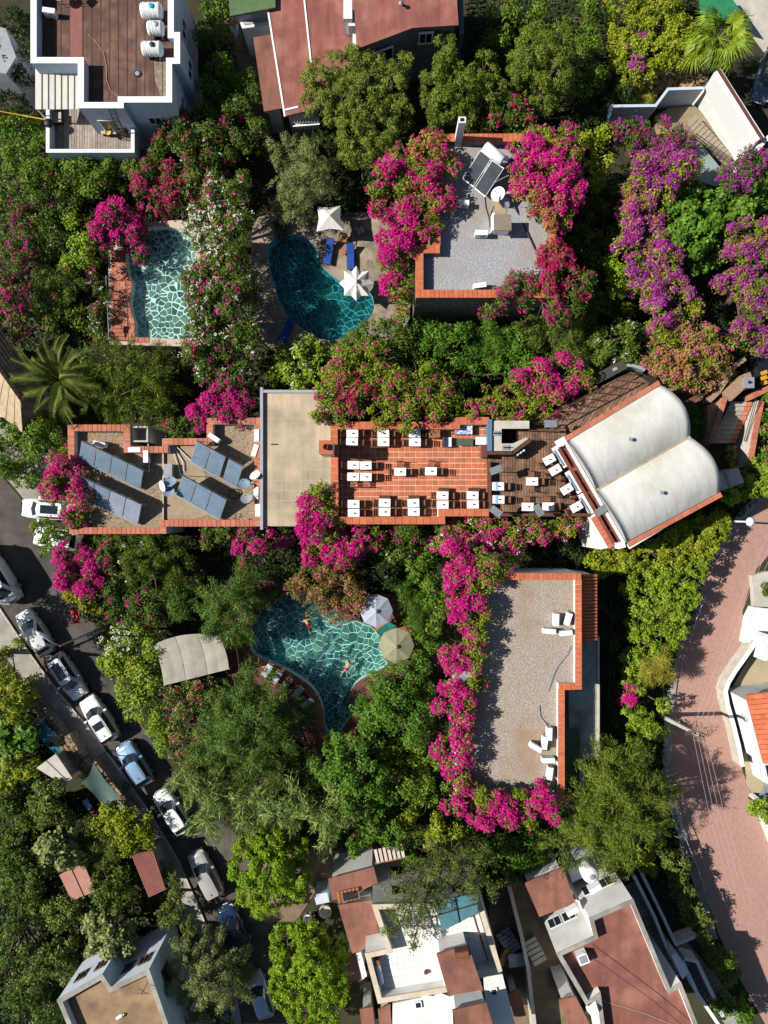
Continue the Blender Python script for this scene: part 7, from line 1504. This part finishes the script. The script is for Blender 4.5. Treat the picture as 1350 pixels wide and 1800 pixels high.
plant('mimosa_tree', 'feathery dark green mimosa tree left of the big pool', 'tree', 'feath', 6.0, [(395,1050,44),(430,1035,42),(465,1050,30),(380,1090,36),(415,1095,36),(415,1120,26),(360,1070,28)])
plant('flowering_shrub', 'green shrub with scattered magenta below the solar collectors', 'shrub', 'boud', 4.6, [(380,925,32),(415,935,32),(450,945,34),(485,935,32),(370,950,22),(440,970,26)], fl=[(M_, .12, H((460,950,45,.45),(415,965,25,.5))), ('org', .02, None)])
plant('bougainvillea', 'bougainvillea climbing between the tan slab roof and tiled terrace', 'bougainvillea', 'bou', 6.0, [(555,865,34),(560,895,36),(575,925,36),(545,925,26)], fl=[(M_, .25, H((530,890,30,.6),(550,925,35,.9)))])
plant('bougainvillea', 'dense magenta bougainvillea below the corner of the tiled terrace', 'bougainvillea', 'bou', 4.6, [(580,955,40),(620,945,34),(560,960,30),(650,945,26),(600,975,26)], fl=[(M_, .6, H((575,955,55,1.0),(620,945,40,.8)))])
plant('climbing_shrub', 'dark ivy strip with few flowers along the lower terrace wall', 'shrub', 'boud', 4, [(690,940,30),(725,945,30),(760,935,28),(670,965,26),(710,970,30)], fl=[(M_, .07, None), ('wht', .02, None)])
plant('oleander_bush', 'round rusty pink oleander at the top of the big pool', 'shrub', 'rust', 4.8, [(560,1020,40),(600,1030,40),(555,1060,32),(600,1068,34),(530,1035,28),(625,1050,26),(580,1000,30)], fl=[('pnk', .11, None)])
plant('dark_shrub', 'dark shade shrubs behind the rusty oleander', 'shrub', 'dark', 3.2, [(640,1000,34),(670,1010,34),(655,1040,24),(690,985,30),(500,1010,30),(470,1000,28)])
plant('weeping_shrub', 'small vivid green weeping shrub right of the blue-grey parasol', 'shrub', 'feath', 4.2, [(725,1060,32),(735,1090,26),(715,1035,22)], leaf='lush')
plant('leafy_shrub', 'leafy dark green shrubs left of the flowering hedge column', 'shrub', 'lush', 3.8, [(745,1010,30),(765,1040,30),(740,985,26),(765,1075,26),(750,1110,26),(760,1140,24)], leaf='green')
# --- vine over the terrace north side
plant('terrace_vine', 'sprawling green bougainvillea with sparse pink over the terrace north wall', 'bougainvillea', 'bou', 6.4, [(620,650,44),(665,640,44),(590,690,42),(640,690,46),(690,680,44),(735,665,40),(730,705,38),(675,720,34),(615,725,32),(575,715,24),(770,690,34),(770,720,24),(715,735,24),(565,735,10),(555,730,8)], fl=[(M_, .07, None), ('magr', .04, H((620,690,40,.25)))])
plant('leaning_tree', 'dull green tree leaning over the bottom of the kidney pool', 'tree', 'boud', 5.2, [(655,590,40),(690,590,40),(625,605,32),(665,620,38),(705,620,34),(610,625,30)], leaf='oleand')
plant('white_shrub', 'bright green shrub with pale blue-white flowers above the tan slab roof', 'shrub', 'lush', 3.8, [(505,630,32),(540,620,32),(570,635,32),(520,660,30),(555,660,32),(490,660,22),(585,660,24)], leaf='hedge', fl=[('wht', .06, None)])
plant('olive_tree', 'silver-grey olive tree over the kidney pool', 'tree', 'olive', 6.0, [(510,270,38),(545,275,34),(495,310,36),(535,315,38),(515,350,34),(560,330,32),(535,370,24),(570,290,26)])
plant('cypress_tree', 'largest cluster of bumpy yellow-green cypress crowns over the red roofs', 'tree', 'cyp', 7.8, [(565,140,40),(610,120,40),(650,130,40),(600,170,44),(645,180,46),(690,150,38),(625,220,42),(665,230,38),(700,195,34),(620,265,30),(645,270,28),(555,175,28),(700,110,24),(620,90,18)], dome=.2)
plant('cypress_tree', 'cypress with two crowns right of the dark blue wall', 'tree', 'cyp', 7.4, [(780,70,22),(785,105,30),(770,145,36),(805,150,36),(780,185,36),(815,195,26),(760,180,20)], leaf='conif', dome=.2)
plant('cypress_tree', 'broad cypress crown above the roof chimney', 'tree', 'cyp', 6.4, [(850,120,30),(860,160,34),(840,195,28),(880,190,24),(845,150,28)], leaf='conif', dome=.25)
plant('yellow_green_tree', 'rounded bright olive-green tree at the upper middle right', 'tree', 'cyp', 7.2, [(945,70,38),(975,60,38),(935,110,42),(975,115,44),(950,160,38),(985,165,32),(1000,90,30),(915,130,26)], leaf='conif', dome=.35)
plant('dark_tree', 'dark tree at the top edge above the rounded olive-green tree', 'tree', 'dark', 5, [(880,40,40),(920,20,40),(1020,30,34),(1030,80,34),(1040,130,30),(870,90,30),(1020,160,26)], leaf='green')
plant('dark_shrub', 'dark shrubs under the cypresses', 'shrub', 'dark', 3, [(740,220,26),(600,300,34),(570,250,34),(640,320,34),(610,350,30),(490,400,18),(860,230,20),(900,200,24),(1040,200,34),(1080,160,34),(1020,230,28)])
plant('bougainvillea', 'huge magenta bougainvillea mound left of the grey gravel roof', 'bougainvillea', 'bou', 7.4, [(715,270,40),(755,265,42),(690,310,38),(735,310,44),(775,300,34),(690,355,40),(735,355,44),(770,350,32),(700,400,40),(745,395,34),(700,430,32),(665,330,18)], fl=[(M_, .4, H((690,400,60,.95),(770,320,45,.6),(680,300,40,.6),(715,420,45,.6))), ('magr', .1, None), ('org', .02, H((745,240,25,.35)))])
plant('bougainvillea', 'thinner trailing bougainvillea below the huge magenta mound', 'bougainvillea', 'bou', 5.4, [(690,465,34),(715,460,30),(700,505,28),(715,535,24),(680,500,18),(725,490,20)], fl=[(M_, .2, H((680,495,25,.9))), ('magr', .1, None)])
plant('bougainvillea', 'brightest magenta bougainvillea mound right of the grey gravel roof', 'bougainvillea', 'bou', 7.7, [(925,260,40),(970,250,42),(1000,270,30),(920,305,38),(965,300,44),(1000,320,34),(935,345,36),(975,345,36),(960,380,28),(985,375,24)], fl=[(M_, .75, H((930,290,60,1.1),(980,320,55,1.1))), ('org', .08, H((950,375,45,.8),(905,330,25,.4)))])
plant('mixed_shrub', 'green bush with pink flowers above the roof water heater', 'shrub', 'boud', 6.2, [(885,215,36),(915,225,34),(870,250,26),(900,190,30)], fl=[(M_, .16, H((860,240,25,.5))), ('magr', .08, None)])
plant('bougainvillea', 'crimson-magenta bougainvillea across the lower right of the grey gravel roof', 'bougainvillea', 'boud', 7.0, [(975,455,32),(950,485,34),(990,490,36),(915,510,32),(955,530,34),(1000,530,32),(880,525,24),(860,545,16),(1020,500,26)], fl=[('magr', .3, H((975,470,50,.8))), (M_, .15, None)])
plant('fern_shrub', 'fresh green feathery ferns below the dark stone wall', 'shrub', 'feath', 3.6, [(835,600,30),(865,590,30),(880,620,32),(850,630,28)], leaf='lush')
plant('olive_green_tree', 'dull olive green tree below the crimson-magenta vine', 'tree', 'feath', 5.6, [(960,570,40),(1000,565,42),(1035,580,34),(940,600,34),(985,610,40),(1020,615,30)], leaf='euc')
plant('green_shrub', 'dense green shrubs between the ferns and olive green tree', 'shrub', 'green', 4.2, [(905,600,30),(915,640,32),(890,655,28),(770,600,34),(800,590,30),(780,640,34),(820,655,28),(750,570,24)], leaf='lush')
plant('bougainvillea', 'magenta bougainvillea above the bar and boarded ramp', 'bougainvillea', 'bou', 5.2, [(905,690,34),(950,670,36),(990,660,36),(1020,670,26),(930,710,34),(970,700,32),(890,725,22),(870,690,22)], fl=[(M_, .35, H((985,665,45,.7),(940,660,35,.6))), ('org', .05, None)])
plant('clipped_hedge', 'clipped green hedge dotted with pink along the terrace top rail', 'hedge', 'hedge', 5.3, [(800,720,22),(830,718,22),(860,716,22),(890,728,20),(918,738,18),(800,700,14)], leaf='bou', fl=[(M_, .12, None)])
plant('pale_shrub', 'pale green shrub beside the curved grey wall', 'shrub', 'lush', 4.4, [(1075,600,32),(1100,590,32),(1065,625,24),(1110,615,24),(1050,640,16)], leaf='oleand', fl=[('wht', .03, None)])
plant('yellow_shrub', 'yellow-green small leaved shrub right of the brightest mound', 'shrub', 'green', 5.4, [(1045,245,22),(1060,270,24),(1050,300,22),(1068,235,18),(1045,325,14)], leaf='ivy', dens=.8)
plant('dark_shrub', 'dark shrubs in the shade between the roof and violet vine', 'shrub', 'dark', 2.6, [(1040,370,30),(1070,340,28),(1030,420,30),(1060,450,30),(1075,500,34),(1050,530,30),(1090,550,28),(1085,410,22)], leaf='green')
plant('light_bush', 'light green bush by the foot of the violet vine', 'shrub', 'lush', 3.4, [(1085,480,22),(1098,505,20),(1075,460,16)], leaf='bright')
# --- upper right
plant('ivy_bank', 'sunny ivy-covered bank left of the fan palm', 'ivy', 'ivy', 3.4, [(1105,40,42),(1150,40,42),(1195,55,34),(1110,85,38),(1155,85,40),(1190,90,32),(1130,120,30),(1215,85,22),(1170,5,38),(1100,0,34),(1115,130,22)], fl=[('vio', .02, H((1120,110,15,.5),(1130,65,12,.5)))])
plant('tall_grass', 'dark tufted grass beside the grey-white wall', 'grass', 'dry', 1.5, [(1120,165,22),(1140,175,18),(1100,175,18)], leaf='dry', trunk=False)
plant('bougainvillea', 'red and purple bougainvillea along the ochre steps', 'bougainvillea', 'boud', 3.8, [(1100,232,24),(1135,235,28),(1170,232,28),(1195,245,22),(1150,260,24),(1110,250,18)], fl=[('vio', .2, None), ('magr', .1, None)])
plant('violet_bougainvillea', 'long violet and orange bougainvillea cascade left of the fig tree', 'bougainvillea', 'bou', 5.0, [(1140,290,32),(1175,285,32),(1205,295,28),(1125,330,32),(1160,325,32),(1120,375,34),(1155,370,32),(1120,420,34),(1155,420,32),(1130,465,34),(1165,465,34),(1145,510,34),(1185,505,34),(1160,550,32),(1200,545,34),(1170,580,30)], fl=[('vio', .42, H((1165,300,60,.6),(1130,400,60,.55),(1140,460,60,.6),(1170,520,60,.6))), ('org', .16, H((1130,370,50,.3)))], leaf='ivy')
plant('pink_lantana', 'pink and orange flowering mound above the vaulted hall', 'shrub', 'bou', 4.6, [(1165,610,32),(1205,595,34),(1240,600,34),(1180,645,34),(1220,640,36),(1255,635,30),(1240,665,24),(1150,640,22),(1200,670,22)], fl=[('pnk', .2, None), ('org', .2, None), ('vio', .06, None)])
plant('fig_tree', 'large-leaved green fig between the two violet cascades', 'tree', 'fig', 5.6, [(1205,345,34),(1240,360,34),(1200,385,34),(1240,400,36),(1215,425,34),(1245,440,30),(1190,415,26),(1225,460,24)])
plant('fig_tree', 'large-leaved green fig at the right edge above the violet vine', 'tree', 'fig', 5.6, [(1285,340,34),(1320,335,34),(1345,350,30),(1300,365,28),(1290,380,20)])
plant('violet_bougainvillea', 'violet bougainvillea below the bright white wall', 'bougainvillea', 'boud', 5.2, [(1295,305,30),(1325,295,32),(1345,290,28),(1280,320,20)], fl=[('vio', .3, None)])
plant('violet_bougainvillea', 'violet bougainvillea hanging down the right edge above the stairs', 'bougainvillea', 'bou', 5.2, [(1290,420,30),(1325,410,34),(1300,460,34),(1335,455,32),(1290,500,32),(1325,505,34),(1310,550,32),(1340,550,30),(1330,595,28),(1300,590,22),(1345,610,22)], fl=[('vio', .36, None), ('org', .08, None)])
plant('corner_shrub', 'small shrub with yellow flowers beside the square topped pillar', 'shrub', 'ivy', 2.5, [(1290,662,14),(1280,672,10)], dens=.9)
plant('stair_shrub', 'little bush at the foot of the entrance stairs', 'shrub', 'ivy', 1.4, [(1288,795,15),(1283,820,12)], leaf='dry')
plant('shade_shrub', 'dark green shrub in the paved court beside the vaulted hall', 'shrub', 'lush', 2.2, [(1228,735,18),(1222,755,14),(1205,720,14)])
plant('ivy_mound', 'bright ivy mound by the small concrete outbuilding', 'ivy', 'ivy', 3.2, [(1305,860,24),(1330,850,24),(1285,868,20),(1345,830,24),(1325,825,20),(1350,860,18)], leaf='hedge')
plant('roadside_shrub', 'green flowering shrub at the right edge right of the stairs', 'shrub', 'green', 2.8, [(1345,740,18),(1348,770,18),(1342,800,20),(1348,700,14)], leaf='lush', fl=[('pnk', .08, None)])
# --- hedge column round the beige gravel roof
fl1 = [(M_, .5, None), ('magr', .08, None)]
plant('flowering_hedge', 'magenta-topped hedge under the deck rail between terrace and hall', 'hedge', 'bou', 4.6, [(800,925,26),(835,935,28),(870,930,28),(905,935,28),(940,930,26),(975,930,26),(1005,925,24),(780,945,24),(860,955,24),(900,960,24)], fl=[(M_, .3, None), ('wht', .05, None), ('yel', .02, H((985,930,30,.2)))])
plant('flowering_hedge', 'brilliant magenta top end of the tall hedge left of beige gravel', 'hedge', 'bou', 7.1, [(800,985,28),(835,985,30),(865,990,28),(805,1020,28),(840,1020,26),(872,1005,22),(840,1045,20)], fl=[(M_, .5, H((800,1000,45,1.3)))])
plant('flowering_hedge', 'straight middle stretch of the tall magenta hedge left of beige gravel', 'hedge', 'bou', 7.1, [(815,1055,28),(835,1065,24),(810,1090,28),(835,1100,24),(808,1130,28),(832,1140,22),(805,1165,26),(830,1175,22),(842,1060,18),(843,1085,18),(842,1115,18),(840,1145,18),(840,1175,18),(836,1200,20)], fl=[(M_, .25, H((802,1050,45,.85),(798,1110,40,.7),(798,1160,40,.75)))])
plant('flowering_hedge', 'lower stretch of the tall magenta hedge with pinkest outer side', 'hedge', 'bou', 7.1, [(800,1205,26),(815,1225,22),(795,1245,26),(800,1280,26),(792,1315,26),(805,1345,26),(812,1310,18),(818,1240,16),(814,1265,16),(814,1300,16),(816,1335,16),(820,1365,18)], fl=[(M_, .25, H((790,1220,42,.8),(788,1270,40,.7),(786,1325,42,.8)))])
plant('flowering_hedge', 'bottom magenta hedge closing the lower side of the beige gravel roof', 'hedge', 'bou', 7.1, [(800,1385,28),(825,1405,28),(860,1410,28),(895,1412,28),(930,1412,28),(960,1405,24),(975,1425,18),(845,1435,24),(890,1440,22),(930,1438,22),(800,1415,20),(850,1402,18),(880,1403,18),(915,1403,18),(948,1402,18),(840,1388,14)], fl=[(M_, .3, H((810,1420,40,.9),(880,1440,45,1.2),(960,1410,40,1.2)))])
plant('dark_tree', 'tall dark tree beyond the left edge shading the street', 'tree', 'dark', 8.5, [(-60,1120,40),(-75,1180,44),(-50,1235,36),(-110,1090,44)])
# --- centre low
plant('feathery_tree', 'very large feathery grey-green tree left of the big pool steps', 'tree', 'feath', 7.2, [(415,1220,44),(460,1215,44),(390,1260,46),(440,1260,50),(490,1250,44),(400,1305,46),(450,1305,48),(500,1295,40),(530,1270,30),(360,1290,36),(380,1330,36),(440,1340,36)])
plant('red_tipped_shrub', 'green shrub with reddish tips left of the very large feathery tree', 'shrub', 'rust', 4.8, [(330,1230,36),(355,1215,30),(330,1275,36),(320,1315,32),(345,1330,28)], leaf='oleand', fl=[('pnk', .12, None), ('magr', .04, None)])
plant('trailing_hedge', 'trailing green hedge with white flowers overhanging the street', 'hedge', 'boud', 3.8, [(200,1130,32),(235,1130,34),(215,1170,34),(255,1170,34),(190,1165,24),(225,1205,32),(265,1210,34),(250,1245,30),(275,1270,28),(285,1300,26),(270,1140,26)], fl=[('wht', .03, H((200,1120,40,.2)))], leaf='hedge')
plant('reed_clump', 'pale long-leaved reeds leaning over the white hatchback', 'reed', 'reed', 5.2, [(345,1385,30),(370,1400,34),(330,1360,26),(395,1420,30),(365,1440,24),(310,1375,18)], trunk=False)
plant('reed_clump', 'pale long-leaved reeds above the first round ficus tree', 'reed', 'reed', 5.4, [(440,1400,34),(480,1420,34),(520,1420,30),(560,1430,34),(590,1440,28),(580,1470,24),(430,1440,24),(600,1400,30)], trunk=False)
plant('grey_shrub', 'grey-green shrubs between the feathery tree and reeds', 'shrub', 'olive', 4.4, [(345,1340,30),(390,1370,34),(440,1375,34),(490,1360,34),(530,1350,32),(330,1380,24),(540,1390,30)], leaf='euc')
plant('carob_tree', 'dense dark green carob tree right of the big pool', 'tree', 'green', 6.2, [(665,1215,38),(700,1195,38),(735,1200,34),(690,1240,40),(730,1245,38),(655,1250,30),(750,1220,26),(715,1280,36),(745,1285,26),(640,1275,26),(635,1235,20),(725,1165,22),(740,1175,20)], leaf='lush')
plant('vivid_tree', 'vivid green broadleaf tree below the big pool', 'tree', 'lush', 6.0, [(610,1330,38),(645,1320,36),(600,1370,38),(640,1370,40),(665,1400,32),(620,1410,34),(590,1310,26),(575,1350,28),(600,1450,26)])
plant('shade_tree', 'mid green tree between carob and flowering hedge', 'tree', 'green', 4.6, [(700,1340,34),(735,1330,32),(690,1380,32),(730,1380,34),(755,1350,24),(710,1420,30),(750,1410,26)])
plant('yellow_shrub', 'yellow-green shrub below the bottom magenta hedge', 'shrub', 'green', 3.6, [(755,1455,28),(790,1470,28),(720,1455,26),(830,1480,24),(760,1485,22)], leaf='ivy')
plant('climbing_shrub', 'dark mixed climbers above the slatted wooden pergola', 'shrub', 'lush', 3.8, [(650,1455,30),(690,1470,30),(630,1485,20),(720,1490,22),(640,1440,22)], fl=[(M_, .02, None)])
plant('ficus_tree', 'upper round lime-green ficus tree beside the street', 'tree', 'bright', 6.0, [(440,1495,36),(480,1485,36),(515,1500,34),(430,1535,36),(475,1535,42),(520,1540,34),(440,1575,30),(480,1580,34),(510,1570,26),(455,1600,18)], dens=1.35)
plant('ficus_tree', 'lower round lime-green ficus tree at the bottom', 'tree', 'bright', 6.0, [(505,1665,36),(545,1655,36),(585,1670,30),(500,1705,36),(545,1705,42),(590,1715,34),(515,1745,36),(560,1755,38),(600,1750,22),(530,1785,32),(570,1795,28),(490,1735,18)], dens=1.35)
plant('olive_tree', 'silver-green olive tree beside the tan roofed house', 'tree', 'olive', 6.4, [(335,1690,38),(380,1680,40),(410,1700,32),(320,1735,38),(365,1730,42),(405,1745,36),(330,1775,36),(375,1785,38),(420,1720,22),(300,1755,22)])
plant('eucalyptus_tree', 'loose eucalyptus crown over the white tiled terrace', 'tree', 'euc', 8.6, [(750,1500,34),(795,1500,36),(840,1520,34),(775,1540,36),(820,1550,34),(720,1545,30),(860,1555,24),(705,1590,32),(745,1590,34),(700,1630,26),(735,1630,30),(780,1590,24),(725,1665,14)], dens=.75, dome=.12)
plant('dark_shrub', 'dark shrub mass above the brownish red entry roof', 'shrub', 'dark', 3.6, [(890,1500,30),(925,1510,28),(885,1540,22),(870,1470,30),(915,1470,30),(955,1500,22)], leaf='lush')
plant('pine_tree', 'big yellow-green pine spreading beside the brick road', 'tree', 'conif', 7.6, [(1060,1345,36),(1100,1330,34),(1130,1355,34),(1085,1390,42),(1130,1400,38),(1050,1400,38),(1160,1380,26),(1165,1420,22),(1020,1430,36),(1070,1450,40),(1110,1450,36),(1150,1450,24),(995,1480,34),(1040,1490,36),(1085,1495,34),(1100,1530,26),(960,1490,24),(1020,1390,20),(1185,1395,10)])
# --- hedge along the brick road
plant('roadside_hedge', 'sunny yellow-green hedge curving round the vaulted hall', 'hedge', 'ivy', 2.6, [(1055,985,26),(1085,990,26),(1115,985,28),(1150,975,30),(1180,960,30),(1220,945,34),(1250,925,34),(1260,910,20),(1050,1005,18),(1268,920,22),(1250,955,20),(1200,975,28),(1238,962,28)])
plant('roadside_hedge', 'glossy green upper stretch of the hedge along the brick road', 'hedge', 'hedge', 2.8, [(1140,1015,30),(1175,1005,30),(1215,1010,28),(1135,1050,32),(1175,1050,32),(1125,1085,30),(1165,1090,32),(1203,1060,24),(1190,1105,24),(1110,1030,20),(1228,1000,20),(1214,1040,20),(1198,1085,18),(1188,1115,18)])
plant('roadside_hedge', 'lighter lower stretch of the hedge with a pink bougainvillea', 'hedge', 'hedge', 2.6, [(1125,1125,26),(1165,1130,30),(1110,1165,24),(1140,1170,26),(1110,1210,26),(1105,1245,22),(1130,1260,28),(1150,1285,24),(1120,1290,24),(1170,1240,16),(1172,1150,16)], fl=[(M_, .02, H((1100,1225,22,.8)))])
plant('pampas_tuft', 'straw-yellow grass tuft rising from the roadside hedge', 'grass', 'dry', 3.2, [(1160,1160,28),(1165,1190,24),(1145,1180,22)], trunk=False)
plant('dark_shrub', 'dark shaded plants between the clay tile lean-to and hedge', 'shrub', 'dark', 1.8, [(1075,1040,24),(1080,1080,22),(1075,1120,22),(1075,1170,20),(1080,1210,20),(1070,1260,20),(960,985,30),(1000,980,28),(920,990,20)])
plant('clipped_hedge', 'dusty olive hedge strip beside the lower steps', 'hedge', 'hedge', 2.8, [(1190,1520,22),(1200,1550,24),(1210,1580,26),(1225,1605,26),(1235,1630,22),(1175,1500,16)], leaf='euc')
plant('roadside_shrub', 'green oleander bush below the dusty olive hedge', 'shrub', 'oleand', 2.8, [(1255,1670,22),(1275,1690,24),(1290,1705,18),(1270,1715,18),(1245,1655,14)])
plant('corner_bush', 'green bush at the bottom right corner', 'shrub', 'lush', 2.6, [(1290,1755,22),(1305,1785,24),(1275,1770,18)])
plant('bank_shrub', 'yellowish shrub on the bank between pine and sidewalk', 'shrub', 'ivy', 2, [(1135,1500,18),(1140,1525,16),(1150,1485,16)])
plant('edge_shrub', 'small green tree at the right edge below the patio', 'shrub', 'hedge', 2.6, [(1325,1415,16),(1345,1425,18),(1348,1450,16)])
# --- bottom left garden
plant('citrus_tree', 'yellow-green citrus tree below the grey slab-roofed shed', 'tree', 'green', 4.2, [(75,1395,30),(100,1405,28),(80,1440,30),(105,1445,24),(65,1420,20)], leaf='euc')
plant('golden_bush', 'yellow-olive bush right of the citrus tree below the shade net', 'shrub', 'green', 3.0, [(200,1440,30),(235,1450,32),(215,1475,28),(250,1480,24),(180,1450,22)], leaf='ivy')
plant('brown_bush', 'dull thin-leaved bush left of the corrugated shed', 'shrub', 'olive', 3.0, [(160,1475,32),(190,1490,30),(150,1505,28),(185,1520,24)], leaf='euc')
plant('loquat_tree', 'loquat tree with large pale leaves above the garden hut', 'tree', 'fig', 4.2, [(90,1490,26),(110,1475,24),(105,1505,28),(80,1515,18),(125,1495,16)], leaf='olive')
plant('loquat_tree', 'loquat tree with large pale leaves above the tan roofed house', 'tree', 'fig', 4.8, [(175,1630,30),(205,1625,30),(190,1660,32),(170,1680,24),(215,1655,24)], leaf='olive')
plant('round_tree', 'round dark green tree between the garden hut and corrugated shed', 'tree', 'green', 4.0, [(185,1545,30),(210,1555,28),(195,1580,30),(175,1570,24),(220,1580,20)], leaf='boud')
plant('round_tree', 'large dark green tree at the left edge level with the garden hut', 'tree', 'green', 4.4, [(30,1520,38),(60,1545,36),(25,1570,38),(60,1590,30),(15,1490,34)], leaf='boud')
plant('garden_tree', 'thin branched tree left of the garden hut shadow', 'tree', 'green', 3.8, [(105,1600,30),(85,1625,28),(125,1575,22),(70,1600,22),(145,1600,26),(155,1615,22)], leaf='euc')
plant('garden_tree', 'dull green tree at the lower left corner', 'tree', 'green', 4.0, [(60,1690,36),(95,1700,34),(50,1725,32),(110,1680,26),(125,1705,20)], leaf='euc')
plant('dark_tree', 'dark trees along the left edge of the lower garden', 'tree', 'dark', 3.8, [(15,1640,36),(20,1440,38),(40,1460,34),(15,1400,34),(30,1760,34),(80,1770,28),(10,1700,26),(140,1760,18)], leaf='boud')
plant('yellow_tree', 'sunlit yellow-green tree at the left edge beside the rubble wall', 'tree', 'green', 4.2, [(15,1180,34),(10,1225,36),(40,1215,30),(30,1255,32),(20,1140,22)], leaf='ivy')
plant('banana_plant', 'broad-leaved banana-like plants beside the parked teal car', 'plant', 'fig', 2.6, [(20,1290,28),(40,1310,24),(45,1280,20),(15,1325,24)], size=1.5)
plant('yellow_shrub', 'yellowish shrub left of the grey slab-roofed shed', 'shrub', 'ivy', 3.0, [(20,1350,28),(45,1355,22),(10,1370,22)])
plant('edge_tree', 'shrub row between corrugated shed and pavement', 'shrub', 'rust', 2.8, [(285,1530,16),(300,1555,20),(305,1590,22),(320,1615,20),(295,1610,20),(335,1640,16)], leaf='euc')
# --- palms
def fan_palm(name, label, px, py, h, n, r):
    t = thing(name, label, 'palm tree', (*W(px, py, h), 0)); part('trunk', MB().tube([(0,0,0),(.1,.05,h*.5),(0,0,h)], [.25,.2,.22], 8), BARK, t, world=False)
    rd = random.Random(4)
    def fan(seed):
        rs = random.Random(seed); mb = MB(); pl = rs.uniform(.38,.62)*r; mb.tube([(0,0,0),(pl*.6,0,.1),(pl,0,.06)], [.035,.03,.02], 4); c = Vector((pl,0,.06))
        for k in range(26):
            a = R(-125+250*k/25+rs.uniform(-2,2)); L = r*.50*(1-.3*abs(a)/R(125))*rs.uniform(.88,1.08); d = Vector((math.cos(a), math.sin(a), 0)); nn = Vector((-d.y, d.x, 0)); tip = c+d*L+Vector((0,0,-.22*r*rs.uniform(.6,1.4))); mid = c+d*L*.5+Vector((0,0,.06 if k%2 else -.02)); w = .022*r
            mb.add([c, mid+nn*w+Vector((0,0,.03)), tip, mid-nn*w-Vector((0,0,.03))], [(0,1,2,3)])
        return mb.mesh('frond', LM['palm'])
    ms = [fan(s) for s in range(6)]
    for k in range(n):
        a = k*2.4+rd.uniform(-.35,.35); el = R(68)*(1-k/n)-R(25)+rd.uniform(-.15,.15); o = link('frond', ms[k%6], t, (0,0,h)); o.rotation_euler = (rd.uniform(-.5,.5), -el, a); s = rd.uniform(.8,1.1); o.scale = (s,s,s)
def date_palm(name, label, px, py, h, n, r):
    t = thing(name, label, 'palm tree', (*W(px, py, h), 0)); part('trunk', MB().tube([(0,0,0),(0,0,h)], [.3,.26], 8), BARK, t, world=False); rd = random.Random(9)
    def fr(seed):
        rs = random.Random(seed); mb = MB(); P = [Vector((r*s, 0, .35*r*math.sin(s*2.2)-.35*r*s*s)) for s in [k/14 for k in range(15)]]; mb.tube(P, [.035-.002*k for k in range(15)], 4)
        for k in range(2, 15):
            for q in range(3):
                s = (k-1+q/3)/14; p = P[k-1].lerp(P[k], q/3); L = .5*math.sin(min(1, s*1.25)*2.6)+.12
                for sg in (-1, 1): d = Vector((.7, sg, .12)).normalized()*L*rs.uniform(.85,1.1); w = Vector((.02, -sg*.008, 0)); mb.add([p-w, p+d*.5+w*.4+Vector((0,0,.04)), p+d-Vector((0,0,.08)), p+w], [(0,1,2,3)])
        return mb.mesh('frond', LM['dpalm'])
    ms = [fr(s) for s in range(3)]
    for k in range(n):
        a = k*2.4; o = link('frond', ms[k%3], t, (0,0,h)); o.rotation_euler = (rd.uniform(-.5,.5), -R(50)*(1-k/n)+R(8), a); s = rd.uniform(.8,1.1); o.scale = (s,s,s)
fan_palm('fan_palm', 'sunlit fan palm with radiating fronds at the upper right', 1262, 68, 4.6, 22, 2.55)
date_palm('date_palm', 'date palm with long arching fronds left of the casuarina', 108, 668, 5.0, 26, 3.2)
for o in bpy.data.objects:
    if o.type == 'MESH' and o.parent is None and 'label' not in o and 'kind' not in o: o['kind'] = 'structure'
print('LEAVES', LEAVES[0], 'TRIS', sum(len(m.polygons)*2 for m in bpy.data.meshes), 'OBJECTS', len(bpy.data.objects))
